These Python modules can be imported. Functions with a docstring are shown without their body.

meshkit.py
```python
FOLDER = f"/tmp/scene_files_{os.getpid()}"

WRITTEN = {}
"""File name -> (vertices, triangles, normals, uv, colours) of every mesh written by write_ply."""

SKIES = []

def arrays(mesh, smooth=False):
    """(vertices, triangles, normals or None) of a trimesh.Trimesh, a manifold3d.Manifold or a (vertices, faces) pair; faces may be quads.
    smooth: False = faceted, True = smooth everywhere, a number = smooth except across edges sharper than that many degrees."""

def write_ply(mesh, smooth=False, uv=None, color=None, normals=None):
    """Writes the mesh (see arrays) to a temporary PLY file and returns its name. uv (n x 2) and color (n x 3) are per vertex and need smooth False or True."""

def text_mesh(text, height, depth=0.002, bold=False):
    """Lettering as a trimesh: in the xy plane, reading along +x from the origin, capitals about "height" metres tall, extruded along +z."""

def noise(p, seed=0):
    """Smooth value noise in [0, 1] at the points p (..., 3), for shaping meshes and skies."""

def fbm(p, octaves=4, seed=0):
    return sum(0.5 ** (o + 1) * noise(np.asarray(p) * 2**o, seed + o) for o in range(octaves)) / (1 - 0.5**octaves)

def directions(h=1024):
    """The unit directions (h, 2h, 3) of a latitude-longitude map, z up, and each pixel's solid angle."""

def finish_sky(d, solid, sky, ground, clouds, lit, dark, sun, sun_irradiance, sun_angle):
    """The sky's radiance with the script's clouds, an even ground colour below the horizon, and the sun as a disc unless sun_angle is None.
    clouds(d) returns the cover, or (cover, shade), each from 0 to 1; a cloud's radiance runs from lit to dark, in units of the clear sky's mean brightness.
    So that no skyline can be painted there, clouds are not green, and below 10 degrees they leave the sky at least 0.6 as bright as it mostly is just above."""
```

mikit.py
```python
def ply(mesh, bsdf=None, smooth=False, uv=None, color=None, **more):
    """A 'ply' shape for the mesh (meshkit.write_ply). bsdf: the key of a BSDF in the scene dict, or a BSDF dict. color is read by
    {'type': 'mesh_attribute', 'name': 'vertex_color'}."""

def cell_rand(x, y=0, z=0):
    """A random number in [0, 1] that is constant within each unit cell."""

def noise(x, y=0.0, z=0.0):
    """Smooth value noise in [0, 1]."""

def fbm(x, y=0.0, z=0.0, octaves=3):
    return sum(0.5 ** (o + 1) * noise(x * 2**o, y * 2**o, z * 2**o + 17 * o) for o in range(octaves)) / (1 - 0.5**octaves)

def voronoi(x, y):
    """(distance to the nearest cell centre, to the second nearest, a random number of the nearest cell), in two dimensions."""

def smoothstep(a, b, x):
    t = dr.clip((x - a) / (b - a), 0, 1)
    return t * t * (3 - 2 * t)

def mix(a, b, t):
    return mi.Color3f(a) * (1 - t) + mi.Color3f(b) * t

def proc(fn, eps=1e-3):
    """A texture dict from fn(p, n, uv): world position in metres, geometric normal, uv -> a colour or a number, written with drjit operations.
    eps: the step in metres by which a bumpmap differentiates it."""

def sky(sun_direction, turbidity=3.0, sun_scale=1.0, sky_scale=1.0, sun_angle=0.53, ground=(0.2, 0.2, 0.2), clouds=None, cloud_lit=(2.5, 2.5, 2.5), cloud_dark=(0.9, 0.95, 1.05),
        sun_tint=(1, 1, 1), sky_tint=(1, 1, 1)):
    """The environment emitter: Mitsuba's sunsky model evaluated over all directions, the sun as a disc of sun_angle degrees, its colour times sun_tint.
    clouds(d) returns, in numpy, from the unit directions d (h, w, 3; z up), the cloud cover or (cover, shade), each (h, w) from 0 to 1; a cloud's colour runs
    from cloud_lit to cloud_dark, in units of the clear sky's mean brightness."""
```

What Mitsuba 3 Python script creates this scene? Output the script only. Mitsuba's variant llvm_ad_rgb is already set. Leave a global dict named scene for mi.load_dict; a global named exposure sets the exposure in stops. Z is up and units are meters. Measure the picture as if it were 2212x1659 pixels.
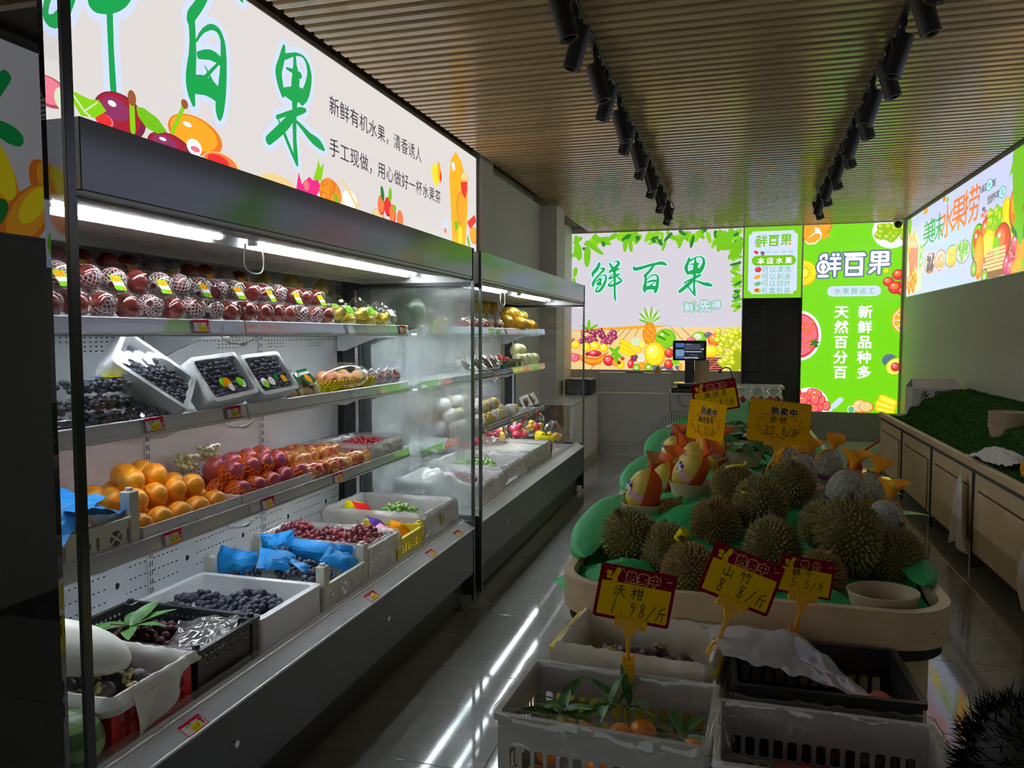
# A fruit shop at night: open chillers on the left, a display island, lit sign boxes, a slatted ceiling.
import math, random
import numpy as np, trimesh, shapely, mapbox_earcut
from shapely import affinity
from shapely.geometry import Polygon, Point, LineString, box as sbox
import drjit as dr, mitsuba as mi, mikit, meshkit
from mikit import noise, fbm, voronoi, cell_rand, smoothstep, mix

T = mi.ScalarTransform4f
scene, labels = {}, {}
rng = np.random.default_rng(7)
PI = math.pi

# ------------------------------------------------------------------ camera, light, exposure
EYE = np.array([0, 0, 1.54])
_yaw, _pitch, _roll = -0.27799, -0.063184, 0.000378
_F = np.array([math.sin(_yaw)*math.cos(_pitch), math.cos(_yaw)*math.cos(_pitch), math.sin(_pitch)])
_R = np.array([math.cos(_yaw), -math.sin(_yaw), 0]); _U = np.cross(_R, _F)
_U = _U*math.cos(_roll) - _R*math.sin(_roll)
scene['camera'] = {'type': 'perspective', 'fov': 2*math.degrees(math.atan(1106/1668.04)), 'fov_axis': 'x', 'near_clip': 0.05, 'far_clip': 100.0,
                   'to_world': T().look_at(origin=EYE.tolist(), target=(EYE+_F).tolist(), up=_U.tolist())}
exposure = 0.0
SIGN = 1.12          # brightness of the lit sign boxes
TUBE = 34.0          # radiance of the chillers' LED tubes under the canopies
SHELF_TUBE = 15.0    # radiance of the LED strips under the shelves
STREET = 0.55       # the night street outside the open shop front
scene['street_light'] = {'type': 'constant', 'radiance': {'type': 'rgb', 'value': [STREET*0.95, STREET, STREET*1.0]}}

# ------------------------------------------------------------------ helpers
def lin(c):
    return [((x/255)/12.92 if x <= 10 else ((x/255+0.055)/1.055)**2.4) for x in c]

def mesh(v, f):
    v = np.asarray(v, float); f = np.asarray(f, int)
    if f.ndim == 2 and f.shape[1] == 4: f = np.vstack([f[:, [0, 1, 2]], f[:, [0, 2, 3]]])
    return trimesh.Trimesh(v, f, process=False)

def cat(*ms):
    ms = [m for x in ms for m in (x if isinstance(x, (list, tuple)) else [x])]
    vs, fs, n = [], [], 0
    for m in ms:
        vs.append(np.asarray(m.vertices)); fs.append(np.asarray(m.faces)+n); n += len(vs[-1])
    return mesh(np.vstack(vs), np.vstack(fs))

_BF = np.array([[0, 2, 3, 1], [4, 5, 7, 6], [0, 1, 5, 4], [2, 6, 7, 3], [0, 4, 6, 2], [1, 3, 7, 5]])
def bx(x0, x1, y0, y1, z0, z1, c=0.0):
    """A box; with c its edges are chamfered."""
    if c <= 0:
        return mesh([[x, y, z] for z in (z0, z1) for y in (y0, y1) for x in (x0, x1)], _BF)
    c = min(c, (x1-x0)/2.01, (y1-y0)/2.01, (z1-z0)/2.01)
    p = []
    for x, sx in ((x0, 1), (x1, -1)):
        for y, sy in ((y0, 1), (y1, -1)):
            for z, sz in ((z0, 1), (z1, -1)):
                p += [[x, y+sy*c, z+sz*c], [x+sx*c, y, z+sz*c], [x+sx*c, y+sy*c, z]]
    return trimesh.convex.convex_hull(np.array(p))

def tube(pts, r, n=8, closed=False, caps=True):
    p = np.asarray(pts, float); k = len(p); r = np.broadcast_to(np.asarray(r, float), (k,))
    t = np.gradient(p, axis=0); t /= np.linalg.norm(t, axis=1, keepdims=True)+1e-12
    ref = np.array([0, 0, 1.0]) if abs(t[0][2]) < 0.9 else np.array([1.0, 0, 0])
    a = np.cross(t[0], ref); a /= np.linalg.norm(a); A = [a]
    for i in range(1, k):
        a = A[-1]-t[i]*(A[-1] @ t[i]); A.append(a/(np.linalg.norm(a)+1e-12))
    A = np.array(A); Bn = np.cross(t, A); th = np.arange(n)*2*PI/n
    v = p[:, None]+r[:, None, None]*(np.cos(th)[None, :, None]*A[:, None]+np.sin(th)[None, :, None]*Bn[:, None])
    i, j = np.meshgrid(np.arange(k-1), np.arange(n), indexing='ij')
    f = np.stack([i*n+j, i*n+(j+1) % n, (i+1)*n+(j+1) % n, (i+1)*n+j], -1).reshape(-1, 4)
    m = mesh(v.reshape(-1, 3), f)
    if caps:
        c0, c1 = len(m.vertices), len(m.vertices)+1; j = np.arange(n); b = (k-1)*n
        ff = np.vstack([m.faces, np.stack([np.full(n, c0), (j+1) % n, j], 1), np.stack([np.full(n, c1), b+j, b+(j+1) % n], 1)])
        m = mesh(np.vstack([m.vertices, p[:1], p[-1:]]), ff)
    return m

def lathe(prof, n=24):
    """Revolves (r, z) points, given from bottom to top on the outside, about z."""
    p = np.asarray(prof, float); k = len(p); th = np.arange(n)*2*PI/n
    v = np.stack([p[:, None, 0]*np.cos(th), p[:, None, 0]*np.sin(th), np.broadcast_to(p[:, None, 1], (k, n))], -1).reshape(-1, 3)
    i, j = np.meshgrid(np.arange(k-1), np.arange(n), indexing='ij')
    return mesh(v, np.stack([i*n+j, i*n+(j+1) % n, (i+1)*n+(j+1) % n, (i+1)*n+j], -1).reshape(-1, 4))

def ball(r=1.0, sub=2, sx=1, sy=1, sz=1):
    m = trimesh.creation.icosphere(subdivisions=sub, radius=r); m.vertices = m.vertices*[sx, sy, sz]; return m

def grid(fn, nu, nv):
    """A sheet: fn(u, v) on arrays in [0, 1] gives x, y, z."""
    u, v = np.meshgrid(np.linspace(0, 1, nu+1), np.linspace(0, 1, nv+1), indexing='ij')
    p = np.stack([np.broadcast_to(x, u.shape) for x in fn(u, v)], -1).reshape(-1, 3)
    i, j = np.meshgrid(np.arange(nu), np.arange(nv), indexing='ij'); w = nv+1
    return mesh(p, np.stack([i*w+j, (i+1)*w+j, (i+1)*w+j+1, i*w+j+1], -1).reshape(-1, 4))

def tri2(g):
    """Triangulates a shapely polygon: (points, triangles)."""
    vs, fs, n = [], [], 0
    for q in getattr(g, 'geoms', [g]):
        if q.geom_type != 'Polygon' or q.area < 1e-9: continue
        q = shapely.geometry.polygon.orient(q)
        rings = [np.array(q.exterior.coords)[:-1]]+[np.array(r.coords)[:-1] for r in q.interiors]
        p = np.vstack(rings); t = np.asarray(mapbox_earcut.triangulate_float64(p, np.cumsum([len(r) for r in rings]).astype(np.uint32))).reshape(-1, 3)
        vs.append(p); fs.append(t.astype(int)+n); n += len(p)
    if not vs: return None
    return np.vstack(vs), np.vstack(fs)

def prism(g, d):
    """A shapely polygon extruded from z = 0 to d."""
    ms = []
    for q in getattr(g, 'geoms', [g]):
        if q.geom_type == 'Polygon' and q.area > 1e-9:
            ms.append(trimesh.creation.extrude_polygon(shapely.geometry.polygon.orient(q), d, engine='earcut'))
    return cat(ms)

def mv(m, loc=(0, 0, 0), rot=None, s=None):
    """A moved copy: scaled, turned by rot (degrees about x, then y, then z), shifted."""
    v = np.array(m.vertices, float)
    if s is not None: v = v*s
    if rot is not None: v = v @ R3(*rot).T
    return mesh(v+np.asarray(loc, float), m.faces)

def R3(ax=0, ay=0, az=0):
    a, b, c = np.radians([ax, ay, az])
    X = np.array([[1, 0, 0], [0, math.cos(a), -math.sin(a)], [0, math.sin(a), math.cos(a)]])
    Y = np.array([[math.cos(b), 0, math.sin(b)], [0, 1, 0], [-math.sin(b), 0, math.cos(b)]])
    Z = np.array([[math.cos(c), -math.sin(c), 0], [math.sin(c), math.cos(c), 0], [0, 0, 1]])
    return Z @ Y @ X

def TM(loc=(0, 0, 0), rot=(0, 0, 0), s=1.0):
    m = np.eye(4); m[:3, :3] = R3(*rot) @ np.diag(np.broadcast_to(np.asarray(s, float), (3,))); m[:3, 3] = loc; return m

def rough(m, amp, freq, seed=0):
    """Pushes vertices along their normals by smooth noise."""
    v = np.array(m.vertices, float); n = np.array(trimesh.Trimesh(v, m.faces, process=False).vertex_normals)
    return mesh(v+n*((meshkit.fbm(v*freq+7.3, 3, seed)-0.5)*2*amp)[:, None], m.faces)

def frame_m(o, x, y, z):
    m = np.eye(4); m[:3, 0], m[:3, 1], m[:3, 2], m[:3, 3] = x, y, z, o; return m

# ------------------------------------------------------------------ the scene's entries
_used = set()
def numbered(k):
    if k not in _used: _used.add(k); return k
    i = 1
    while f'{k}_{i:03d}' in _used: i += 1
    k = f'{k}_{i:03d}'; _used.add(k); return k

def say(key, label=None, category=None, group=None, kind=None):
    d = {k: v for k, v in (('label', label), ('category', category), ('group', group), ('kind', kind)) if v}
    if d: labels.setdefault(key, {}).update(d)

def thing(name, label, category, group=None):
    key = numbered(name); say(key, label, category, group); return key

def obj(name, m, mat, parent=None, label=None, category=None, group=None, kind=None, smooth=False, at=None, **more):
    key = numbered(parent+'__'+name if parent else name)
    d = m if isinstance(m, dict) else mikit.ply(m, mat, smooth, **more)
    if at is not None: d = {**d, 'to_world': T(np.asarray(at, float).tolist())}
    scene[key] = d; say(key, label, category, group, kind); return key

def struct(name, m, mat, parent=None, **kw):
    return obj(name, m, mat, parent, kind=None if parent else 'structure', **kw)

def kit(*parts):
    """Parts shared by copies: (name, mesh, material, smooth)."""
    return [(p[0], mikit.ply(p[1], p[2], p[3] if len(p) > 3 else False), p[4] if len(p) > 4 else None) for p in parts]

def place(k, name, at, label, category, group=None, skip=()):
    key = numbered(name); say(key, label, category, group); m = np.asarray(at, float)
    if m.shape != (4, 4): m = TM(m)
    tw = T(m.tolist())
    if len(k) == 1 and k[0][0] == '':
        scene[key] = {**k[0][1], 'to_world': tw}
    else:
        for n, d, lb in k:
            if n in skip: continue
            kk = numbered(key+'__'+n); scene[kk] = {**d, 'to_world': tw}
            if lb: say(kk, lb)
    return key

# ------------------------------------------------------------------ materials
def rgb(c): return {'type': 'rgb', 'value': [float(x) for x in c]}
def col(c): return rgb(lin(c)) if max(c) > 1 else rgb(c)
def mat(key, c, r=0.5, spec=0.5, metal=0.0, two=False, bump=None, **kw):
    d = {'type': 'principled', 'base_color': c if isinstance(c, dict) else col(c), 'roughness': r if isinstance(r, dict) else float(r), 'specular': float(spec), **kw}
    if metal: d['metallic'] = float(metal)
    if bump: d = {'type': 'bumpmap', 'arbitrary': bump[0], 'bsdf': d, 'scale': bump[1]}
    if two: d = {'type': 'twosided', 'bsdf': d}
    scene[key] = d; return key
def flat(key, c, two=True):
    d = {'type': 'diffuse', 'reflectance': c if isinstance(c, dict) else col(c)}
    scene[key] = {'type': 'twosided', 'bsdf': d} if two else d; return key

def _marble(p, n, uv):
    a = fbm(p.x*1.3+3.1, p.y*1.3, p.z*1.3, 4); b = fbm(p.x*2.1-p.y*3.3+a*2.5, p.y*2.0, p.z*2, 3)
    v = smoothstep(0.47, 0.5, b)*(1-smoothstep(0.5, 0.54, b)); k = cell_rand(dr.floor((p.x+0.825)/0.75), dr.floor((p.y-3.25)/0.75), 3)
    return mix((0.215, 0.22, 0.215), (0.33, 0.335, 0.325), a)*(0.94+0.12*k)+mi.Color3f(0.10)*v*a
mat('m_tile', mikit.proc(_marble), 0.055, 0.55)
mat('m_grout', (0.11, 0.11, 0.105), 0.8, 0.2)
def _slat(p, n, uv):
    row = dr.floor(p.y/0.095); k = cell_rand(row, dr.floor(p.x/1.9+cell_rand(row, 5, 0)), 1)
    g = fbm(p.x*3.0+k*17, p.y*120.0, p.z*120.0, 3); h = fbm(p.x*0.8+k*9, p.y*30, p.z*30, 2)
    return mix((0.42, 0.30, 0.155), (0.66, 0.50, 0.29), 0.55*g+0.45*h)*(0.86+0.28*k)
mat('m_slat', mikit.proc(_slat), 0.2, 0.55)
mat('m_ceiling_dark', (0.10, 0.07, 0.045), 0.6, 0.3)
def _wood(p, n, uv):
    g = fbm(p.x*6+p.y*6, p.y*0.7, p.z*70.0, 3)*0.5+fbm(p.x*2, p.y*2.0, p.z*14, 2)*0.5
    return mix((0.50, 0.36, 0.205), (0.64, 0.49, 0.30), g)
mat('m_wood', mikit.proc(_wood), 0.38, 0.4)
def _woodv(p, n, uv):
    g = fbm(p.x*60, p.y*60, p.z*2.0, 3)*0.6+fbm(p.x*9, p.y*9, p.z*0.7, 2)*0.4
    return mix((0.50, 0.37, 0.21), (0.64, 0.49, 0.30), g)
mat('m_wood_upright', mikit.proc(_woodv), 0.42, 0.4)
mat('m_wall', (0.60, 0.60, 0.575), 0.55, 0.3)
mat('m_wall_side', (0.56, 0.56, 0.52), 0.6, 0.3)
mat('m_wall_tile', (0.30, 0.32, 0.29), 0.2, 0.5)
mat('m_black', (0.012, 0.013, 0.014), 0.35, 0.4)
mat('m_black_matt', (0.010, 0.010, 0.011), 0.7, 0.3)
mat('m_dark_metal', (0.032, 0.038, 0.042), 0.30, 0.55)
mat('m_band', (0.045, 0.05, 0.056), 0.12, 0.9)
mat('m_canopy', (0.13, 0.14, 0.13), 0.45, 0.4)
mat('m_white_metal', (0.74, 0.77, 0.79), 0.35, 0.4)
mat('m_grey_metal', (0.42, 0.44, 0.45), 0.25, 0.5)
mat('m_alu', (0.75, 0.76, 0.77), 0.22, 0.5, 0.85)
mat('m_chrome', (0.8, 0.8, 0.8), 0.12, 0.5, 1.0)
mat('m_white', (0.78, 0.78, 0.76), 0.5, 0.3)
mat('m_white_gloss', (0.76, 0.76, 0.75), 0.15, 0.5)
mat('m_foam', (0.80, 0.82, 0.83), 0.7, 0.2)
mat('m_cream', (0.62, 0.62, 0.52), 0.4, 0.4)
mat('m_yellow_clip', (0.80, 0.40, 0.012), 0.35, 0.45)
mat('m_yellow', (0.72, 0.62, 0.03), 0.35, 0.45)
mat('m_red', (0.60, 0.015, 0.02), 0.35, 0.45)
mat('m_grey_crate', (0.42, 0.42, 0.39), 0.4, 0.4)
mat('m_black_crate', (0.014, 0.015, 0.016), 0.3, 0.5)
mat('m_bowl', (0.47, 0.36, 0.24), 0.5, 0.35, two=True)
mat('m_bowl_stack', (0.42, 0.29, 0.15), 0.6, 0.3, two=True)
mat('m_paper', (0.76, 0.75, 0.70), 0.6, 0.25, two=True)
mat('m_cream_paper', (0.74, 0.70, 0.58), 0.6, 0.25, two=True)
mat('m_blue_paper', (0.012, 0.28, 0.74), 0.5, 0.3, two=True)
mat('m_carton', (0.66, 0.66, 0.68), 0.6, 0.25, two=True)
# clear things
scene['m_pane'] = {'type': 'thindielectric', 'int_ior': 1.5}
scene['m_film'] = {'type': 'thindielectric', 'int_ior': 1.5}
scene['m_clear_shell'] = {'type': 'thindielectric', 'int_ior': 1.45}
scene['m_film_milky'] = {'type': 'blendbsdf', 'weight': 0.22, 'a': {'type': 'thindielectric', 'int_ior': 1.5}, 'b': {'type': 'twosided', 'bsdf': {'type': 'diffuse', 'reflectance': rgb((0.75, 0.75, 0.75))}}}
scene['m_bag'] = {'type': 'blendbsdf', 'weight': 0.62, 'a': {'type': 'thindielectric', 'int_ior': 1.5}, 'b': {'type': 'twosided', 'bsdf': {'type': 'diffuse', 'reflectance': rgb((0.62, 0.60, 0.60))}}}
def _fog(p, n, uv):
    h = 0.5+0.5*dr.cos((p.x+1.62)*4.2)
    a = fbm(p.x*5, p.z*3.2, p.y, 3); b = noise(p.x*90, p.z*14, 0)*0.25
    return dr.clip(0.16+1.5*(a-0.34)*h+b*0.3, 0.05, 0.93)
scene['m_foggy_pane'] = {'type': 'blendbsdf', 'weight': mikit.proc(_fog), 'a': {'type': 'thindielectric', 'int_ior': 1.5},
    'b': {'type': 'principledthin', 'base_color': rgb((0.80, 0.90, 0.90)), 'roughness': 0.45, 'spec_trans': 0.62, 'diff_trans': 1.35, 'eta': 1.33}}

# ------------------------------------------------------------------ lettering and flat print of the lit sign boxes
GLYPHS = {   # outlines on a grid of 90 to the em
'新': [[42,12,45,20,49,34,50,82,68,86,78,89,83,84,82,84,56,77,56,60,86,60,86,54,77,53,76,8,70,8,69,53,56,53,55,35,51,17,47,9],[4,55,4,60,15,61,12,73,17,75,6,76,6,81,23,81,20,89,25,91,26,90,31,81,45,81,45,76,35,75,40,73,36,61,46,60,46,55,29,54,29,46,45,45,45,40,29,39,29,15,27,11,17,9,15,15,22,15,22,39,5,40,5,45,22,46,22,54],[17,75,20,64,20,62,18,61,29,61,34,75],[33,34,37,36,37,36,43,25,44,22,40,20],[4,21,8,27,12,36,17,35,17,34,16,30,9,18]],
'鲜': [[44,29,44,34,62,35,62,47,46,48,47,53,62,54,62,66,45,67,45,72,68,73,75,89,81,88,81,87,74,73,85,72,85,67,69,66,69,54,83,53,83,48,69,47,69,35,86,34,86,29,69,28,68,7,62,7,62,28],[49,86,50,88,53,88,59,77,54,75],[6,12,5,18,7,18,42,22,42,16],[4,64,11,76,17,90,23,90,22,83,36,83,39,81,33,68,41,67,41,28,8,28,8,60],[26,34,35,34,35,45,27,45],[27,62,27,51,35,51,35,62],[19,77,14,68,27,68,31,77],[14,34,22,34,22,45,14,45],[22,62,14,62,14,51,22,51]],
'有': [[4,42,17,54,28,71,28,72,6,73,6,79,31,79,35,90,42,89,39,79,84,79,84,73,36,72,31,63,74,62,74,13,70,9,55,8,53,13,53,14,66,14,67,16,67,25,30,26,29,8,23,8,23,50,8,37],[30,32,67,32,67,40,30,40],[30,47,67,47,67,55,67,56,30,56]],
'机': [[32,12,40,25,43,37,45,53,45,85,75,85,75,16,76,15,81,15,82,16,83,31,88,29,88,19,86,11,83,9,75,8,71,10,69,13,68,79,52,79,51,51,48,29,46,22,38,9,36,8],[3,30,11,45,18,64,18,65,5,65,5,71,19,72,20,90,26,90,26,72,40,71,39,65,26,65,26,57,40,41,36,36,29,46,26,48,26,8,20,8,19,49,12,33,6,25]],
'水': [[31,7,29,14,41,15,42,90,48,90,49,68,56,55,63,61,73,73,79,69,73,62,60,48,73,33,87,23,83,17,75,22,59,38,49,53,49,16,47,10,42,8],[4,21,11,28,19,37,24,48,28,60,7,61,7,67,33,68,36,66,36,64,32,48,22,30,9,16]],
'果': [[4,16,21,24,35,36,6,37,6,42,41,43,41,50,15,50,15,86,76,86,76,51,49,50,49,43,84,42,84,37,55,36,68,26,79,20,86,17,86,16,82,11,66,19,49,33,48,8,42,8,41,33,28,21,11,12,8,11],[48,56,69,56,69,65,49,65],[48,71,69,71,69,80,49,80],[21,56,41,56,41,65,21,65],[21,72,22,71,41,71,41,80,21,80]],
'，': [[13,9,13,10,20,15,23,22,23,23,19,24,16,26,16,32,19,35,25,35,28,33,29,29,29,21,28,17,25,13,20,8,14,5]],
'清': [[26,56,26,61,51,61,51,67,31,68,31,72,51,73,51,78,29,79,29,83,51,84,52,90,58,90,59,84,82,83,82,79,59,78,59,73,80,72,80,68,59,67,59,61,85,61,85,56],[32,50,77,50,77,11,73,8,62,8,60,13,71,14,71,21,39,21,39,8,33,8],[39,27,71,27,71,34,39,34],[39,39,71,39,71,45,39,45],[6,13,20,41,21,41,25,38,12,9],[8,84,12,89,23,82,25,80,25,79,22,75,16,79],[4,60,5,62,7,65,19,58,22,55,18,51]],
'香': [[4,43,24,55,34,63,5,64,5,69,41,70,41,79,14,78,13,83,46,86,70,90,75,85,74,84,49,80,49,70,85,69,85,64,56,63,70,53,86,44,82,39,73,43,73,8,66,8,66,10,25,10,25,8,19,8,18,43,8,38],[30,52,19,43,73,43,61,51,49,62,48,46,42,46,41,63],[25,16,66,16,66,24,25,24],[25,30,66,30,66,37,25,37]],
'诱': [[30,51,42,59,49,66,34,67,34,73,55,73,55,81,37,80,35,85,60,87,75,90,80,85,76,84,63,82,62,73,85,73,85,67,68,67,77,58,86,52,82,47,73,53,63,64,62,49,56,49,55,64,46,54,36,47,34,47],[36,46,71,46,69,35,82,34,81,18,78,10,75,8,62,8,60,13,73,14,74,17,76,29,61,29,63,40,53,40,50,26,47,18,42,12,35,8,31,12,36,15,41,21,44,27,46,38,46,40,36,40],[4,56,4,62,23,62,23,27,24,27,32,33,34,28,33,26,23,18,16,12,12,17,16,23,16,56],[11,84,15,88,26,76,26,74,22,71]],
'人': [[4,13,15,21,24,29,29,36,35,49,38,61,40,73,41,90,48,90,48,76,49,69,56,46,67,29,76,21,86,14,86,14,81,9,71,15,64,21,55,34,45,57,40,43,29,24,21,16,10,8]],
'手': [[5,37,5,43,41,44,41,58,10,59,11,65,41,65,41,79,12,77,11,83,46,86,65,89,71,90,72,90,75,87,76,85,75,85,49,80,49,65,80,65,80,59,49,58,49,44,86,43,86,37,49,37,48,14,45,10,39,8,25,8,23,14,40,15,41,16,41,37]],
'工': [[5,15,5,21,41,21,41,73,10,74,10,80,81,80,81,74,49,73,49,21,85,21,85,15]],
'现': [[30,12,41,20,46,24,51,33,55,49,56,72,62,72,62,52,61,40,65,39,66,17,67,15,78,16,80,20,81,30,81,30,86,27,85,17,83,13,80,10,64,10,62,11,60,15,59,35,52,22,43,13,35,8,34,8],[39,86,79,86,79,38,73,38,72,80,46,80,45,38,39,38],[5,18,4,24,17,27,17,52,6,52,7,58,17,59,17,78,5,78,5,84,34,84,34,78,24,78,24,59,33,58,33,52,24,52,24,30,35,32,36,27,7,18]],
'做': [[25,67,25,73,37,73,37,89,43,89,44,73,55,73,55,67,44,67,44,50,52,50,51,53,54,59,58,70,63,90,68,89,66,73,86,73,86,67,82,67,79,47,73,31,73,29,78,22,87,13,83,8,76,14,69,23,59,12,53,8,49,12,50,13,55,17,61,23,66,29,59,54,56,48,54,48,53,18,33,17,33,12,27,12,27,49,37,50,37,67],[64,62,67,44,70,38,74,51,76,67,64,67],[33,44,33,24,47,24,47,43],[2,53,12,69,21,89,22,90,27,88,24,80,20,71,20,8,14,8,13,57,5,47]],
'用': [[3,11,9,22,13,35,14,84,80,84,80,15,78,10,71,8,59,8,57,14,73,15,73,35,49,35,49,9,42,9,42,35,20,35,15,19,10,10,8,7],[49,42,73,42,73,56,49,56],[49,63,73,63,73,78,49,78],[21,56,20,42,42,42,42,56],[20,63,42,63,42,78,21,78]],
'心': [[69,58,75,61,82,43,86,27,80,25,76,40],[27,17,27,65,33,65,34,17,36,16,60,16,63,20,64,34,70,31,70,22,67,13,65,11,60,9,35,9,30,11,28,13],[31,83,35,87,36,87,54,73,59,67,55,63,43,73],[4,24,9,42,12,58,18,57,15,35,11,22]],
'好': [[39,46,39,52,59,52,60,63,66,69,72,77,43,78,43,84,79,84,83,81,77,72,67,61,67,52,86,52,86,46,67,45,66,13,64,9,58,8,49,8,46,13,46,14,59,15,59,45],[3,13,10,18,20,29,16,33,6,41,12,65,4,66,4,72,13,72,16,90,22,90,23,89,20,72,36,72,38,71,35,51,29,32,37,24,39,21,35,16,26,25,15,13,7,8],[19,65,14,43,24,37,29,51,31,65]],
'一': [[4,53,86,53,86,46,4,46]],
'杯': [[32,41,32,42,39,47,49,56,56,66,61,76,36,77,36,83,86,83,86,77,69,76,64,66,64,60,68,63,80,52,86,45,88,42,83,39,74,49,64,58,63,8,57,8,57,54,38,37,36,37],[3,30,10,44,18,63,17,65,5,65,5,71,18,72,19,90,25,90,25,72,38,71,37,65,25,65,25,62,36,50,33,45,27,52,25,53,25,8,19,8,18,48,6,25]],
'茶': [[4,47,28,58,36,64,44,74,49,71,49,69,62,59,75,52,87,47,83,42,80,43,63,51,45,64,34,54,13,43,8,42],[6,75,6,81,24,82,25,90,31,90,32,82,58,82,58,90,65,90,65,82,84,81,84,75,65,75,65,67,58,67,58,75,32,75,31,67,25,66,24,75],[57,29,62,33,70,26,81,15,76,11,67,21],[16,37,16,43,41,43,42,54,48,54,49,43,74,43,74,37,49,36,48,12,47,9,43,8,33,7,31,13,41,14,41,36],[8,15,21,27,25,32,31,30,24,20,14,12,12,12]],
'到': [[64,10,62,16,75,17,76,89,82,89,82,15,79,11,77,10],[58,28,58,83,64,83,64,28],[7,79,7,84,52,84,52,79,28,78,18,62,40,64,35,72,35,73,39,75,46,66,52,56,48,53,45,58,43,58,11,55,9,61,13,65,20,78],[7,12,6,18,8,19,26,22,26,37,9,38,9,43,26,44,27,53,33,53,33,44,51,43,51,38,33,37,33,24,36,24,52,26,52,21,8,12]],
'先': [[5,13,14,17,22,24,26,32,29,44,29,45,6,45,6,51,41,52,41,70,23,70,15,56,10,59,17,74,22,88,29,87,26,77,41,77,42,90,48,90,49,77,78,76,78,70,49,70,49,52,84,51,84,45,60,45,60,17,62,16,77,16,79,19,80,28,80,28,86,26,84,15,81,10,78,9,60,9,55,12,53,17,53,45,36,45,32,28,26,18,19,12,9,7]],
'得': [[29,38,65,38,65,46,31,46,32,52,84,52,84,46,73,46,73,38,86,38,86,33,73,32,72,15,70,9,65,8,55,8,53,13,65,14,65,32,30,32],[37,87,80,87,80,58,37,58],[44,63,73,63,73,70,44,70],[44,76,73,76,73,82,44,82],[38,27,41,30,43,30,51,21,53,18,48,15],[2,46,15,58,24,70,30,68,23,57,22,8,16,8,16,48,6,40,5,40],[4,72,11,78,19,85,22,90,29,88,25,82,8,67,7,67]],
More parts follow.
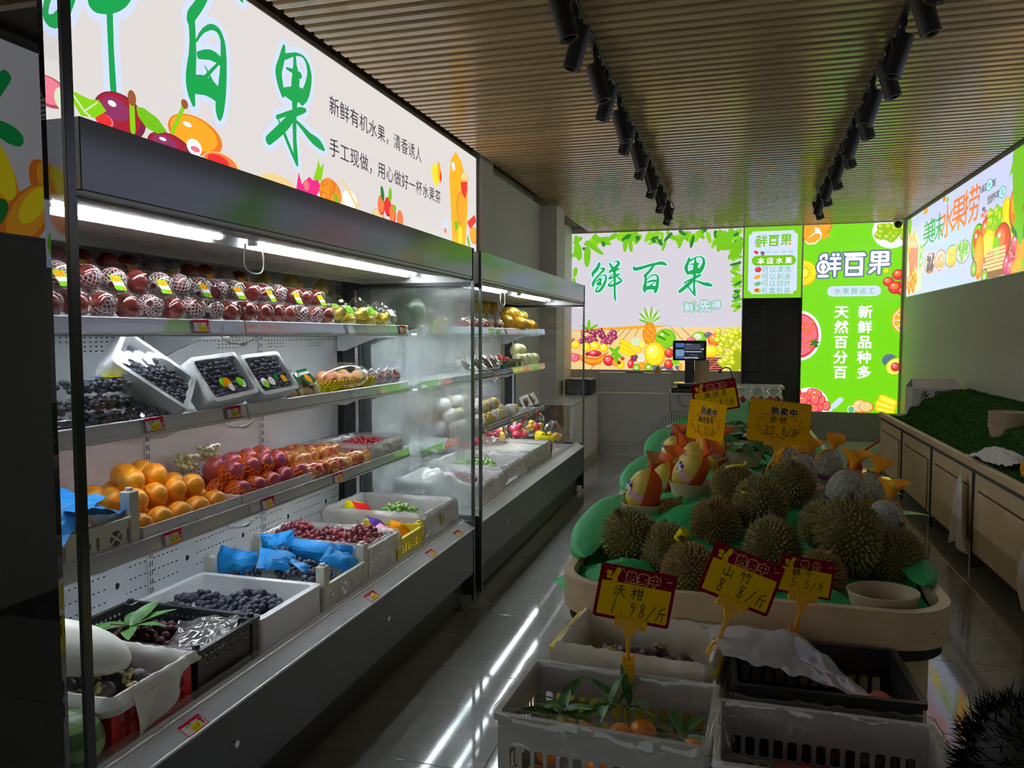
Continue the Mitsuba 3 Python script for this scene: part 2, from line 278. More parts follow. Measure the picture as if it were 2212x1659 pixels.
'绿': [[34,20,35,21,57,36,57,53,37,54,37,59,72,60,72,68,42,68,42,73,73,74,73,81,40,81,40,87,80,87,79,60,86,59,86,54,64,53,64,41,67,37,80,49,85,46,82,43,70,33,77,26,87,20,87,19,83,15,81,16,71,23,64,30,63,11,60,8,50,8,49,13,57,14,57,29,38,16],[38,46,40,48,42,49,53,38,49,35,45,39],[3,59,10,68,19,90,20,90,25,88,26,87,23,81,13,61,22,62,28,71,33,68,27,57,16,41,18,41,31,43,31,37,6,32,4,37,10,43,18,55,5,54],[4,18,5,20,30,27,31,26,31,21,6,13,5,13]],
'色': [[4,61,21,75,32,90,38,88,35,83,60,83,64,80,54,66,77,65,77,33,71,33,70,37,22,37,22,19,25,16,31,15,74,16,78,19,80,29,81,29,86,27,86,21,83,14,80,11,74,9,28,9,19,12,16,17,15,60,14,60,7,55],[49,44,70,44,70,59,49,59],[21,66,44,66,53,76,30,76],[22,44,42,44,42,59,22,59]],
'·': [[36,47,36,53,40,57,43,58,47,58,50,57,54,51,53,44,47,40,40,41]],
'天': [[4,13,20,22,29,30,34,37,39,48,6,49,6,56,40,56,41,61,41,76,10,77,9,83,80,83,80,77,48,76,48,56,84,55,84,49,50,49,56,37,65,26,73,20,86,14,82,8,73,12,64,18,53,30,45,43,42,36,36,27,24,16,8,8]],
'然': [[3,59,14,72,20,84,23,91,29,89,27,83,43,82,46,81,41,63,34,51,23,39,10,31,6,36,16,42,23,48,13,56,17,60,28,53,32,61,22,67,22,68,24,71,25,71,35,66,38,77,24,77,17,65,8,55],[45,71,60,72,60,90,66,89,66,72,85,71,85,65,67,65,70,54,74,47,81,39,86,35,82,30,78,32,72,38,67,46,64,53,57,43,47,33,41,29,36,34,47,41,52,47,57,55,59,62,59,65,45,65],[69,25,74,28,83,16,86,10,80,8,76,15],[69,86,74,88,80,81,83,77,78,74],[50,25,56,26,61,10,55,9],[33,8,31,25,37,25,39,9],[4,10,16,27,21,26,19,20,10,8]],
'健': [[21,12,27,19,31,24,26,34,24,42,28,44,31,36,34,32,38,48,38,52,28,52,26,50,24,54,29,62,37,77,26,78,26,84,40,84,41,85,45,82,45,82,34,58,44,57,42,40,38,25,46,19,54,16,64,15,86,14,84,9,59,9,47,12,35,20,30,13,25,8],[44,66,44,71,59,71,59,78,48,78,48,83,59,83,60,90,65,90,66,83,80,83,80,71,86,71,86,66,80,65,80,54,66,53,65,47,81,46,81,41,65,41,65,34,84,34,84,29,65,28,65,18,60,18,59,28,45,29,45,34,59,34,59,41,47,41,46,46,59,47,59,53,48,54,48,58,59,59,60,66],[65,59,74,59,74,66,66,66],[65,71,74,71,74,78,65,78],[3,55,13,72,19,90,25,89,22,79,19,71,19,8,13,8,13,57,12,57,6,49]],
'康': [[3,11,7,23,10,37,11,82,46,83,43,89,48,91,49,91,54,83,85,82,85,77,54,76,54,70,77,69,78,58,86,58,86,52,78,52,77,41,54,40,57,34,62,29,76,39,79,37,81,35,80,34,66,26,74,21,86,17,86,17,83,12,74,15,66,19,54,30,53,12,50,9,35,8,33,12,33,13,46,14,47,24,20,13,17,18,18,19,35,26,22,36,25,39,28,38,39,30,36,26,47,31,47,40,23,41,23,45,47,46,46,53,20,53,20,58,47,58,47,64,24,65,24,69,47,70,47,76,17,76,17,44,14,22,8,8],[54,46,71,46,71,53,54,53],[54,58,71,58,71,64,54,64]],
'本': [[4,27,19,42,27,53,32,63,32,64,6,65,6,71,41,72,42,90,48,90,49,72,84,71,84,65,57,64,61,55,70,43,80,32,86,28,82,22,76,26,65,37,56,52,50,64,48,64,49,31,69,31,69,24,49,24,48,8,42,8,41,24,21,24,21,31,41,31,41,64,40,64,31,47,20,32,9,22]],
'店': [[3,11,7,22,10,37,11,79,46,80,42,89,48,90,51,87,54,80,85,79,85,73,18,73,18,43,15,25,13,16,9,8],[26,40,46,41,46,70,53,70,53,59,82,59,82,53,53,53,53,41,78,40,78,9,71,9,71,12,33,12,33,9,26,9],[33,18,71,18,71,34,33,34]],
'可': [[5,84,85,84,85,78,74,77,74,13,71,9,64,8,51,8,48,14,48,15,66,15,67,16,67,77,5,78],[14,64,51,64,51,31,21,30,21,24,15,23],[21,58,21,37,44,37,44,57]],
'以': [[32,13,47,22,57,34,62,44,65,54,69,87,75,86,72,56,70,46,66,35,79,22,87,12,81,8,74,17,63,29,51,16,41,9,36,7],[34,78,35,79,39,82,50,67,53,61,47,58,42,67],[9,22,13,26,14,29,15,83,21,83,22,30,42,39,44,33,21,22,13,17]],
'洗': [[24,13,31,17,36,21,41,30,43,40,43,46,28,47,28,53,54,53,54,69,41,69,34,56,28,59,35,73,39,89,46,88,43,76,54,76,54,90,60,90,61,76,83,75,83,69,61,69,60,53,86,53,86,47,68,46,69,16,70,15,79,15,81,17,82,28,82,28,87,25,87,16,85,11,81,8,67,9,63,11,62,17,61,46,50,46,49,35,46,25,42,17,38,13,28,8],[8,85,12,89,21,84,27,79,23,74,16,80],[6,13,20,41,21,42,25,38,12,9,12,9],[4,61,7,65,8,65,20,58,23,56,23,55,19,50,15,53]],
'剥': [[65,8,63,14,76,15,76,89,82,89,82,13,80,9,77,8],[60,81,65,81,65,31,60,31],[3,22,4,23,26,37,26,54,5,54,5,60,39,60,39,68,12,68,12,73,39,74,40,81,10,81,10,87,46,87,45,60,55,60,55,54,33,54,33,39,37,37,46,51,51,49,51,47,41,34,54,23,54,21,50,18,42,25,33,31,32,12,31,10,26,8,17,8,15,13,26,14,26,30,6,17],[7,48,11,51,17,44,21,39,16,35,11,42]],
'皮': [[3,12,8,21,12,35,14,51,14,78,44,78,44,90,51,90,51,78,78,78,83,77,75,58,69,60,74,71,51,71,51,55,74,55,77,53,75,48,69,36,58,24,69,18,86,13,82,8,66,12,51,20,36,12,21,8,17,14,31,18,45,24,35,36,27,48,20,48,16,25,9,9,8,8],[35,48,37,44,42,37,51,28,59,35,68,47,67,48],[20,55,44,55,44,71,20,71]],
'切': [[28,13,37,20,43,27,47,35,50,48,52,76,38,76,38,82,84,82,82,29,81,18,78,12,73,9,59,9,57,15,57,16,70,15,72,17,74,20,76,41,77,76,59,76,57,46,52,29,46,19,38,11,33,8],[3,61,4,62,14,65,15,87,21,87,21,66,38,69,39,64,38,63,21,59,21,33,38,40,38,39,39,34,14,21,10,27,13,30,14,33,14,58,4,56]],
'片': [[4,13,11,25,15,38,16,46,16,88,23,88,23,67,49,67,49,90,56,90,56,67,81,67,81,60,23,60,23,46,67,46,67,8,60,8,60,39,22,39,18,22,12,12,9,8]],
'礼': [[50,89,57,89,57,18,59,16,77,17,79,19,80,32,81,32,86,29,84,16,80,11,57,10,53,12,51,15,50,20],[4,39,4,40,11,45,22,56,31,68,31,69,7,69,7,75,25,75,21,82,17,88,22,90,31,79,28,75,37,75,39,73,37,66,29,53,43,39,39,33,30,44,28,45,27,8,21,8,21,44,7,34,6,34]],
'盒': [[3,65,28,77,39,85,45,91,51,88,50,86,62,78,74,72,88,66,83,60,65,69,64,69,63,66,28,67,27,69,8,60],[45,82,33,72,59,72],[5,10,6,16,14,16,14,37,76,37,77,16,85,16,85,10],[58,16,70,16,70,31,58,31],[39,16,51,16,51,31,39,31],[20,16,32,16,32,31,20,31],[19,43,19,61,71,61,71,43],[26,48,64,48,64,56,26,56]],
'包': [[4,59,17,73,23,82,27,91,34,89,29,79,78,78,76,38,75,32,71,29,58,28,56,34,66,34,69,37,71,51,71,72,24,72,17,63,54,62,54,36,24,35,24,21,26,17,30,16,73,16,78,18,80,27,86,24,84,14,79,10,74,9,31,9,21,12,18,19,17,62,9,55,8,55],[24,56,24,42,48,42,48,56]],
'装': [[4,24,21,29,35,37,5,37,5,42,42,43,40,48,45,50,47,49,50,43,85,42,85,37,51,37,57,29,60,26,68,30,75,35,80,32,80,32,65,22,73,18,85,14,86,13,83,8,71,12,61,18,50,28,44,37,38,32,30,27,30,16,52,20,51,15,50,14,21,7,19,12,23,16,23,24,9,19,7,19],[35,73,35,78,56,78,56,90,63,90,63,78,84,78,84,72,63,72,63,58,82,58,82,52,38,52,38,58,56,58,56,72],[6,53,4,59,24,68,25,90,31,90,31,49,25,48,24,61],[7,81,10,85,17,80,21,76,17,72]],
'搬': [[3,38,5,40,12,43,12,66,4,66,4,72,12,73,13,90,18,90,19,73,26,72,26,66,19,66,19,45,25,48,25,52,29,52,29,79,37,80,39,91,45,89,43,80,53,79,53,59,57,62,59,68,60,86,78,86,79,63,79,62,86,62,86,58,77,57,74,59,73,63,73,81,66,81,65,67,62,59,58,55,53,58,53,13,60,17,65,23,59,40,58,46,57,47,57,52,79,52,82,51,82,46,78,35,73,24,78,19,86,13,82,8,77,11,70,18,57,8,53,12,49,9,40,9,38,14,47,15,47,46,35,46,33,26,32,19,27,8,23,10,22,11,24,15,28,28,29,46,25,46,26,42,19,38,18,11,14,9,6,8,5,13,12,14,12,35,4,33],[62,46,66,37,70,30,74,39,76,46],[35,52,47,52,47,74,35,74],[42,27,37,40,41,41,45,30,45,29,43,28],[42,56,37,69,39,70,41,69,45,59,45,58]],
'运': [[4,13,10,19,16,24,16,52,4,53,4,59,22,59,23,24,32,18,39,16,47,14,87,16,85,9,82,8,42,9,32,11,21,18,16,16,8,7],[29,58,29,64,86,64,86,58,55,58,48,44,42,35,42,34,45,34,70,36,69,39,62,51,64,52,68,53,83,26,78,23,74,30,34,26,32,32,35,35,38,41,46,58],[34,84,79,85,79,79,34,79],[7,81,10,85,11,85,25,76,26,74,22,70]],
'百': [[6,79,6,85,84,85,84,79,48,79,45,67,45,66,75,65,75,8,69,8,68,13,23,13,23,8,16,8,16,65,38,66,40,79],[23,20,68,20,68,36,23,36],[23,59,23,43,68,42,68,43,68,59]],
'分': [[55,86,55,87,60,89,71,72,86,56,81,51,70,62],[4,55,19,70,25,79,29,88,31,88,36,87,31,75,18,57,73,56,71,23,68,12,63,9,46,9,44,15,58,15,60,15,62,18,65,33,66,49,42,50,38,34,32,23,24,15,10,7,6,13,17,18,26,26,31,35,34,50,17,50,17,56,10,50]],
'品': [[50,47,83,47,83,8,77,8,76,12,56,12,56,8,50,8],[56,19,76,19,76,40,56,40],[20,87,70,87,70,57,21,57],[27,80,27,63,63,63,63,80],[8,47,39,47,39,9,33,9,32,12,14,12,14,8,8,8],[14,19,33,19,33,40,14,40]],
'种': [[40,32,40,71,59,72,59,90,65,90,66,72,84,71,84,32,78,32,78,37,66,37,65,8,59,8,58,37,46,37,46,32],[78,65,66,65,66,44,78,44],[46,44,59,44,58,65,46,65],[2,30,9,41,17,58,5,59,4,65,18,65,18,78,6,77,5,82,33,89,37,84,25,80,25,65,36,65,36,59,25,58,25,57,34,46,37,41,33,37,26,48,25,48,25,8,19,8,18,46,11,33,6,25,5,25]],
'多': [[10,7,7,14,18,15,35,19,49,24,49,25,40,33,44,36,46,36,56,28,65,33,72,40,74,44,50,44,39,37,23,29,18,33,42,46,56,59,63,57,59,52,58,51,81,51,85,48,79,39,70,29,54,19,32,11],[7,49,21,52,36,58,34,61,27,66,32,70,44,62,53,69,60,76,60,76,36,76,26,70,15,64,10,68,28,78,41,90,48,89,48,88,43,83,67,83,71,80,67,73,58,64,50,59,36,51,12,43,10,43]],
'美': [[7,8,4,14,16,16,26,20,34,27,37,31,37,32,8,32,8,38,39,38,40,40,40,45,5,45,5,51,41,51,41,58,13,59,13,64,41,65,41,72,9,72,9,78,27,78,21,88,21,89,26,91,34,80,33,78,55,78,62,90,63,91,69,89,63,78,81,78,81,72,49,72,48,65,77,64,77,59,48,58,48,51,85,51,85,45,48,45,46,38,84,38,84,32,52,32,58,25,63,21,75,16,86,14,82,8,73,10,61,15,50,23,45,31,40,23,35,18,25,12]],
'味': [[28,18,36,24,43,31,52,47,34,48,34,54,55,54,55,69,37,69,37,75,55,76,56,90,62,90,62,76,82,75,82,69,62,69,62,54,85,54,85,48,65,47,74,32,86,18,81,13,70,26,62,38,62,8,56,8,55,39,47,26,35,15,32,13],[6,82,30,82,30,30,13,29,13,23,7,23],[13,36,24,36,24,76,13,76]],
'捞': [[32,76,32,81,44,82,45,90,51,90,51,82,66,82,66,90,72,90,73,82,85,81,85,76,73,75,72,67,66,68,66,75,51,75,51,68,45,67,44,75],[32,63,84,63,84,49,79,49,78,58,39,57,38,49,33,49],[30,13,39,18,44,22,47,27,51,36,51,37,36,37,36,43,52,43,54,52,60,52,59,43,80,43,78,20,75,13,72,10,69,9,59,9,57,15,67,15,69,16,72,24,73,37,58,37,53,24,45,14,34,8],[3,42,4,43,14,47,14,66,4,67,4,72,14,73,15,90,20,90,21,73,29,72,29,67,21,66,21,49,29,51,30,45,21,42,20,13,16,9,6,8,5,14,13,14,14,15,14,39,5,37]],
'道': [[4,14,10,19,17,24,17,52,5,52,5,58,23,58,24,24,31,19,38,17,46,16,86,17,85,11,81,10,41,10,32,13,21,19,15,16,8,9],[28,73,28,78,43,79,38,88,38,89,43,91,49,82,49,81,46,79,46,79,61,79,68,90,69,90,74,89,74,88,69,79,85,78,85,73,59,73,57,67,57,66,77,65,77,23,35,23,35,65,50,66,52,73],[41,28,71,28,71,35,41,35],[41,41,71,41,71,48,41,48],[41,53,71,53,71,60,41,60],[6,84,11,87,21,76,24,72,19,69,13,76]],
'营': [[6,77,6,83,25,83,26,90,32,90,32,83,57,83,58,90,64,90,64,83,84,83,84,77,65,77,64,71,58,71,57,77,32,77,32,71,26,70,25,77],[8,68,82,68,82,51,76,51,76,62,15,62,14,51,8,51],[15,33,76,33,76,8,70,7,69,10,22,10,21,7,15,7],[22,17,22,16,69,16,69,27,22,27],[22,56,69,56,69,39,22,39],[28,44,63,44,63,51,28,51]],
'养': [[8,31,4,36,10,38,19,43,27,49,5,50,5,55,33,55,37,62,14,63,14,68,40,68,41,75,10,75,10,80,28,81,24,89,29,91,35,83,33,81,55,80,61,90,63,91,68,89,68,89,63,81,81,80,81,75,49,75,48,72,47,68,76,68,76,63,45,62,42,56,42,55,84,55,84,50,62,49,70,43,86,36,82,31,81,31,71,35,62,40,62,8,55,8,55,41,61,41,54,49,37,49,30,42,30,41,34,41,34,30,31,21,24,13,15,7,14,8,10,12,19,17,24,23,27,29,27,39,9,31]],
'丰': [[5,30,5,36,41,36,41,50,12,51,13,57,41,57,41,70,8,71,8,77,41,78,42,90,48,90,49,78,81,77,81,71,49,70,49,57,77,57,78,51,49,50,49,36,85,36,85,30,49,29,48,8,42,8,41,29]],
'富': [[8,83,41,84,39,90,44,91,46,91,50,84,83,83,83,66,76,66,76,78,14,77,14,66,8,66],[14,7,14,40,77,40,77,8,71,8,70,10,20,10,19,7],[48,16,71,16,71,23,48,23],[48,28,70,28,71,34,70,35,48,35],[20,16,41,16,41,23,20,23],[20,28,41,28,41,34,41,35,20,35],[19,67,19,72,71,72,71,67],[20,62,70,62,70,45,20,45],[26,57,26,50,64,50,64,57]],
'热': [[34,34,34,35,38,37,43,42,46,48,46,50,38,56,39,57,42,60,49,56,50,63,50,71,39,72,39,77,51,78,51,90,57,90,57,78,75,77,75,51,76,40,78,36,80,35,82,40,82,45,87,42,86,33,83,30,78,29,75,30,71,36,69,48,69,72,57,71,57,69,55,52,66,44,63,39,52,46,48,39,39,30,37,30],[68,25,74,28,80,20,86,10,80,7,74,17],[50,24,51,25,56,26,61,10,55,9,53,14],[33,8,31,25,37,25,39,9],[6,48,5,54,19,58,19,71,6,72,6,78,19,78,20,90,25,90,26,78,36,78,36,72,26,71,26,60,36,62,37,56,26,53,25,34,23,31,11,30,9,35,9,36,19,37,19,51],[4,10,12,21,16,27,21,26,19,20,10,8]],
'卖': [[49,21,52,26,54,25,77,17,85,13,85,12,81,8,68,14],[6,13,20,16,32,21,39,27,41,30,6,31,6,37,44,37,46,45,47,58,54,58,52,37,84,37,84,31,49,31,46,25,40,19,29,13,22,10,9,8],[8,61,8,66,42,67,42,75,13,75,13,81,42,81,42,90,48,90,49,81,78,81,78,75,49,75,49,67,79,67,83,65,74,48,68,51,74,60],[22,55,25,59,38,53,41,51,38,47,37,47,29,52],[12,46,15,50,17,50,25,47,32,43,29,39,20,43]],
'中': [[8,74,41,75,41,90,48,90,49,75,81,74,81,32,74,32,74,37,49,37,48,8,41,8,41,37,16,37,15,32,9,32],[48,44,74,44,74,68,49,68],[41,44,41,68,16,68,16,44]],
'特': [[35,57,35,63,58,63,58,74,40,75,40,80,58,81,58,90,64,90,64,81,82,81,82,75,64,74,64,63,86,63,86,57,75,56,75,46,85,46,86,40,75,39,75,12,73,10,66,8,57,8,56,13,56,14,68,15,69,39,37,40,37,46,69,46,69,56],[42,33,43,35,46,37,54,28,57,23,52,19,47,27],[4,53,7,70,9,83,14,82,14,72,19,72,19,90,25,90,26,72,34,72,34,66,26,65,26,46,34,48,35,42,26,38,25,8,19,8,19,36,6,32,5,37,5,39,19,44,19,65,12,65,9,51]],
'价': [[27,52,24,57,34,64,43,73,51,84,54,90,60,89,59,85,67,75,75,66,87,58,82,53,73,59,63,70,56,79,47,68,33,55],[65,8,65,55,72,55,72,8],[26,11,34,21,38,30,40,36,40,55,46,55,46,34,42,21,37,13,31,7],[4,54,15,71,24,90,30,88,22,68,21,8,15,8,15,56,14,56,8,48,7,48]],
'永': [[17,66,17,72,49,72,49,64,54,52,57,47,78,65,83,61,60,41,70,30,78,24,86,19,86,19,82,14,81,14,68,22,58,32,49,47,49,14,47,10,40,8,30,8,28,14,41,15,41,65],[25,85,28,90,29,90,54,82,61,79,61,78,58,73,58,73,43,79],[4,18,5,19,9,22,17,30,26,46,26,48,5,48,5,54,32,54,35,53,33,45,28,34,19,22,9,13]],
'昌': [[10,47,79,47,79,8,73,8,72,11,18,12,17,7,11,7],[18,41,18,33,72,33,72,41],[18,27,18,18,72,18,72,27],[18,87,72,87,72,55,18,55],[24,60,65,60,65,68,25,68],[24,74,65,74,65,81,25,81]],
'“': [[74,72,74,77,76,84,81,89,85,91,86,88,81,83,78,77,82,77,86,75,86,69,84,67,79,66,75,69],[56,74,57,80,59,84,65,90,67,91,69,88,64,84,62,78,65,77,68,75,69,73,69,69,65,66,60,67,58,69]],
'”': [[21,84,21,88,24,90,28,91,32,88,34,83,32,74,27,68,23,66,21,69,26,74,28,79,23,80],[4,69,8,73,12,79,11,80,7,80,5,81,4,87,8,91,12,90,16,85,15,76,13,72,7,67,5,66]],
'0': [[5,54,6,64,9,71,11,75,16,80,22,82,28,82,34,80,39,75,42,69,45,59,45,42,42,27,40,22,36,18,30,15,22,14,16,17,12,20,8,27,6,34],[13,56,14,32,19,23,21,22,26,20,32,24,35,29,37,36,37,56,35,66,33,71,28,75,23,75,20,74,15,67]],
'1': [[8,22,22,22,22,71,11,71,11,76,18,78,24,81,31,81,31,22,44,22,44,15,8,15]],
'2': [[4,72,4,73,8,77,14,80,20,82,26,82,32,80,38,75,41,71,42,64,40,51,31,37,17,22,45,22,45,15,4,15,4,20,24,40,30,48,34,58,33,68,32,71,27,74,23,75,18,75,13,72,9,68]],
'3': [[3,23,3,24,7,28,12,24,19,21,27,21,31,23,34,26,36,31,36,36,34,40,32,43,27,45,16,46,16,52,27,54,32,58,34,65,32,71,28,74,22,75,14,73,9,69,5,74,12,79,20,82,30,81,35,79,41,72,42,62,40,56,32,49,39,45,44,39,45,31,42,23,35,17,27,14,20,14,12,16]],
'4': [[2,33,3,40,29,81,38,81,39,40,47,39,47,33,39,33,38,15,31,15,30,33],[11,40,30,40,31,71,29,69,25,62]],
'5': [[3,23,7,28,11,24,17,22,28,22,33,26,36,30,37,35,35,45,29,50,24,51,19,51,12,48,8,50,10,81,42,81,42,74,17,74,16,59,16,55,22,57,31,57,35,55,41,51,45,41,45,32,41,23,36,18,27,14,20,14,13,16]],
'6': [[5,52,8,66,13,74,17,78,24,81,32,82,38,80,43,77,45,75,40,71,33,75,26,75,20,72,16,66,13,55,13,49,17,52,25,56,31,56,36,54,42,49,46,40,46,32,44,26,40,20,36,16,30,14,22,15,16,18,10,25,7,32,5,42],[13,42,16,29,18,25,22,22,29,21,33,23,36,26,38,31,38,40,35,46,32,49,25,50,19,47]],
'7': [[5,74,5,81,45,81,45,76,38,64,30,46,28,33,26,15,18,15,20,34,26,55,36,74]],
'8': [[4,30,5,36,7,41,11,46,16,50,10,57,8,62,8,69,10,75,15,79,22,82,31,81,36,79,41,74,43,67,42,59,35,49,41,44,45,37,46,30,43,22,38,17,33,15,29,14,19,15,12,18,8,21],[12,35,13,26,17,22,27,20,32,22,36,25,38,29,38,33,35,39,32,42,20,47,15,42,13,38],[15,62,17,59,20,56,30,51,35,59,36,62,36,68,31,74,26,76,22,75,19,74,16,70]],
'9': [[4,56,4,64,6,70,9,76,14,80,20,82,28,81,34,79,38,75,44,63,45,44,41,29,34,19,28,15,18,14,11,16,6,20,6,21,9,25,18,21,24,21,30,24,35,34,38,47,27,41,17,41,13,42,8,47],[13,67,12,56,14,51,18,47,22,46,27,47,30,48,37,54,36,62,33,70,31,73,26,75,19,75,15,72]],
'.': [[7,19,8,24,11,26,15,26,18,22,17,17,14,14,10,15]],
'/': [[1,0,28,85,28,86,34,86,7,0]]}
_gl = {}
def glyph(c):
    """The outline of one character as a polygon in an em of 1, its foot at 0.12 below the baseline."""
    if c not in _gl:
        g = Polygon()
        for t in GLYPHS[c]:
            a = np.array(t, float).reshape(-1, 2)
            if len(a) > 2: g = g.symmetric_difference(Polygon(a).buffer(0))
        _gl[c] = affinity.affine_transform(g, [1/90, 0, 0, 1/90, 0, -30/180])
    return _gl[c]
def line_of(text, u0, v0, u1, v1, h, w=None, bold=0.0):
    """Characters centred from (u0, v0) to (u1, v1), h tall and w wide."""
    w = w or h; out = []
    n = len(text)
    for i, c in enumerate(text):
        if c == ' ': continue
        t = i/(n-1) if n > 1 else 0
        g = glyph(c)
        if bold: g = g.buffer(bold)
        out.append(affinity.affine_transform(g, [w, 0, 0, h, u0+(u1-u0)*t-w*0.5, v0+(v1-v0)*t-h*0.38]))
    return shapely.union_all(out)

def stroke(pts):
    """A brush stroke: circles (x, y, radius) joined."""
    c = [Point(x, y).buffer(r, 6) for x, y, r in pts]
    return shapely.union_all([shapely.union(a, b).convex_hull for a, b in zip(c, c[1:])])
def chaikin(p, n=2):
    p = np.asarray(p, float)
    for _ in range(n):
        q = np.empty((2*len(p)-2, p.shape[1])); q[0::2] = 0.75*p[:-1]+0.25*p[1:]; q[1::2] = 0.25*p[:-1]+0.75*p[1:]
        p = np.vstack([p[:1], q, p[-1:]])
    return p
def brush(strokes, x0, y0, s):
    g = shapely.union_all([stroke(chaikin(p, 2)) for p in strokes]).simplify(3)
    return affinity.affine_transform(g, [1/s, 0, 0, -1/s, -x0/s, y0/s])
# the three brush characters, in an em of 1
BRUSH = [brush([
    [(375, 250, 42), (330, 380, 50), (240, 500, 62), (150, 590, 42), (178, 680, 22)],
    [(395, 425, 14), (470, 405, 20), (530, 425, 42), (480, 510, 38), (400, 590, 26), (300, 690, 22), (230, 790, 30), (185, 900, 52), (172, 1005, 22)],
    [(290, 745, 14), (400, 665, 12), (500, 625, 13), (580, 650, 28), (592, 730, 26), (565, 860, 38), (510, 980, 42), (455, 1080, 42), (390, 1160, 40), (300, 1195, 30), (262, 1165, 26), (290, 1090, 20), (345, 1010, 16)],
    [(270, 850, 20), (350, 780, 22), (425, 750, 34), (410, 830, 36)], [(330, 930, 45), (390, 880, 60), (400, 950, 45)],
    [(700, 260, 26), (740, 340, 34), (800, 430, 50), (850, 470, 60)],
    [(790, 225, 5), (870, 178, 9), (950, 190, 26), (985, 250, 45), (945, 330, 46), (870, 420, 50), (800, 480, 50)],
    [(700, 560, 25), (700, 500, 28), (850, 480, 60), (1010, 440, 16)],
    [(850, 480, 50), (850, 600, 34), (860, 760, 34), (862, 900, 36), (855, 1050, 30), (862, 1250, 28), (870, 1400, 36), (888, 1500, 14)],
    [(690, 750, 35), (740, 660, 14), (830, 585, 10)], [(690, 755, 34), (800, 725, 26), (900, 650, 46), (1015, 615, 16)],
    [(845, 770, 9), (740, 885, 12), (665, 960, 32), (690, 1008, 34), (850, 970, 40), (1000, 895, 42), (1095, 828, 20), (1000, 755, 30), (920, 690, 18)]], 100, 850, 1330),
  brush([
    [(200, 370, 32), (235, 470, 75), (400, 450, 72), (650, 390, 58), (950, 300, 54), (1200, 260, 54), (1420, 225, 72), (1560, 275, 58), (1650, 330, 16)],
    [(1090, 310, 50), (1000, 440, 54), (880, 590, 54), (740, 710, 58), (705, 770, 56)],
    [(720, 740, 62), (740, 880, 48), (735, 1050, 60), (690, 1220, 82), (680, 1330, 70), (725, 1435, 30)],
    [(800, 910, 14), (900, 800, 20), (1050, 720, 26), (1180, 712, 26), (1262, 780, 38), (1270, 900, 54), (1260, 1050, 62), (1220, 1250, 74), (1172, 1380, 82), (1165, 1450, 42)],
    [(830, 1020, 32), (1000, 965, 44), (1150, 960, 44), (1240, 985, 40)],
    [(1160, 1010, 14), (1000, 1125, 20), (880, 1210, 16)], [(740, 1280, 75), (950, 1235, 85), (1120, 1265, 75)], [(930, 1080, 6), (1060, 1190, 22)]], 130, 850, 1460),
  brush([
    [(460, 200, 22), (440, 280, 44), (400, 400, 50), (340, 520, 58), (370, 640, 56), (420, 750, 34)],
    [(470, 310, 34), (600, 240, 24), (720, 188, 16), (830, 172, 14), (915, 225, 32), (958, 330, 44), (930, 470, 56), (860, 610, 72), (780, 700, 60)],
    [(480, 705, 55), (600, 690, 85), (720, 650, 95), (820, 620, 60)],
    [(655, 215, 24), (662, 350, 34), (680, 450, 70), (660, 560, 80), (642, 700, 60), (640, 850, 42), (630, 1000, 38), (630, 1200, 32), (645, 1380, 44), (672, 1480, 20)],
    [(500, 430, 14), (620, 420, 28), (755, 420, 40)],
    [(310, 1035, 26), (450, 960, 24), (620, 900, 44), (760, 825, 46), (850, 795, 26)],
    [(600, 930, 48), (480, 1060, 62), (350, 1170, 62), (250, 1250, 60), (150, 1330, 52)],
    [(680, 980, 20), (800, 1020, 32), (950, 1090, 48), (1100, 1110, 66), (1200, 1140, 42), (1255, 1168, 8)],
    [(440, 1190, 26), (540, 1320, 28), (660, 1470, 20)], [(330, 1060, 12), (375, 1115, 18)]], 90, 850, 1340)]
def pbox(u0, u1, v0, v1): return sbox(u0, v0, u1, v1)
def fit(g, u0, u1, v0, v1):
    a, b, c, d = g.bounds; sx, sy = (u1-u0)/(c-a), (v1-v0)/(d-b)
    return affinity.affine_transform(g, [sx, 0, 0, sy, u0-a*sx, v0-b*sy])

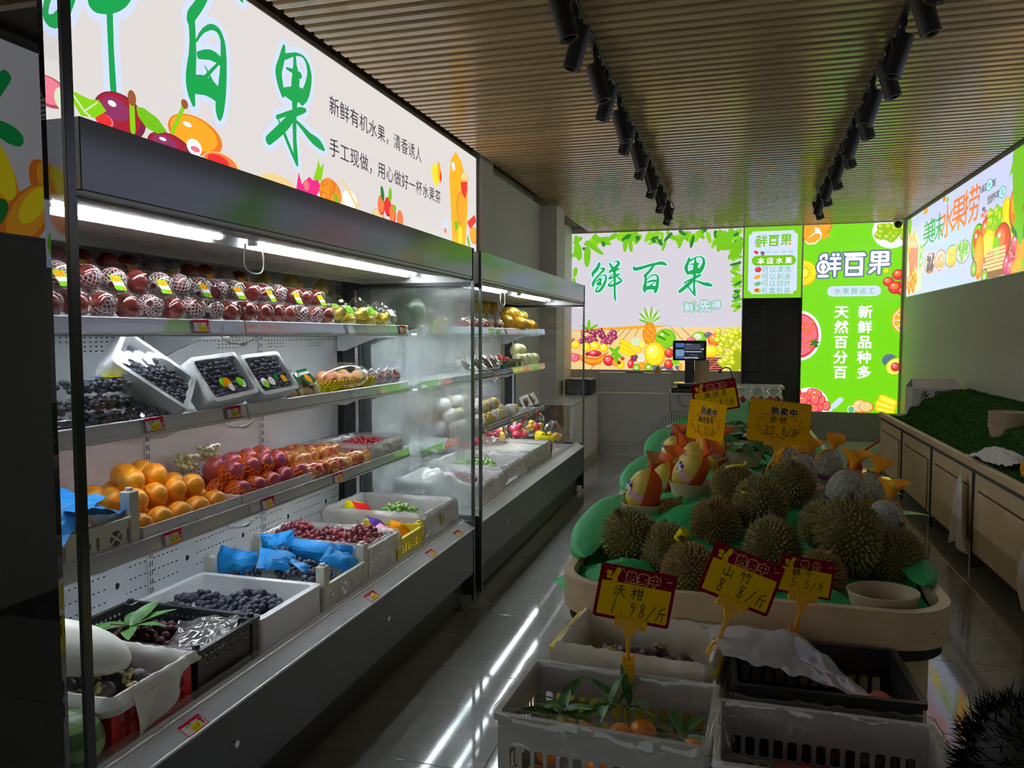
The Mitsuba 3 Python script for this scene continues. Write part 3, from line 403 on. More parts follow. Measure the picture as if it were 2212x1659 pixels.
PAL = dict(grn=(0, 158, 74), dgrn=(24, 120, 40), lime=(132, 205, 8), leaf=(112, 190, 12), yel=(245, 225, 20), lemon=(250, 240, 90), org=(245, 165, 30), dorg=(228, 120, 24), red=(228, 40, 42), dred=(165, 20, 45),
    pink=(235, 110, 130), plum=(120, 22, 60), purp=(140, 45, 95), halo=(205, 218, 255), wht=(240, 240, 248), ink=(62, 56, 66), tan=(236, 205, 140), brn=(150, 85, 45), dbrn=(95, 52, 34), pale=(214, 226, 190), navy=(48, 52, 92), grape=(205, 218, 30), dgrape=(160, 175, 8),
    coral=(240, 120, 62), mint=(95, 185, 120), teal=(70, 170, 165), grey=(150, 150, 160), aqua=(190, 235, 245), slate=(88, 108, 140), magenta=(235, 30, 130), cup=(246, 176, 20))
PRINT_N = [0]
class Art:
    """Layers of flat print on a sign; later layers cover earlier ones."""
    def __init__(self, panel): self.panel, self.layers = panel, []
    def add(self, g, c): self.layers.append((g, c))
    def ell(self, u, v, ru, rv, c, rot=0):
        g = affinity.scale(Point(0, 0).buffer(1, 8), ru, rv); g = affinity.rotate(g, rot, origin=(0, 0)) if rot else g
        self.add(affinity.translate(g, u, v), c)
    def fruit(self, u, v, ru, rv, cs, hl='wht', rot=0):
        self.ell(u, v, ru, rv, cs[0], rot); self.ell(u-0.06*ru, v+0.07*rv, ru*0.86, rv*0.86, cs[1], rot)
        if len(cs) > 2: self.ell(u-0.2*ru, v+0.24*rv, ru*0.55, rv*0.5, cs[2], rot)
        if hl: self.ell(u-0.32*ru, v+0.42*rv, ru*0.16, rv*0.13, hl, rot)
    def fruit4(self, l, r, t, b, cs, hl='wht', rot=0):
        self.fruit((l[0]+r[0])/2, (t[1]+b[1])/2, (r[0]-l[0])/2, (t[1]-b[1])/2, cs, hl, rot)
    def poly(self, c, *p): self.add(Polygon([tuple(x) for x in p]).buffer(0), c)
    def leaf(self, u, v, L, w, ang, c):
        t = np.linspace(0, PI, 8); x = (1-np.cos(t))/2*L; y = np.sin(t)**0.8*w*(1-0.25*x/L)
        a = math.radians(ang); p = np.vstack([np.stack([x, y], 1), np.stack([x, -y], 1)[::-1][1:-1]])
        self.poly(c, *[(u+a_*math.cos(a)-b_*math.sin(a), v+a_*math.sin(a)+b_*math.cos(a)) for a_, b_ in p])
    def bunch(self, u, v, w, h, r, n, cs, seed=0, taper=0.6):
        q = np.random.default_rng(seed)
        for i in range(n):
            y = q.random(); x = (q.random()-0.5)*(1-taper*y)
            self.fruit(u+x*w, v-y*h, r*(0.85+0.3*q.random()), r*(0.85+0.3*q.random()), cs)
    def curve(self, c, r, *p): self.add(LineString([tuple(x) for x in p]).buffer(r, 4), c)
    def build(self, parent, o, ax, ay, bg, cut=None, gain=1.0):
        """Adds the panel and the printed areas as lit parts of the sign."""
        covered, by = Polygon(), {}
        for g, c in reversed(self.layers):
            g = g.buffer(0).intersection(self.panel).difference(covered)
            if g.area > 1e-7: by.setdefault(c, []).append(g); covered = covered.union(g)
        by['_'] = [self.panel.difference(covered)]
        o, ax, ay = (np.asarray(x, float) for x in (o, ax, ay))
        for c, gs in by.items():
            t = tri2(shapely.union_all([x.buffer(0) for x in gs]).simplify(0.0004))
            if t is None: continue
            p, f = t; rgbv = lin(bg if c == '_' else PAL[c])
            cr = np.cross(p[f[:, 1]]-p[f[:, 0]], p[f[:, 2]]-p[f[:, 0]]); f = np.where((cr < 0)[:, None], f[:, ::-1], f)
            w = max(0.02, float(np.abs(cr).sum()/2*np.mean(rgbv)))
            obj('lit_panel' if c == '_' else 'printed_area', mesh(o+p[:, :1]*ax+p[:, 1:]*ay, f), 'm_print', parent, kind=None if c == '_' else 'stuff',
                emitter={'type': 'area', 'radiance': rgb([x*SIGN*gain for x in rgbv]), 'sampling_weight': w})
mat('m_print', (0.12, 0.12, 0.12), 0.25, 0.4)

def sign_box(name, label, art, o, ax, ay, bg, depth, gain=1.0, rim='m_white_metal'):
    k = thing(name, label, 'lit sign')
    art.build(k, o, ax, ay, bg, gain=gain)
    u0, v0, u1, v1 = art.panel.bounds; o, ax, ay = (np.asarray(x, float) for x in (o, ax, ay)); n = np.cross(ax, ay)
    m = bx(u0-0.012, u1+0.012, v0-0.012, v1+0.012, -depth, -0.003, 0.004)
    obj('box', mesh(o+m.vertices[:, :1]*ax+m.vertices[:, 1:2]*ay+m.vertices[:, 2:]*n, m.faces), rim, k)
    return k

# --- the long sign on the left wall
A = Art(pbox(1.55, 6.785, 2.16, 3.145))
q = [(2.176, 2.683, 2.579, 2.846, 2.441, 2.390)]
def halo(art, g, r=0.03): art.add(g.buffer(r, 4), 'halo'); art.add(g, 'grn')
halo(A, fit(BRUSH[0], 2.098, 2.575, 2.390, 3.33))
halo(A, fit(BRUSH[1], 2.698, 3.297, 2.518, 3.215))
halo(A, fit(BRUSH[2], 3.462, 4.053, 2.447, 3.060))
A.add(line_of('新鲜有机水果，清香诱人', 4.169, 2.881, 5.436, 2.886, 0.115, 0.125, 0.004), 'ink')
A.add(line_of('手工现做，用心做好一杯水果茶', 4.162, 2.639, 5.828, 2.639, 0.115, 0.125, 0.004), 'ink')
A.fruit4((2.089, 2.347), (2.259, 2.398), (2.193, 2.428), (2.188, 2.322), ('dred', 'pink', 'pink'))
A.ell(2.229, 2.366, 0.035, 0.04, 'pale')
A.fruit4((2.367, 2.346), (2.630, 2.380), (2.504, 2.465), (2.497, 2.293), ('plum', 'dred', 'purp'))
A.fruit4((2.371, 2.339), (2.460, 2.350), (2.416, 2.366), (2.414, 2.316), ('pink', 'red'), None)
A.poly('lime', (2.259, 2.385), (2.280, 2.407), (2.352, 2.400), (2.391, 2.410), (2.427, 2.379), (2.371, 2.339), (2.307, 2.330))
A.curve('pale', 0.004, (2.275, 2.394), (2.323, 2.351), (2.349, 2.338)); A.curve('pale', 0.003, (2.323, 2.351), (2.384, 2.398))
A.fruit4((2.757, 2.394), (3.114, 2.420), (2.919, 2.494), (2.950, 2.332), ('dorg', 'org', 'org'))
A.fruit4((2.636, 2.336), (2.897, 2.369), (2.749, 2.380), (2.744, 2.268), ('plum', 'dred', 'purp'))
A.curve('lime', 0.014, (2.558, 2.450), (2.559, 2.340)); A.ell(2.559, 2.465, 0.022, 0.03, 'brn')
A.curve('lime', 0.010, (2.861, 2.521), (2.782, 2.390)); A.ell(2.864, 2.528, 0.022, 0.02, 'brn')
A.poly('leaf', (2.580, 2.439), (2.620, 2.444), (2.697, 2.425), (2.751, 2.383), (2.694, 2.361), (2.630, 2.371), (2.588, 2.405))
A.ell(2.920, 2.359, 0.05, 0.035, 'wht'); A.ell(2.926, 2.352, 0.03, 0.012, 'pink')
A.fruit4((2.971, 2.316), (3.250, 2.333), (3.079, 2.375), (3.108, 2.272), ('tan', 'coral', 'red'), None)
A.fruit4((3.400, 2.302), (3.739, 2.322), (3.564, 2.366), (3.561, 2.266), ('tan', 'tan'), None)
A.poly('magenta', (3.766, 2.420), (3.797, 2.362), (3.875, 2.417), (3.914, 2.404), (3.965, 2.419), (4.005, 2.385), (3.931, 2.304), (3.739, 2.322))
A.ell(3.844, 2.365, 0.03, 0.03, 'pink')
A.poly('lime', (3.914, 2.409), (3.951, 2.467), (3.978, 2.532), (3.998, 2.492), (4.040, 2.527), (4.017, 2.449), (4.001, 2.415), (3.955, 2.417))
A.ell(4.110, 2.366, 0.13, 0.085, 'dorg')
for i in range(40):
    a = rng.random()*6.28; r_ = rng.random()**0.5; A.leaf(4.110+0.11*r_*math.cos(a), 2.366+0.07*r_*math.sin(a), 0.03, 0.006, 90-math.cos(a)*50, 'org')
A.leaf(4.154, 2.374, 0.09, 0.02, -50, 'leaf')
A.fruit4((4.244, 2.370), (4.466, 2.394), (4.351, 2.431), (4.347, 2.304), ('tan', 'wht'), None); A.curve('tan', 0.012, (4.264, 2.470), (4.434, 2.345))
A.fruit4((4.667, 2.353), (4.835, 2.357), (4.750, 2.380), (4.762, 2.291), ('coral', 'tan'), None)
for a, b, c_ in ((824, 445, 'red'), (840, 450, 'dred'), (851, 465, 'red'), (860, 474, 'coral')): A.fruit(*{824: (4.793, 2.409), 840: (4.894, 2.412), 851: (4.968, 2.376), 860: (5.092, 2.356)}[a], 0.055, 0.065, (c_, 'coral' if c_ != 'dred' else 'red'), None)
A.leaf(4.822, 2.441, 0.10, 0.03, 105, 'dgrn'); A.leaf(4.925, 2.452, 0.10, 0.03, 82, 'leaf'); A.ell(5.000, 2.419, 0.03, 0.025, 'leaf')
A.ell(5.781, 2.804, 0.07, 0.085, 'yel', 15); A.ell(5.861, 2.838, 0.035, 0.085, 'org', 10); A.ell(5.892, 2.808, 0.02, 0.04, 'red')
A.poly('cup', (6.092, 2.835), (6.127, 2.994), (6.240, 3.083), (6.366, 3.045), (6.461, 2.958), (6.559, 2.929), (6.544, 2.660), (6.478, 2.288), (6.162, 2.254), (6.132, 2.519))
A.poly('wht', (6.138, 2.969), (6.205, 2.991), (6.238, 2.937), (6.170, 2.908)); A.poly('tan', (6.401, 2.946), (6.547, 2.951), (6.546, 2.894), (6.376, 2.886))
A.poly('red', (6.364, 2.856), (6.534, 2.888), (6.533, 2.820), (6.483, 2.727), (6.387, 2.774)); A.ell(6.362, 2.632, 0.10, 0.14, 'dorg'); A.ell(6.374, 2.633, 0.085, 0.13, 'org')
A.poly('leaf', (6.210, 2.500), (6.302, 2.513), (6.301, 2.442), (6.221, 2.435)); A.poly('yel', (6.301, 2.465), (6.396, 2.478), (6.393, 2.279), (6.299, 2.269))
A.poly('red', (6.530, 2.536), (6.735, 2.631), (6.787, 2.581), (6.617, 2.487)); A.fruit4((6.604, 2.424), (6.826, 2.451), (6.747, 2.517), (6.746, 2.366), ('dorg', 'org'), None)
A.leaf(6.529, 2.415, 0.12, 0.03, -50, 'leaf'); A.ell(6.001, 2.437, 0.06, 0.05, 'halo'); A.ell(5.990, 2.394, 0.03, 0.02, 'coral')
sign_box('left_sign', 'long white lit sign with big green brush characters over the left chillers', A, (-2.277, 0, 0), (0, 1, 0), (0, 0, 1), (216, 210, 208), 0.07)

# --- the big fruit sign on the rear wall
A = Art(pbox(-2.60, 0.125, 0.995, 3.145))
A.poly('tan', (-2.585, 1.615), (-2.016, 1.618), (-1.368, 1.653), (0.150, 1.672), (0.2, 0.9), (-2.7, 0.9))
A.poly('org', (-2.585, 1.599), (-2.129, 1.647), (-1.369, 1.689), (-0.846, 1.691), (-1.368, 1.645), (-2.129, 1.612))
for a in ((-1.714, 1.630, -1.966, 1.360), (-1.619, 1.638, -1.870, 1.377), (-1.525, 1.645, -1.711, 1.409), (-1.415, 1.648, -1.492, 1.504), (-0.921, 1.660, -0.705, 1.428), (-0.769, 1.659, -0.509, 1.413), (-2.060, 1.104, -2.205, 0.975)): A.curve('brn', 0.004, a[:2], a[2:])
lq = np.random.default_rng(3)
for i in range(90):
    t = lq.random(); u_ = -2.55+2.66*t; d = 0.10+0.16*abs(math.sin(7*t+0.6))+(0.25 if t < 0.16 or t > 0.85 else 0)
    A.leaf(u_, 3.16-0.6*d*lq.random(), 0.10+0.10*lq.random(), 0.028+0.02*lq.random(), -90+70*(lq.random()-0.5)*2, ('leaf', 'leaf', 'lime', 'dgrn')[int(lq.random()*4)])
for i in range(60):
    t = lq.random(); A.leaf(0.13-0.10*lq.random()*(1.3-t), 3.1-1.15*t, 0.09+0.06*lq.random(), 0.025, 180+70*(lq.random()-0.3), ('leaf', 'lime', 'dgrn')[int(lq.random()*3)])
for p, L, w, a in (((-2.234, 2.947), 0.33, 0.06, -92), ((-2.267, 3.027), 0.36, 0.045, -38), ((-2.412, 3.000), 0.28, 0.07, -80), ((-1.632, 3.037), 0.20, 0.04, -95), ((-1.570, 3.020), 0.19, 0.038, -82), ((-0.195, 3.034), 0.24, 0.05, -100), ((0.026, 2.907), 0.24, 0.06, 195), ((0.082, 2.995), 0.3, 0.07, -100), ((0.084, 2.920), 0.3, 0.04, -125), ((-0.123, 3.107), 0.28, 0.045, -130), ((-0.050, 3.104), 0.25, 0.07, -110)):
    A.leaf(*p, L, w, a, 'leaf')
A.leaf(-2.418, 2.620, 0.16, 0.04, -100, 'leaf'); A.leaf(-2.458, 2.462, 0.14, 0.03, -80, 'leaf')
for i, b in enumerate(((-2.173, 2.709, -1.681, 2.071), (-1.519, 2.677, -0.992, 2.189), (-0.818, 2.743, -0.305, 2.134))):
    g = fit(BRUSH[i], b[0], b[2], b[3], b[1]); A.add(g.buffer(0.016, 4), 'aqua'); A.add(g, 'grn')
for txt, c0, c1, h in (('“', (-0.747, 1.998), None, 0.10), ('鲜', (-0.653, 1.967), None, 0.145), ('”', (-0.548, 2.004), None, 0.10), ('到', (-0.530, 1.953), None, 0.085), ('先', (-0.414, 1.987), None, 0.185), ('得', (-0.251, 2.001), None, 0.135)):
    g = line_of(txt, *c0, *c0, h, None, 0.03); A.add(g.buffer(0.010), 'mint'); A.add(g, 'halo')
A.leaf(-2.209, 1.631, 0.16, 0.03, 88, 'leaf'); A.leaf(-2.193, 1.631, 0.15, 0.025, 30, 'leaf'); A.leaf(-2.209, 1.631, 0.14, 0.025, 150, 'leaf')
A.bunch(-2.112, 1.599, 0.62, 0.20, 0.036, 44, ('plum', 'purp', 'pink'), 5, -0.2); A.bunch(-2.161, 1.623, 0.3, 0.22, 0.034, 20, ('plum', 'purp', 'pink'), 6, -0.5)
A.poly('dorg', (-2.501, 1.269), (-2.255, 1.199), (-2.093, 1.176), (-1.885, 1.281), (-2.012, 1.089), (-2.141, 1.047), (-2.287, 1.102)); A.poly('org', (-2.451, 1.246), (-2.255, 1.167), (-2.093, 1.144), (-1.933, 1.217), (-2.044, 1.105), (-2.206, 1.103))
for p, r_ in (((-2.256, 1.351), 0.075), ((-2.111, 1.368), 0.075), ((-1.966, 1.336), 0.07), ((-2.419, 1.390), 0.07)): A.fruit(*p, r_, r_, ('org', 'yel', 'lemon'))
A.fruit(-2.110, 1.248, 0.11, 0.05, ('dred', 'red', 'pink')); A.fruit(-2.231, 1.239, 0.032, 0.032, ('plum', 'dred')); A.fruit(-2.077, 1.232, 0.032, 0.032, ('plum', 'dred')); A.fruit(-2.435, 1.181, 0.08, 0.07, ('red', 'pink', 'pink'))
A.fruit(-1.884, 1.138, 0.088, 0.085, ('dred', 'red', 'pink')); A.fruit(-1.772, 1.107, 0.06, 0.06, ('dorg', 'org'), None)
for L, w, a in ((0.12, 0.03, 140), (0.12, 0.035, 50), (0.18, 0.04, -75), (0.16, 0.035, -40), (0.10, 0.025, 230)): A.leaf(-1.790, 1.274, L, w, a, 'leaf')
for a, b in (((-1.680, 1.449), (-1.411, 1.300)), ((-1.687, 1.377), (-1.434, 1.213)), ((-1.687, 1.306), (-1.489, 1.213))):
    A.curve('org', 0.036, a, b); A.curve('yel', 0.03, a, b)
A.fruit(-1.460, 1.441, 0.075, 0.07, ('pale', 'pale'), None); A.fruit(-1.358, 1.391, 0.055, 0.065, ('org', 'lemon'), None)
for a in range(0, 190, 16): A.leaf(-1.253, 1.723, 0.17+0.10*math.sin(math.radians(a)), 0.018, a*0.8+18, 'leaf' if a % 32 else 'pale')
A.ell(-1.251, 1.567, 0.105, 0.175, 'dorg')
for i in range(9):
    for j in range(6):
        x_, y_ = (j-2.5+(i % 2)*0.5)*0.034, (i-4)*0.036
        if (x_/0.10)**2+(y_/0.165)**2 < 1: A.ell(-1.251+x_, 1.567+y_, 0.013, 0.014, 'org' if (i+j) % 3 else 'yel')
A.fruit(-1.003, 1.486, 0.16, 0.155, ('leaf', 'lime', 'lime')); A.curve('dgrn', 0.012, (-1.119, 1.528), (-1.011, 1.473)); A.curve('dgrn', 0.008, (-1.058, 1.606), (-0.950, 1.536))
A.fruit(-1.162, 1.236, 0.165, 0.20, ('org', 'yel', 'lemon')); A.ell(-1.379, 1.190, 0.058, 0.07, 'wht'); A.ell(-1.379, 1.190, 0.045, 0.056, 'pale')
A.bunch(-1.504, 1.205, 0.13, 0.06, 0.028, 10, ('plum', 'purp'), 9); A.fruit(-1.538, 1.086, 0.05, 0.07, ('dred', 'red', 'pink')); A.fruit(-1.693, 1.076, 0.055, 0.07, ('org', 'yel'), None); A.fruit(-1.665, 1.172, 0.03, 0.03, ('dred', 'red')); A.fruit(-1.721, 1.108, 0.03, 0.03, ('plum', 'dred'))
A.fruit(-1.354, 1.064, 0.07, 0.06, ('dorg', 'org'), None)
for p in ((-1.448, 1.032), (-1.260, 1.042)): A.ell(*p, 0.062, 0.06, 'brn'); A.ell(*p, 0.056, 0.054, 'lime'); A.ell(*p, 0.022, 0.022, 'wht')
A.bunch(-0.975, 1.053, 0.42, 0.05, 0.022, 34, ('navy', 'slate'), 11, 0)
for p in ((-0.944, 1.264), (-0.948, 1.092)): A.fruit(*p, 0.07, 0.075, ('dred', 'red', 'coral'))
A.fruit(-0.846, 1.132, 0.06, 0.05, ('leaf', 'lime'), None); A.poly('org', (-0.792, 1.117), (-0.746, 1.102), (-0.737, 1.009), (-0.798, 1.008))
A.fruit(-0.496, 1.498, 0.115, 0.10, ('leaf', 'lime', 'pale')); A.fruit(-0.615, 1.462, 0.07, 0.05, ('red', 'pink')); A.fruit(-0.362, 1.544, 0.06, 0.045, ('purp', 'slate'))
A.poly('dbrn', (-0.461, 1.198), (-0.164, 1.200), (-0.146, 1.001), (-0.473, 0.997))
for i in range(5): A.curve('pink', 0.006, (-0.454, 1.175-0.036*i), (-0.164, 1.177-0.036*i))
A.curve('coral', 0.006, (-0.429, 1.059), (-0.297, 1.184)); A.curve('coral', 0.006, (-0.339, 1.014), (-0.207, 1.154))
A.fruit(-0.257, 1.467, 0.11, 0.10, ('red', 'coral', 'org')); A.fruit(-0.311, 1.299, 0.12, 0.10, ('org', 'yel', 'lemon'), None)
A.ell(0.043, 1.156, 0.11, 0.17, 'dgrape'); A.bunch(-0.046, 1.627, 0.36, 0.30, 0.046, 44, ('dgrape', 'grape', 'lemon'), 13, 0); A.bunch(-0.092, 1.308, 0.22, 0.26, 0.044, 20, ('dgrape', 'grape', 'lemon'), 14, 0.2)
sign_box('rear_sign', 'white lit sign with fruit, leaves and green brush characters behind the checkout counter', A, (0, 12.19, 0), (1, 0, 0), (0, 0, 1), (206, 201, 211), 0.06)

# --- the small price-list sign beside it
A = Art(pbox(0.145, 0.955, 2.095, 3.150))
A.add(pbox(0.205, 0.895, 2.155, 3.085).difference(shapely.union_all([Point(x, y).buffer(0.05, 5) for x in (0.205, 0.895) for y in (2.155, 3.085)])), 'halo')
LOGO = []
def _cap(x0, y0, x1, y1, r): return LineString([(x0, y0), (x1, y1)]).buffer(r, 6)
def rounded_name():
    """The rounded shop lettering, in the pixel units of its zoom."""
    a = [Point(300, 570).buffer(180, 12).difference(Point(300, 570).buffer(112, 12).difference(shapely.union_all([Point(300, 570).buffer(78, 10), sbox(270, 380, 330, 800)]))),
         LineString([(225, 350), (235, 300), (290, 260), (375, 250), (380, 350)]).buffer(38, 5), _cap(180, 810, 420, 810, 38), Point(570, 250).buffer(50), Point(688, 250).buffer(50),
         _cap(500, 350, 755, 350, 36), _cap(440, 490, 750, 490, 36), _cap(430, 615, 750, 615, 36), _cap(612, 350, 612, 810, 36),
         Polygon([(825, 210), (1380, 205), (1440, 290), (1420, 305), (930, 325), (860, 270)]), sbox(1075, 300, 1150, 400), sbox(885, 330, 1360, 820).buffer(-20).buffer(20).difference(shapely.union_all([sbox(975, 415, 1265, 570), sbox(965, 645, 1255, 740)])),
         sbox(1550, 185, 2040, 475).buffer(-45).buffer(45).difference(shapely.union_all([sbox(1640, 260, 1750, 300), sbox(1835, 255, 1945, 295), sbox(1640, 365, 1750, 410), sbox(1830, 360, 1945, 405)])),
         _cap(1550, 545, 2030, 530, 38), _cap(1782, 470, 1778, 755, 40), _cap(1530, 735, 1670, 630, 38)]
    return affinity.scale(shapely.union_all(a), 1, -1, origin=(0, 0)).simplify(4)
NAME = rounded_name()
A.add(fit(NAME, 0.294, 0.808, 2.852, 3.030), 'leaf'); A.ell(0.783, 2.890, 0.022, 0.02, 'org')
A.ell(0.314, 2.775, 0.035, 0.022, 'red', -35); A.bunch(0.402, 2.791, 0.06, 0.05, 0.016, 8, ('purp', 'slate'), 4)
A.add(line_of('绿色·天然', 0.467, 2.776, 0.603, 2.772, 0.035), 'mint'); A.add(line_of('健康·新鲜', 0.677, 2.772, 0.816, 2.773, 0.035), 'mint')
A.add(LineString([(0.328, 2.652), (0.802, 2.649)]).buffer(0.075, 8), 'leaf'); A.add(line_of('本店水果', 0.385, 2.647, 0.773, 2.646, 0.10, None, 0.035), 'wht')
for t, p, p1 in (('可以清洗', (0.447, 2.516), (0.763, 2.516)), ('可以剥皮', (0.449, 2.413), (0.765, 2.410)), ('可以切片', (0.446, 2.314), (0.764, 2.308)), ('礼盒包装', (0.448, 2.209), (0.761, 2.205))): A.add(line_of(t, *p, *p1, 0.10), 'mint')
A.fruit(0.346, 2.519, 0.045, 0.04, ('dred', 'red')); A.ell(0.338, 2.410, 0.05, 0.028, 'org', 25); A.ell(0.344, 2.308, 0.05, 0.03, 'mint', 15); A.fruit(0.342, 2.208, 0.05, 0.035, ('lime', 'org', 'red'), None)
sign_box('service_sign', 'small white lit notice with green border listing fruit services above the dark doorway', A, (0, 12.19, 0), (1, 0, 0), (0, 0, 1), (118, 200, 6), 0.06)

# --- the tall lime sign
A = Art(pbox(0.978, 2.300, 0.413, 3.150))
def sl(art, u, v, r, rim, flesh, seg, c=None):
    art.ell(u, v, r, r, rim); art.ell(u, v, r*0.9, r*0.9, 'wht'); 
    for k in range(10):
        a0, a1 = math.radians(36*k+3), math.radians(36*k+33); art.poly(flesh, (u+0.07*r*math.cos((a0+a1)/2), v+0.07*r*math.sin((a0+a1)/2)), *[(u+0.84*r*math.cos(x), v+0.84*r*math.sin(x)) for x in np.linspace(a0, a1, 4)])
A.fruit(1.016, 3.113, 0.28, 0.20, ('dorg', 'org', 'org'), None); A.fruit(1.261, 3.147, 0.10, 0.13, ('dorg', 'org'), None)
A.poly('wht', (0.987, 2.922), (1.038, 2.868), (1.136, 2.870), (1.208, 2.941), (1.228, 3.018), (1.180, 3.107), (1.122, 3.117), (1.132, 3.048)); A.poly('org', (0.995, 2.930), (1.045, 2.890), (1.128, 2.891), (1.197, 2.950), (1.208, 3.010), (1.149, 3.030)); A.poly('org', (1.225, 2.932), (1.362, 2.988), (1.222, 3.062))
A.ell(2.157, 3.028, 0.26, 0.25, 'wht'); A.bunch(2.155, 3.096, 0.42, 0.19, 0.05, 40, ('dgrape', 'lime', 'grape'), 22, 0.2)
A.ell(0.984, 2.450, 0.18, 0.19, 'org'); A.ell(0.989, 2.458, 0.165, 0.175, 'yel'); A.ell(0.989, 2.458, 0.05, 0.05, 'lemon')
for k in range(14): A.ell(0.989+0.08*math.cos(k*0.45), 2.458+0.085*math.sin(k*0.45), 0.009, 0.006, 'dbrn', k*26)
g = fit(NAME, 1.163, 2.148, 2.382, 2.746); A.add(g.buffer(0.02, 4), 'slate'); A.add(g, 'wht'); A.fruit(2.098, 2.463, 0.034, 0.034, ('org', 'yel'), None)
for p, r_ in (((2.131, 2.306), 0.075), ((2.261, 2.405), 0.085), ((2.335, 2.259), 0.08), ((2.227, 2.219), 0.10), ((2.322, 2.166), 0.07)): A.fruit(*p, r_, r_*0.9, ('dred', 'red', 'coral'))
A.add(LineString([(1.390, 2.180), (1.961, 2.180)]).buffer(0.075, 8), 'halo'); A.add(line_of('水果搬运工', 1.455, 2.184, 1.910, 2.184, 0.10), 'mint')
A.add(line_of('天然百分百', 1.520, 1.882, 1.522, 1.002, 0.195, 0.20, 0.034), 'wht'); A.add(line_of('新鲜品种多', 1.838, 1.880, 1.841, 1.006, 0.195, 0.20, 0.034), 'wht')
A.ell(0.952, 1.533, 0.30, 0.37, 'wht'); A.ell(0.943, 1.533, 0.27, 0.33, 'red'); A.ell(0.952, 1.542, 0.24, 0.30, 'pink'); A.bunch(0.997, 1.736, 0.30, 0.4, 0.025, 34, ('red', 'coral'), 31, 0)
for a in (20, 80, 140, -40, 200, -70): A.leaf(1.162, 1.418, 0.07, 0.018, a, 'dgrn')
sl(A, 2.389, 1.756, 0.205, 'org', 'cup', 0)
A.ell(2.178, 1.180, 0.10, 0.09, 'slate'); A.ell(2.267, 1.094, 0.155, 0.125, 'leaf', 28); A.ell(2.267, 1.094, 0.14, 0.11, 'lemon', 28); A.fruit(2.257, 1.086, 0.06, 0.065, ('dred', 'red', 'pink'))
A.ell(1.109, 0.511, 0.27, 0.26, 'wht'); A.bunch(1.087, 0.707, 0.44, 0.26, 0.072, 24, ('red', 'pink', 'coral'), 41, -0.2)
A.curve('halo', 0.018, (1.401, 0.430), (1.448, 0.502)); A.curve('halo', 0.04, (1.448, 0.502), (1.536, 0.593))
A.fruit(1.806, 0.502, 0.11, 0.10, ('dorg', 'tan', 'tan')); A.fruit(1.887, 0.496, 0.10, 0.08, ('dorg', 'tan'), None); A.ell(1.686, 0.455, 0.055, 0.06, 'pale'); A.ell(1.686, 0.455, 0.04, 0.045, 'mint')
for a, b in (((2.055, 0.483), (2.215, 0.452)), ((2.053, 0.552), (2.229, 0.505)), ((2.099, 0.632), (2.243, 0.566))): A.curve('org', 0.055, a, b); A.curve('yel', 0.047, a, b); A.curve('lemon', 0.02, a, b)
sign_box('lime_sign', 'tall lime green lit sign with white slogans and fruit pictures on the rear wall', A, (0, 12.19, 0), (1, 0, 0), (0, 0, 1), (116, 216, 4), 0.06)

# --- the sign on the right wall (u runs towards the door, so u = -y)
A = Art(pbox(-11.93, -3.0, 2.075, 3.135))
A.ell(-11.818, 3.040, 0.10, 0.12, 'leaf')
A.poly('pale', (-12.063, 2.918), (-11.402, 2.867), (-10.935, 2.641), (-11.042, 2.127), (-11.831, 2.094))
A.bunch(-11.708, 2.905, 0.55, 0.22, 0.055, 34, ('org', 'tan', 'org'), 51, 0); A.bunch(-11.570, 2.665, 0.5, 0.28, 0.06, 40, ('pink', 'coral', 'pink'), 52, 0); A.bunch(-11.628, 2.371, 0.55, 0.22, 0.055, 40, ('dorg', 'org', 'tan'), 53, 0)
A.ell(-11.105, 2.560, 0.14, 0.14, 'lime'); A.ell(-11.105, 2.560, 0.11, 0.11, 'pale'); A.ell(-11.118, 2.568, 0.05, 0.05, 'lime')
A.add(line_of('美味', -10.727, 2.818, -10.308, 2.817, 0.34, 0.62, 0.0), 'grn')
A.add(line_of('水果捞', -9.868, 2.841, -8.945, 2.868, 0.40, 0.62, 0.004), 'coral')
A.ell(-10.030, 3.111, 0.06, 0.035, 'dorg'); A.ell(-9.890, 3.075, 0.06, 0.03, 'lime'); A.fruit(-10.918, 3.103, 0.10, 0.035, ('dorg', 'org'), None)
A.add(line_of('味道', -8.611, 2.960, -8.498, 2.966, 0.085, 0.16, 0.004), 'ink'); A.add(line_of('美', -8.258, 2.958, -8.258, 2.958, 0.085, 0.16, 0.004), 'ink'); A.ell(-8.383, 2.963, 0.10, 0.055, 'teal'); A.ell(-8.383, 2.963, 0.085, 0.046, 'aqua'); A.add(line_of('鲜', -8.383, 2.963, -8.383, 2.963, 0.06, 0.12), 'teal')
A.add(line_of('营养丰', -8.362, 2.823, -8.123, 2.832, 0.085, 0.16, 0.004), 'ink'); A.ell(-8.000, 2.828, 0.10, 0.055, 'teal'); A.ell(-8.000, 2.828, 0.085, 0.046, 'aqua'); A.add(line_of('富', -8.000, 2.828, -8.000, 2.828, 0.06, 0.12), 'teal')
for p, cs in (((-10.615, 2.423), ('dorg', 'coral', 'navy')), ((-10.119, 2.418), ('pink', 'wht', 'org')), ((-9.643, 2.417), ('teal', 'coral', 'yel')), ((-9.189, 2.419), ('grey', 'pale', 'leaf'))):
    A.ell(*p, 0.26, 0.125, cs[0]); A.ell(*p, 0.23, 0.11, 'pale'); A.bunch(p[0], p[1]+0.07, 0.34, 0.15, 0.045, 22, (cs[1], cs[2]), int(p[0]*100) % 97, 0.1)
for p, c_ in (((-8.562, 2.705), 'coral'), ((-8.475, 2.729), 'pink'), ((-8.534, 2.761), 'slate'), ((-8.455, 2.678), 'coral')): A.ell(*p, 0.05, 0.02, c_)
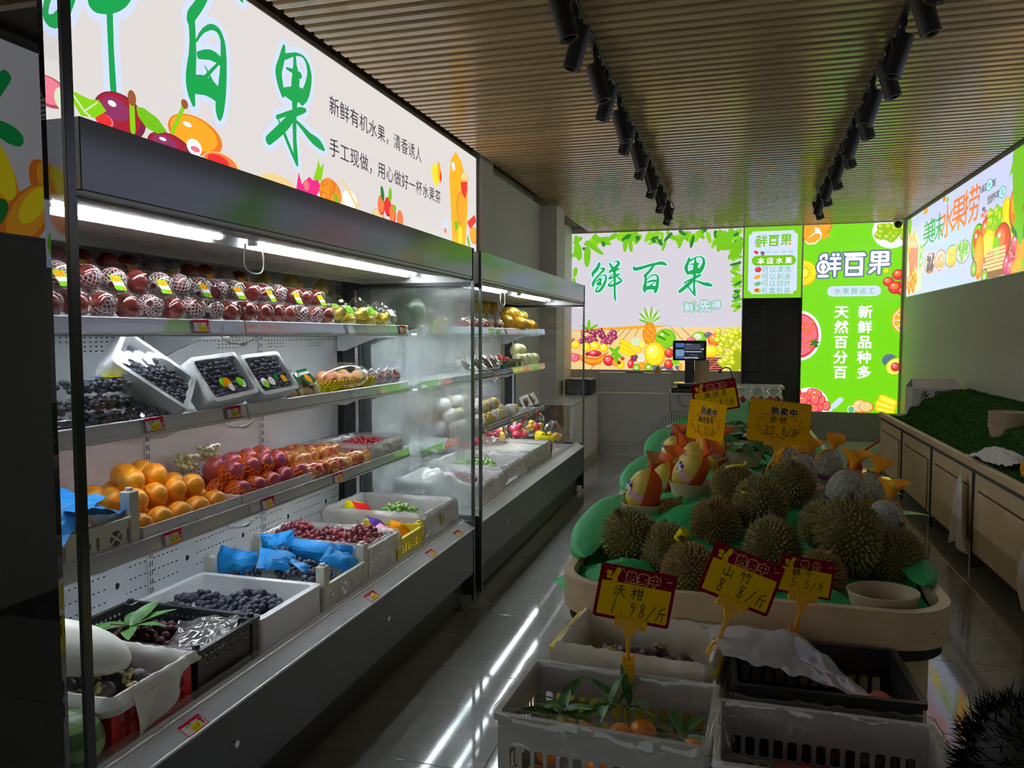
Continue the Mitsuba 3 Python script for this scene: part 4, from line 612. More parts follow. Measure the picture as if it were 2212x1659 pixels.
A.fruit(-8.679, 2.443, 0.22, 0.20, ('dgrn', 'lime', 'red')); A.fruit(-8.399, 2.528, 0.22, 0.14, ('dred', 'red', 'coral'))
A.bunch(-8.150, 2.669, 0.46, 0.42, 0.07, 44, ('leaf', 'lime', 'grape'), 61, -0.1)
for a, b in (((-7.907, 2.672), (-7.743, 2.271)), ((-7.834, 2.670), (-7.680, 2.331)), ((-7.865, 2.685), (-7.867, 2.460))): A.curve('org', 0.08, a, b); A.curve('yel', 0.07, a, b)
A.fruit(-7.620, 2.637, 0.18, 0.20, ('brn', 'dorg', 'org'), None)
A.fruit(-8.340, 2.374, 0.26, 0.17, ('org', 'yel', 'lemon'), None); A.fruit(-7.960, 2.373, 0.24, 0.18, ('dred', 'red', 'coral')); A.fruit(-8.121, 2.309, 0.10, 0.15, ('leaf', 'lime'), None); A.fruit(-8.278, 2.274, 0.14, 0.06, ('dred', 'red'))
A.poly('brn', (-8.500, 2.295), (-8.142, 2.220), (-7.843, 2.261), (-7.880, 2.082), (-8.093, 2.075), (-8.337, 2.079)); 
for i in range(6): A.curve('tan', 0.014, (-8.421, 2.33-0.035*i), (-7.860, 2.33-0.035*i))
A.fruit(-8.625, 2.307, 0.16, 0.22, ('dorg', 'org', 'cup'), None)
for p in ((-8.789, 2.206), (-8.431, 2.102)): A.ell(*p, 0.10, 0.08, 'brn'); A.ell(*p, 0.08, 0.065, 'lime'); A.ell(*p, 0.03, 0.025, 'wht')
for p in ((-7.772, 2.157), (-7.638, 2.212), (-7.682, 2.111), (-7.583, 2.320)): A.fruit(*p, 0.14, 0.10, ('dred', 'magenta', 'pink'))
A.ell(-7.441, 2.239, 0.17, 0.17, 'dorg'); A.ell(-7.441, 2.239, 0.13, 0.14, 'org')
for a in range(20, 170, 15): A.leaf(-7.471, 2.345, 0.30, 0.03, a, 'dgrn' if a % 2 else 'leaf')
A.fruit(-7.532, 2.117, 0.16, 0.08, ('org', 'cup'), None)
for L, a, w in ((0.9, -55, 0.12), (0.8, -35, 0.14), (0.9, -75, 0.12)): A.leaf(-7.710, 3.164, L, w, a, 'leaf')
A.poly('leaf', (-7.509, 3.155), (-7.682, 3.158), (-7.835, 2.923), (-7.638, 3.017), (-7.482, 3.011))
for i in range(7): A.leaf(-7.1, 2.95-0.05*i, 0.8, 0.03, -50-12*i, 'leaf' if i % 2 else 'lime')
# towards the door, outside the photograph: more of the same kind of fruit
for u_, v_, r_, cs in ((-6.6, 2.3, 0.2, ('dorg', 'org', 'cup')), (-6.1, 2.28, 0.18, ('dred', 'red', 'coral')), (-5.6, 2.3, 0.2, ('org', 'yel', 'lemon')), (-5.1, 2.26, 0.17, ('leaf', 'lime', 'pale')), (-4.5, 2.3, 0.2, ('dred', 'red', 'pink')), (-3.9, 2.27, 0.18, ('dorg', 'org', 'cup'))): A.fruit(u_, v_, r_, r_, cs)
sign_box('right_sign', 'long pale lit sign with orange characters and a fruit basket on the right wall', A, (2.314, 0, 0), (0, -1, 0), (0, 0, 1), (196, 204, 236), 0.06)

# --- the sign near the shop front, seen only as a reflection in the dark glass
A = Art(pbox(-3.4, 1.25, 2.10, 3.145))
for u_, v_, a, r_ in ((-0.95, 2.33, 55, 0.2), (-0.55, 2.36, 70, 0.24), (-0.20, 2.30, 100, 0.22), (-0.35, 2.2, 20, 0.2), (-0.75, 2.2, 130, 0.2), (0.1, 2.25, 60, 0.2), (-1.3, 2.25, 70, 0.2)):
    A.ell(u_, v_, r_*1.25, r_*0.62, 'dorg', a); A.ell(u_-0.02, v_+0.03, r_*1.05, r_*0.5, 'org', a); A.ell(u_-0.05, v_+0.08, r_*0.7, r_*0.3, 'yel', a)
A.leaf(-0.62, 2.28, 0.2, 0.05, -60, 'dgrn'); A.leaf(-0.1, 2.5, 0.3, 0.06, 60, 'leaf')
for t, p in (('品', -2.9), ('种', -2.3), ('多', -1.75)): A.add(line_of(t, p, 2.75, p, 2.75, 0.45, 0.5, 0.03), 'grn')
A.leaf(-0.75, 2.62, 0.22, 0.06, 15, 'grn'); A.curve('grn', 0.035, (-0.65, 2.95), (-0.5, 2.72), (-0.3, 2.55)); A.curve('grn', 0.035, (-0.5, 2.98), (-0.55, 2.72))
sign_box('mango_sign', 'white lit sign with green characters and mangoes on the wall left of the entrance', A, (-3.85, 0, 0), (0, 1, 0), (0, 0, 1), (205, 206, 212), 0.07)

# ------------------------------------------------------------------ the room
struct('floor', bx(-3.95, 2.45, -3.7, 14.4, -0.12, -0.003), 'm_grout')
_t = mikit.ply(bx(-0.3735, 0.3735, -0.3735, 0.3735, -0.010, 0.0, 0.001), 'm_tile')
for i in range(-4, 5):
    for j in range(-4, 13):
        x, y = -0.45+0.75*i, 3.625+0.75*(j-1)
        if x < -2.7 and y > 1.2: continue
        if y > 12: continue
        obj('tile', _t, None, 'floor', at=TM((x, y, 0)))
struct('ceiling', bx(-3.95, 2.45, -3.7, 14.4, 3.235, 3.32), 'm_ceiling_dark')
_s1 = mikit.ply(bx(-2.215, 2.275, -0.0545, 0, 0.0, 0.07, 0.003), 'm_slat'); _s0 = mikit.ply(bx(-3.80, 2.275, -0.0545, 0, 0.0, 0.07, 0.003), 'm_slat')
for k in range(-45, 83):
    y = 4.093+0.0985*k; obj('slat', _s1 if y > 1.42 else _s0, None, 'ceiling', at=TM((0, y, 3.163)))
struct('wall_right', bx(2.335, 2.45, -3.7, 12.3, 0, 3.24), 'm_wall_side')
struct('wall_left', cat(bx(-2.46, -2.36, 1.46, 9.2, 0, 3.24), bx(-3.0, -2.9, 9.2, 12.3, 0, 3.24)), 'm_wall')
struct('wall_pier', cat(bx(-2.36, -2.25, 6.85, 7.23, 0, 3.24, 0.004), bx(-2.36, -2.25, 7.23, 9.116, 0, 3.095, 0.004), bx(-2.9, -2.045, 9.116, 9.55, 0, 3.092, 0.004)), 'm_wall')
struct('wall_corner', cat(bx(-2.9, -2.62, 11.2, 12.22, 0, 3.235), bx(-2.62, -2.485, 11.62, 12.185, 0, 3.235, 0.003), bx(-2.62, -2.485, 11.20, 11.605, 0, 3.235, 0.003)), 'm_wall')
struct('wall_rear', cat(bx(-3.0, 0.14, 12.2, 12.32, 0, 3.24), bx(0.14, 0.965, 12.2, 12.32, 2.085, 3.24), bx(0.965, 2.45, 12.2, 12.32, 0, 3.24)), 'm_wall')
for x0, x1 in ((0.972, 1.49), (1.493, 2.32)): obj('tile', bx(x0, x1, 12.175, 12.2, 0.002, 0.402, 0.002), 'm_wall_tile', 'wall_rear')
struct('trim_1', cat(bx(0.138, 0.165, 12.13, 12.22, 0, 2.085), bx(0.94, 0.968, 12.13, 12.22, 0, 2.085), bx(0.138, 0.968, 12.13, 12.22, 2.075, 2.093)), 'm_black')
struct('wall_back_room', cat(bx(-0.5, 1.6, 14.2, 14.3, 0, 3.2), bx(-0.6, -0.5, 12.32, 14.3, 0, 3.2), bx(1.6, 1.7, 12.32, 14.3, 0, 3.2)), 'm_wall')
struct('wall_front', cat(bx(-3.95, -3.1, -3.7, -3.55, 0, 3.24), bx(1.7, 2.45, -3.7, -3.55, 0, 3.24), bx(-3.1, 1.7, -3.7, -3.55, 2.55, 3.24)), 'm_wall')
struct('wall_front_left', bx(-3.98, -3.93, -3.7, 1.42, 0, 3.24), 'm_wall')
# dark glass partition beside the first chiller: black-backed sheet with a clear strip along its edge
scene['m_dark_glass'] = {'type': 'plastic', 'int_ior': 2.25, 'diffuse_reflectance': rgb((0.006, 0.007, 0.007))}
k = thing('glass_partition', 'black glass partition with a clear edge strip at the left end of the near chiller', 'partition')
obj('dark_sheet', bx(-3.92, -1.462, 1.372, 1.386, 0.0, 3.16), 'm_dark_glass', k)
obj('clear_strip', mesh([[-1.462, 1.379, 0], [-1.40, 1.379, 0], [-1.40, 1.379, 3.16], [-1.462, 1.379, 3.16]], [[0, 1, 2, 3]]), 'm_pane', k)
mat('m_glass_edge', (0.02, 0.028, 0.024), 0.2, 0.6)
obj('edge_trim', bx(-1.402, -1.391, 1.366, 1.392, 0, 3.16, 0.001), 'm_glass_edge', k)
# checkout counter
mat('m_counter', (0.50, 0.50, 0.47), 0.3, 0.4); mat('m_counter_light', (0.60, 0.58, 0.52), 0.35, 0.4)
k = thing('checkout_counter', 'off-white checkout counter with a ribbed base in front of the rear sign', 'counter')
obj('body', cat(bx(-1.646, -0.742, 9.775, 10.35, 0.0, 0.81), bx(-0.742, 0.12, 9.80, 10.35, 0.0, 0.80)), 'm_counter', k)
obj('front_panel', mv(prism(Polygon([(-1.646, 0.19), (-1.10, 0.19), (-0.76, 0.58), (-0.744, 0.58), (-0.744, 0.812), (-1.646, 0.812)]), 0.018), (0, 9.775, 0), (90, 0, 0)), 'm_counter', k)
obj('upper_panel', cat(bx(-1.646, -0.742, 9.755, 9.79, 0.818, 1.062, 0.002), bx(-1.646, -0.742, 9.755, 9.95, 1.04, 1.066, 0.002)), 'm_counter', k)
obj('worktop', cat(bx(-0.742, 0.14, 9.76, 10.4, 0.80, 0.825, 0.003), bx(-1.66, -0.742, 9.95, 10.4, 0.80, 0.825, 0.003)), 'm_counter_light', k)
obj('right_front_panel', bx(-0.738, 0.12, 9.78, 9.80, 0.60, 0.80, 0.002), 'm_counter', k)
obj('ribbed_panel', cat([bx(x, x+0.022, 9.762, 9.778, 0.055, 0.19 if x < -1.10 else min(0.58, 0.19+(x+1.10)*1.147), 0.003) for x in np.arange(-1.64, 0.1, 0.032)]), 'm_counter', k, kind='stuff')
obj('side_wing', cat(bx(-1.70, -1.646, 8.25, 9.78, 0.10, 0.775, 0.002)), 'm_white', k); obj('side_top', bx(-2.25, -1.64, 8.2, 9.78, 0.775, 0.805, 0.003), 'm_counter_light', k)
obj('plinth', bx(-1.63, 0.1, 9.79, 9.82, 0.0, 0.055), 'm_grey_metal', k)
# two camera and clutter pieces on the counter
k = thing('drawer_box', 'low black plastic box on the left end of the checkout counter', 'box')
obj('body', bx(-1.98, -1.665, 9.3, 9.75, 0.805, 1.0, 0.01), 'm_black', k); obj('front_panel', bx(-1.94, -1.70, 9.285, 9.3, 0.83, 0.98, 0.004), 'm_dark_metal', k)
obj('counter_tray', bx(-1.30, -1.08, 9.80, 9.94, 1.066, 1.085, 0.004), 'm_dark_metal', label='flat dark tray lying on the raised counter edge', category='tray')
m = lathe([(0.001, 0), (0.05, 0), (0.045, 0.02), (0.02, 0.06), (0.015, 0.085), (0.001, 0.088)], 12)
obj('tape_dispenser', mv(m, (-0.90, 9.86, 1.066)), 'm_yellow_clip', label='small orange cone-shaped item on the raised counter edge', category='counter item', smooth=40)
# till scale with a screen
k = thing('till_scale', 'black till scale with a pole and tilted touch screen on the checkout counter', 'scale')
obj('base', cat(bx(-0.73, -0.30, 9.80, 10.12, 0.825, 0.885, 0.012), bx(-0.66, -0.36, 9.85, 10.10, 0.885, 0.93, 0.01)), 'm_black', k)
obj('plate', bx(-0.71, -0.32, 9.82, 10.10, 0.93, 0.944, 0.005), 'm_chrome', k)
obj('pole', bx(-0.575, -0.46, 9.96, 10.03, 0.93, 1.25, 0.006), 'm_black', k)
sc = TM((-0.52, 9.955, 1.345), (8, 0, 4))
obj('screen_housing', bx(-0.205, 0.205, -0.0, 0.045, -0.125, 0.125, 0.012), 'm_black', k, at=sc)
def scr(u, v, w, h): return mesh([[u, -0.0015, v], [u+w, -0.0015, v], [u+w, -0.0015, v+h], [u, -0.0015, v+h]], [[0, 1, 2, 3]])
for nm, q, c, e in (('screen', [(-0.175, -0.1, 0.35, 0.2)], (10, 14, 30), 1), ('screen_panel', [(-0.17, 0.045, 0.105, 0.05), (-0.17, -0.1, 0.105, 0.025)], (70, 100, 170), 2), ('screen_panel', [(-0.17, -0.07, 0.105, 0.085)], (105, 150, 185), 2),
        ('screen_panel', [(-0.06, -0.018, 0.21, 0.013), (-0.062, -0.1, 0.17, 0.02), (-0.04, 0.075, 0.06, 0.012), (0.14, 0.015, 0.035, 0.015)], (165, 175, 195), 2), ('screen_panel', [(-0.06, 0.02+0.018*i, 0.19, 0.007) for i in range(4)]+[(0, -0.055, 0.1, 0.006)], (110, 120, 150), 2)):
    obj(nm, cat([mv(scr(*x), (0, -0.0006*e, 0)) for x in q]), 'm_print', k, at=sc, emitter={'type': 'area', 'radiance': rgb(lin(c)), 'sampling_weight': 0.02})
obj('cable', tube([(-0.62, 9.79, 0.85), (-0.64, 9.74, 0.74), (-0.58, 9.735, 0.66), (-0.48, 9.735, 0.67), (-0.44, 9.74, 0.74), (-0.47, 9.79, 0.85)], 0.004, 6), 'm_black', k, smooth=True)
obj('cardboard_panel', bx(-0.46, -0.28, 10.12, 10.16, 0.825, 1.22, 0.003), 'm_wood', label='brown cardboard box standing behind the till scale', category='cardboard box')
k = thing('reading_lamp', 'thin bent black gooseneck lamp on the counter below the green grapes of the rear sign', 'lamp')
obj('neck', tube(chaikin([(0.0, 10.2, 0.825), (0.0, 10.2, 1.05), (-0.03, 10.2, 1.13), (-0.10, 10.2, 1.13), (-0.15, 10.2, 1.09)], 3), 0.007, 8), 'm_black', k, smooth=True)
obj('head', mv(lathe([(0.001, 0), (0.028, 0), (0.02, 0.03), (0.001, 0.034)], 12), (-0.15, 10.2, 1.06)), 'm_black', k); obj('foot', mv(lathe([(0.001, 0), (0.05, 0), (0.05, 0.012), (0.001, 0.014)], 16), (0, 10.2, 0.825)), 'm_black', k)
# security camera in the corner
k = thing('security_camera', 'small white dome camera in the rear right corner under the ceiling', 'camera')
obj('base', mv(lathe([(0.001, -0.03), (0.06, -0.03), (0.075, 0.0), (0.075, 0.03), (0.001, 0.03)], 20), (2.22, 12.05, 3.13)), 'm_white', k, smooth=40)
obj('lens_ball', mv(ball(0.05, 2), (2.20, 12.0, 3.09)), 'm_black', k, smooth=True)
# dark back room: a rack and a few stems
k = thing('storage_rack', 'dark shelving rack inside the unlit rear doorway', 'rack')
for x in (0.17, 0.45): obj('post', bx(x, x+0.025, 12.6, 12.63, 0, 2.0), 'm_dark_metal', k)
for z in (0.3, 0.62, 0.94, 1.26, 1.58, 1.9): obj('shelf', bx(0.16, 0.48, 12.6, 12.95, z, z+0.02), 'm_dark_metal', k)
k = thing('potted_plant', 'dark stems of a plant standing in the rear doorway', 'plant')
obj('pot', mv(lathe([(0.001, 0), (0.10, 0), (0.13, 0.3), (0.12, 0.3), (0.11, 0.26), (0.001, 0.26)], 18), (0.74, 11.9, 0)), 'm_black', k, smooth=40)
mat('m_stem', (0.035, 0.05, 0.03), 0.6, 0.3)
for i, (dx, dz) in enumerate(((-0.14, 0.95), (-0.05, 1.0), (0.0, 0.98), (0.05, 1.0), (0.14, 1.15), (0.18, 0.8))): obj('stem', tube(chaikin([(0.74+dx*0.1, 11.9, 0.2), (0.74+dx*0.5, 11.9, 0.6), (0.74+dx, 11.88, dz)], 2), np.linspace(0.012, 0.004, len(chaikin([(0, 0, 0)]*3, 2))), 6), 'm_stem', k)
# ceiling tracks with spotlights (switched off)
LT = 'm_black'
spot = kit(('adapter', bx(-0.017, 0.017, -0.075, 0.075, -0.035, -0.001, 0.004), LT), ('arm', mv(tube([(0, 0, -0.03), (0, 0, -0.085)], 0.024, 14), (0.0, 0, 0)), LT, 40),
    ('body', mv(cat(lathe([(0.034, 0.0), (0.044, 0.0), (0.045, 0.004), (0.045, 0.205), (0.040, 0.212), (0.001, 0.212)], 24), lathe([(0.028, 0.012), (0.034, 0.0)], 24)), (0.035, 0, -0.262), (0, -16, 0)), LT, 40),
    ('lens', mv(lathe([(0.001, 0.012), (0.03, 0.012)][::-1], 24), (0.035, 0, -0.262), (0, -16, 0)), 'm_grey_metal'), ('joint', mv(tube([(-0.03, 0, 0), (0.03, 0, 0)], 0.018, 12), (0.012, 0, -0.085)), LT, 40))
for side, xt, y0, n in (('left', -0.77, 2.95, 15), ('right', 0.77, 2.95, 15)):
    k = thing('ceiling_track', f'black lighting track along the {side} side of the slatted ceiling', 'light track')
    yb = 10.3; x1 = xt if side == 'left' else 0.93
    def xa(y): return xt+(x1-xt)*(y-y0)/(yb-y0)
    obj('rail', mesh(np.array([[xa(y)+dx, y, z] for z in (3.135, 3.163) for y in (1.6, yb) for dx in (-0.018, 0.018)]), _BF), LT, k)
    obj('edge_strip', mesh(np.array([[xa(y)+0.018+dx, y, z] for z in (3.135, 3.139) for y in (1.6, yb) for dx in (0, 0.003)]), _BF), 'm_alu', k)
    for i in range(n):
        y = y0+0.478*i+(0.09 if i % 2 else 0)
        place(spot, 'track_spotlight', TM((xa(y), y, 3.137), (0, 0, (0 if (i+(side == 'right')) % 2 else 180)+rng.normal(0, 5))), f'black cylinder spotlight, switched off, hanging from the {side} ceiling track', 'spotlight', f'spotlights on the {side} ceiling track')

# ------------------------------------------------------------------ the open chillers
def _perf(p, n, uv):
    """White sheet steel with punched slots and round holes (holes show the dark duct behind)."""
    y, z = p.y, p.z
    zr = (z+0.012)/0.0165; yr = y/0.026
    slot = (dr.abs(zr-dr.floor(zr)-0.5) < 0.14) & (dr.abs(yr-dr.floor(yr)-0.5) < 0.22)
    band = y/0.3925; fb = band-dr.floor(band)
    low = (z > 0.5) & (z < 0.83) & (dr.floor(zr)-3*dr.floor(dr.floor(zr)/3) == 0) & (fb > 0.13) & (fb < 0.9)
    mid = ((z > 1.50) & (z < 1.545)) | ((z > 0.93) & (z < 0.965)) | ((z > 1.47) & (z <= 1.50) & (fb > 0.62))
    rz = (z-0.535)/0.0990; ry = fb-0.02
    hole = (dr.square((rz-dr.floor(rz)-0.5)*0.099)+dr.square(ry*0.3925) < 0.0125**2) & (z > 0.5) & (z < 0.83)
    dark = hole | (slot & (low | mid))
    return dr.select(dark, mi.Color3f(0.012), mi.Color3f(0.72, 0.75, 0.78))
mat('m_perforated', mikit.proc(_perf), 0.4, 0.4)
def _grille(p, n, uv):
    yr = p.y/0.034; f = yr-dr.floor(yr)-0.5; d = (dr.square(f*0.034)+dr.square((p.x+1.965)) < 0.0052**2) | (dr.square(f*0.034)+dr.square((p.x+1.90)) < 0.0035**2)
    return dr.select(d & (n.z < -0.5), mi.Color3f(0.02), mi.Color3f(0.60, 0.62, 0.63))
mat('m_grille', mikit.proc(_grille), 0.4, 0.4)
mat('m_rail', (0.60, 0.61, 0.64), 0.22, 0.5)
mat('m_tube_off', (0.75, 0.75, 0.75), 0.4, 0.4)
def lamp_bsdf(): return 'm_tube_off'
XF = -1.393

def shelf(k, y0, y1, z, depth_x, strip=True):
    """z is the top of the price rail."""
    s = obj('shelf', cat(bx(-2.225, depth_x-0.004, y0, y1, z-0.050, z-0.030, 0.003), bx(depth_x-0.02, depth_x-0.003, y0, y1, z-0.062, z-0.012, 0.002)), 'm_white_metal', k)
    # price rail: a leaning strip with an upper lip
    pr = Polygon([(0, 0), (0.004, 0), (-0.006, 0.048), (-0.001, 0.050), (-0.004, 0.053), (-0.012, 0.050)])
    m = prism(pr, y1-y0-0.004); v = np.array(m.vertices)
    obj('price_rail', mesh(np.stack([depth_x+0.003+v[:, 0], y0+0.002+v[:, 2], z-0.056+v[:, 1]], 1), m.faces[:, ::-1]), 'm_rail', s)
    obj('rail_cover', mesh([[depth_x+0.006, y0, z-0.05], [depth_x+0.006, y1, z-0.05], [depth_x-0.002, y1, z], [depth_x-0.002, y0, z]], [[0, 1, 2, 3]]), 'm_film', s)
    if strip:
        obj('led_strip', bx(depth_x-0.075, depth_x-0.05, y0+0.05, y1-0.05, z-0.058, z-0.0505), 'm_tube_off', s, emitter={'type': 'area', 'radiance': rgb([SHELF_TUBE*0.93, SHELF_TUBE, SHELF_TUBE*1.06]), 'sampling_weight': 0.5})
    for y in (y0+0.008, y1-0.008):
        pts = [(-2.225, z-0.05), (depth_x-0.05, z-0.05), (depth_x-0.06, z-0.065), (-1.98, z-0.075), (-2.10, z-0.12), (-2.17, z-0.15), (-2.225, z-0.15)]
        m = prism(Polygon(pts), 0.004); v = np.array(m.vertices)
        obj('bracket', mesh(np.stack([v[:, 0], y+v[:, 2]-0.002, v[:, 1]], 1), m.faces[:, ::-1]), 'm_white_metal', s)
    return s

def chiller(y0, y1, label, joints, uprights, tubes, far_pane, near_pane, shelves):
    k = thing('open_chiller', label, 'chiller')
    obj('base_front', cat(bx(XF-0.03, XF, y0+0.012, y1-0.012, 0.19, 0.445, 0.003)), 'm_dark_metal', k)
    obj('kick_plate', bx(XF-0.09, XF-0.06, y0+0.012, y1-0.012, 0.02, 0.19), 'm_black', k)
    obj('base', bx(-2.25, XF-0.09, y0+0.012, y1-0.012, 0.06, 0.44), 'm_black', k)
    # front bumper: a sloping light price rail with bright edges
    pr = Polygon([(XF-0.005, 0.440), (XF+0.006, 0.446), (XF+0.006, 0.453), (XF-0.052, 0.484), (XF-0.060, 0.486), (XF-0.064, 0.500), (XF-0.070, 0.500), (XF-0.070, 0.440)])
    m = prism(pr, y1-y0-0.024); v = np.array(m.vertices)
    obj('bumper_rail', mesh(np.stack([v[:, 0], y0+0.012+v[:, 2], v[:, 1]], 1), m.faces[:, ::-1]), 'm_rail', k)
    for z, x in ((0.4515, XF+0.004), (0.487, XF-0.056)): obj('bright_edge', tube([(x, y0+0.013, z), (x, y1-0.013, z)], 0.0045, 8), 'm_alu', k, smooth=True)
    obj('clear_lip', mesh([[XF-0.068, y0+0.012, 0.49], [XF-0.068, y1-0.012, 0.49], [XF-0.068, y1-0.012, 0.525], [XF-0.068, y0+0.012, 0.525]], [[0, 1, 2, 3]]), 'm_film', k)
    obj('deck', bx(-2.235, XF-0.07, y0+0.012, y1-0.012, 0.44, 0.468), 'm_white_metal', k)
    obj('back_panel', bx(-2.265, -2.238, y0+0.012, y1-0.012, 0.44, 1.99), 'm_perforated', k)
    for y in uprights:
        u = obj('upright', bx(-2.24, -2.226, y-0.012, y+0.012, 0.46, 1.95), 'm_white_metal', k)
        obj('slots', cat([bx(-2.2265, -2.2255, y+s-0.0022, y+s+0.0022, z, z+0.022) for s in (-0.006, 0.006) for z in np.arange(0.47, 1.93, 0.036)]), 'm_black', u, kind='stuff')
    obj('roof', bx(-2.265, XF-0.02, y0, y1, 1.985, 2.018), 'm_dark_metal', k)
    obj('canopy_band', bx(XF-0.022, XF, y0+0.006, y1-0.006, 1.862, 2.022, 0.002), 'm_band', k)
    obj('band_trim', cat(bx(XF-0.03, XF-0.002, y0+0.01, y1-0.01, 1.852, 1.861), bx(XF-0.05, XF-0.032, y0+0.01, y1-0.01, 1.846, 1.850)), 'm_grey_metal', k)
    obj('canopy_soffit', mesh([[XF-0.03, y0+0.01, 1.850], [XF-0.03, y1-0.01, 1.850], [XF-0.30, y1-0.01, 1.885], [XF-0.30, y0+0.01, 1.885], [XF-0.03, y0+0.01, 1.985], [XF-0.03, y1-0.01, 1.985], [XF-0.30, y1-0.01, 1.985], [XF-0.30, y0+0.01, 1.985]], [[0, 3, 2, 1], [4, 5, 6, 7], [0, 1, 5, 4], [2, 3, 7, 6], [0, 4, 7, 3], [1, 2, 6, 5]]), 'm_canopy', k)
    obj('air_grille', cat(bx(-2.045, XF-0.375, y0+0.012, y1-0.012, 1.862, 1.985, 0.002), bx(-2.052, -2.035, y0+0.012, y1-0.012, 1.832, 1.868, 0.002)), 'm_grille', k)
    obj('lamp_channel', bx(XF-0.375, XF-0.30, y0+0.012, y1-0.012, 1.90, 1.985), 'm_white_metal', k)
    for a, b in tubes:
        t = obj('led_tube', mv(tube([(0, a, 0), (0, b, 0)], 0.0135, 12), (XF-0.335, 0, 1.884)), 'm_tube_off', k, smooth=40, emitter={'type': 'area', 'radiance': rgb([TUBE*0.94, TUBE, TUBE*1.05]), 'sampling_weight': 1.2})
        for e in (a-0.02, b): obj('end_cap', bx(XF-0.352, XF-0.318, e, e+0.02, 1.872, 1.902, 0.003), 'm_white', t)
    for jy in joints:
        obj('cable', tube(chaikin([(XF-0.335, jy-0.06, 1.875), (XF-0.335, jy-0.075, 1.79), (XF-0.335, jy-0.02, 1.765), (XF-0.335, jy+0.05, 1.775), (XF-0.335, jy+0.055, 1.83), (XF-0.335, jy+0.04, 1.88)], 3), 0.0035, 6), 'm_white', k, smooth=True)
    sh = []
    for z, dx in shelves:
        cuts = [y0+0.02]+list(joints)+[y1-0.02]
        for a, b in zip(cuts, cuts[1:]):
            s = shelf(k, a+0.003, b-0.003, z, dx); sh.append(s)
        for jy in joints:
            c = tube(chaikin([(dx-0.02, jy-0.12, z-0.06), (dx-0.015, jy-0.09, z-0.085), (dx-0.01, jy-0.02, z-0.092), (dx-0.01, jy+0.05, z-0.08), (dx-0.02, jy+0.09, z-0.06)], 3), 0.003, 6)
            obj('cable', cat(c, mv(bx(-0.006, 0.006, -0.02, 0.02, -0.006, 0.006, 0.002), (dx-0.01, jy-0.0, z-0.091))), 'm_white', k)
    for nm, y, pane in (('end_pane', y1, far_pane), ('end_pane', y0, near_pane)):
        if not pane: continue
        s = 1 if y == y1 else -1
        obj(nm, mesh([[-2.10, y-0.006*s, 0.47], [XF-0.012, y-0.006*s, 0.47], [XF-0.012, y-0.006*s, 1.84], [-2.10, y-0.006*s, 1.84]], [[0, 1, 2, 3]]), pane, k)
        obj('pane_frame', cat(bx(-2.20, -2.09, y-0.012, y+0.002, 0.46, 1.99), bx(-2.09, XF-0.01, y-0.014, y+0.002, 1.815, 1.835), bx(-2.09, XF-0.01, y-0.014, y+0.002, 0.462, 0.485), bx(-2.25, -2.19, y-0.012, y+0.002, 0.05, 0.46), bx(-2.25, XF-0.01, y-0.010, y+0.001, 0.06, 0.462)), 'm_black', k)
        obj('bright_edge', bx(-2.12, -2.10, y-0.016, y-0.012, 0.5, 1.8), 'm_alu', k)
        obj('post', bx(XF-0.012, XF+0.004, y-0.014, y+0.004, 0.03, 2.02, 0.001), 'm_glass_edge', k)
        obj('upper_end', bx(-2.09, XF-0.012, y-0.010, y+0.001, 1.835, 2.015), 'm_white_metal', k)
    for y in np.arange(y0+0.5, y1-0.2, 1.05):
        obj('screw', tube([(XF-0.002, y, 0.335), (XF+0.008, y, 0.335)], 0.011, 10), 'm_chrome', k)
    for y in (y0+0.10, y1-0.10): obj('foot', cat(tube([(XF-0.075, y, 0.0), (XF-0.075, y, 0.19)], 0.022, 12), tube([(XF-0.075, y, 0.0), (XF-0.075, y, 0.012)], 0.035, 12)), 'm_black', k)
    return k
SH = ((1.597, -1.780), (1.281, -1.778), (0.900, -1.778))
chiller(1.40, 4.10, 'long dark open chiller nearest the camera, full of packed fruit on white shelves', [2.545], [2.53, 3.31], [(1.63, 2.33), (2.54, 4.04)], 'm_foggy_pane', None, SH)
chiller(4.235, 7.45, 'dark open chiller further along the left wall, towards the checkout counter', [5.80], [5.04, 5.82, 6.62], [(4.35, 5.05), (5.2, 5.86), (6.28, 7.36)], 'm_pane', 'm_pane', ((1.600, -1.785), (1.268, -1.783), (0.857, -1.783)))
# price labels in the rails
scene['m_label_red'] = {'type': 'twosided', 'bsdf': {'type': 'diffuse', 'reflectance': col((185, 40, 60))}}
scene['m_label_yellow'] = {'type': 'twosided', 'bsdf': {'type': 'diffuse', 'reflectance': col((228, 205, 30))}}
scene['m_label_white'] = {'type': 'twosided', 'bsdf': {'type': 'diffuse', 'reflectance': col((222, 215, 220))}}
scene['m_ink'] = {'type': 'twosided', 'bsdf': {'type': 'diffuse', 'reflectance': rgb((0.03, 0.03, 0.035))}}
def plate(x0, x1, z0, z1, d): return mesh([[x0, -d, z0], [x1, -d, z0], [x1, -d, z1], [x0, -d, z1]], [[0, 1, 2, 3]])
def fl(g, d):
    """A flat printed shape in the xz plane, facing -y, lifted by d."""
    p, f = tri2(g); cr = np.cross(p[f[:, 1]]-p[f[:, 0]], p[f[:, 2]]-p[f[:, 0]]); f = np.where((cr < 0)[:, None], f[:, ::-1], f)
    return mesh(np.stack([p[:, 0], np.full(len(p), -d), p[:, 1]], 1), f)
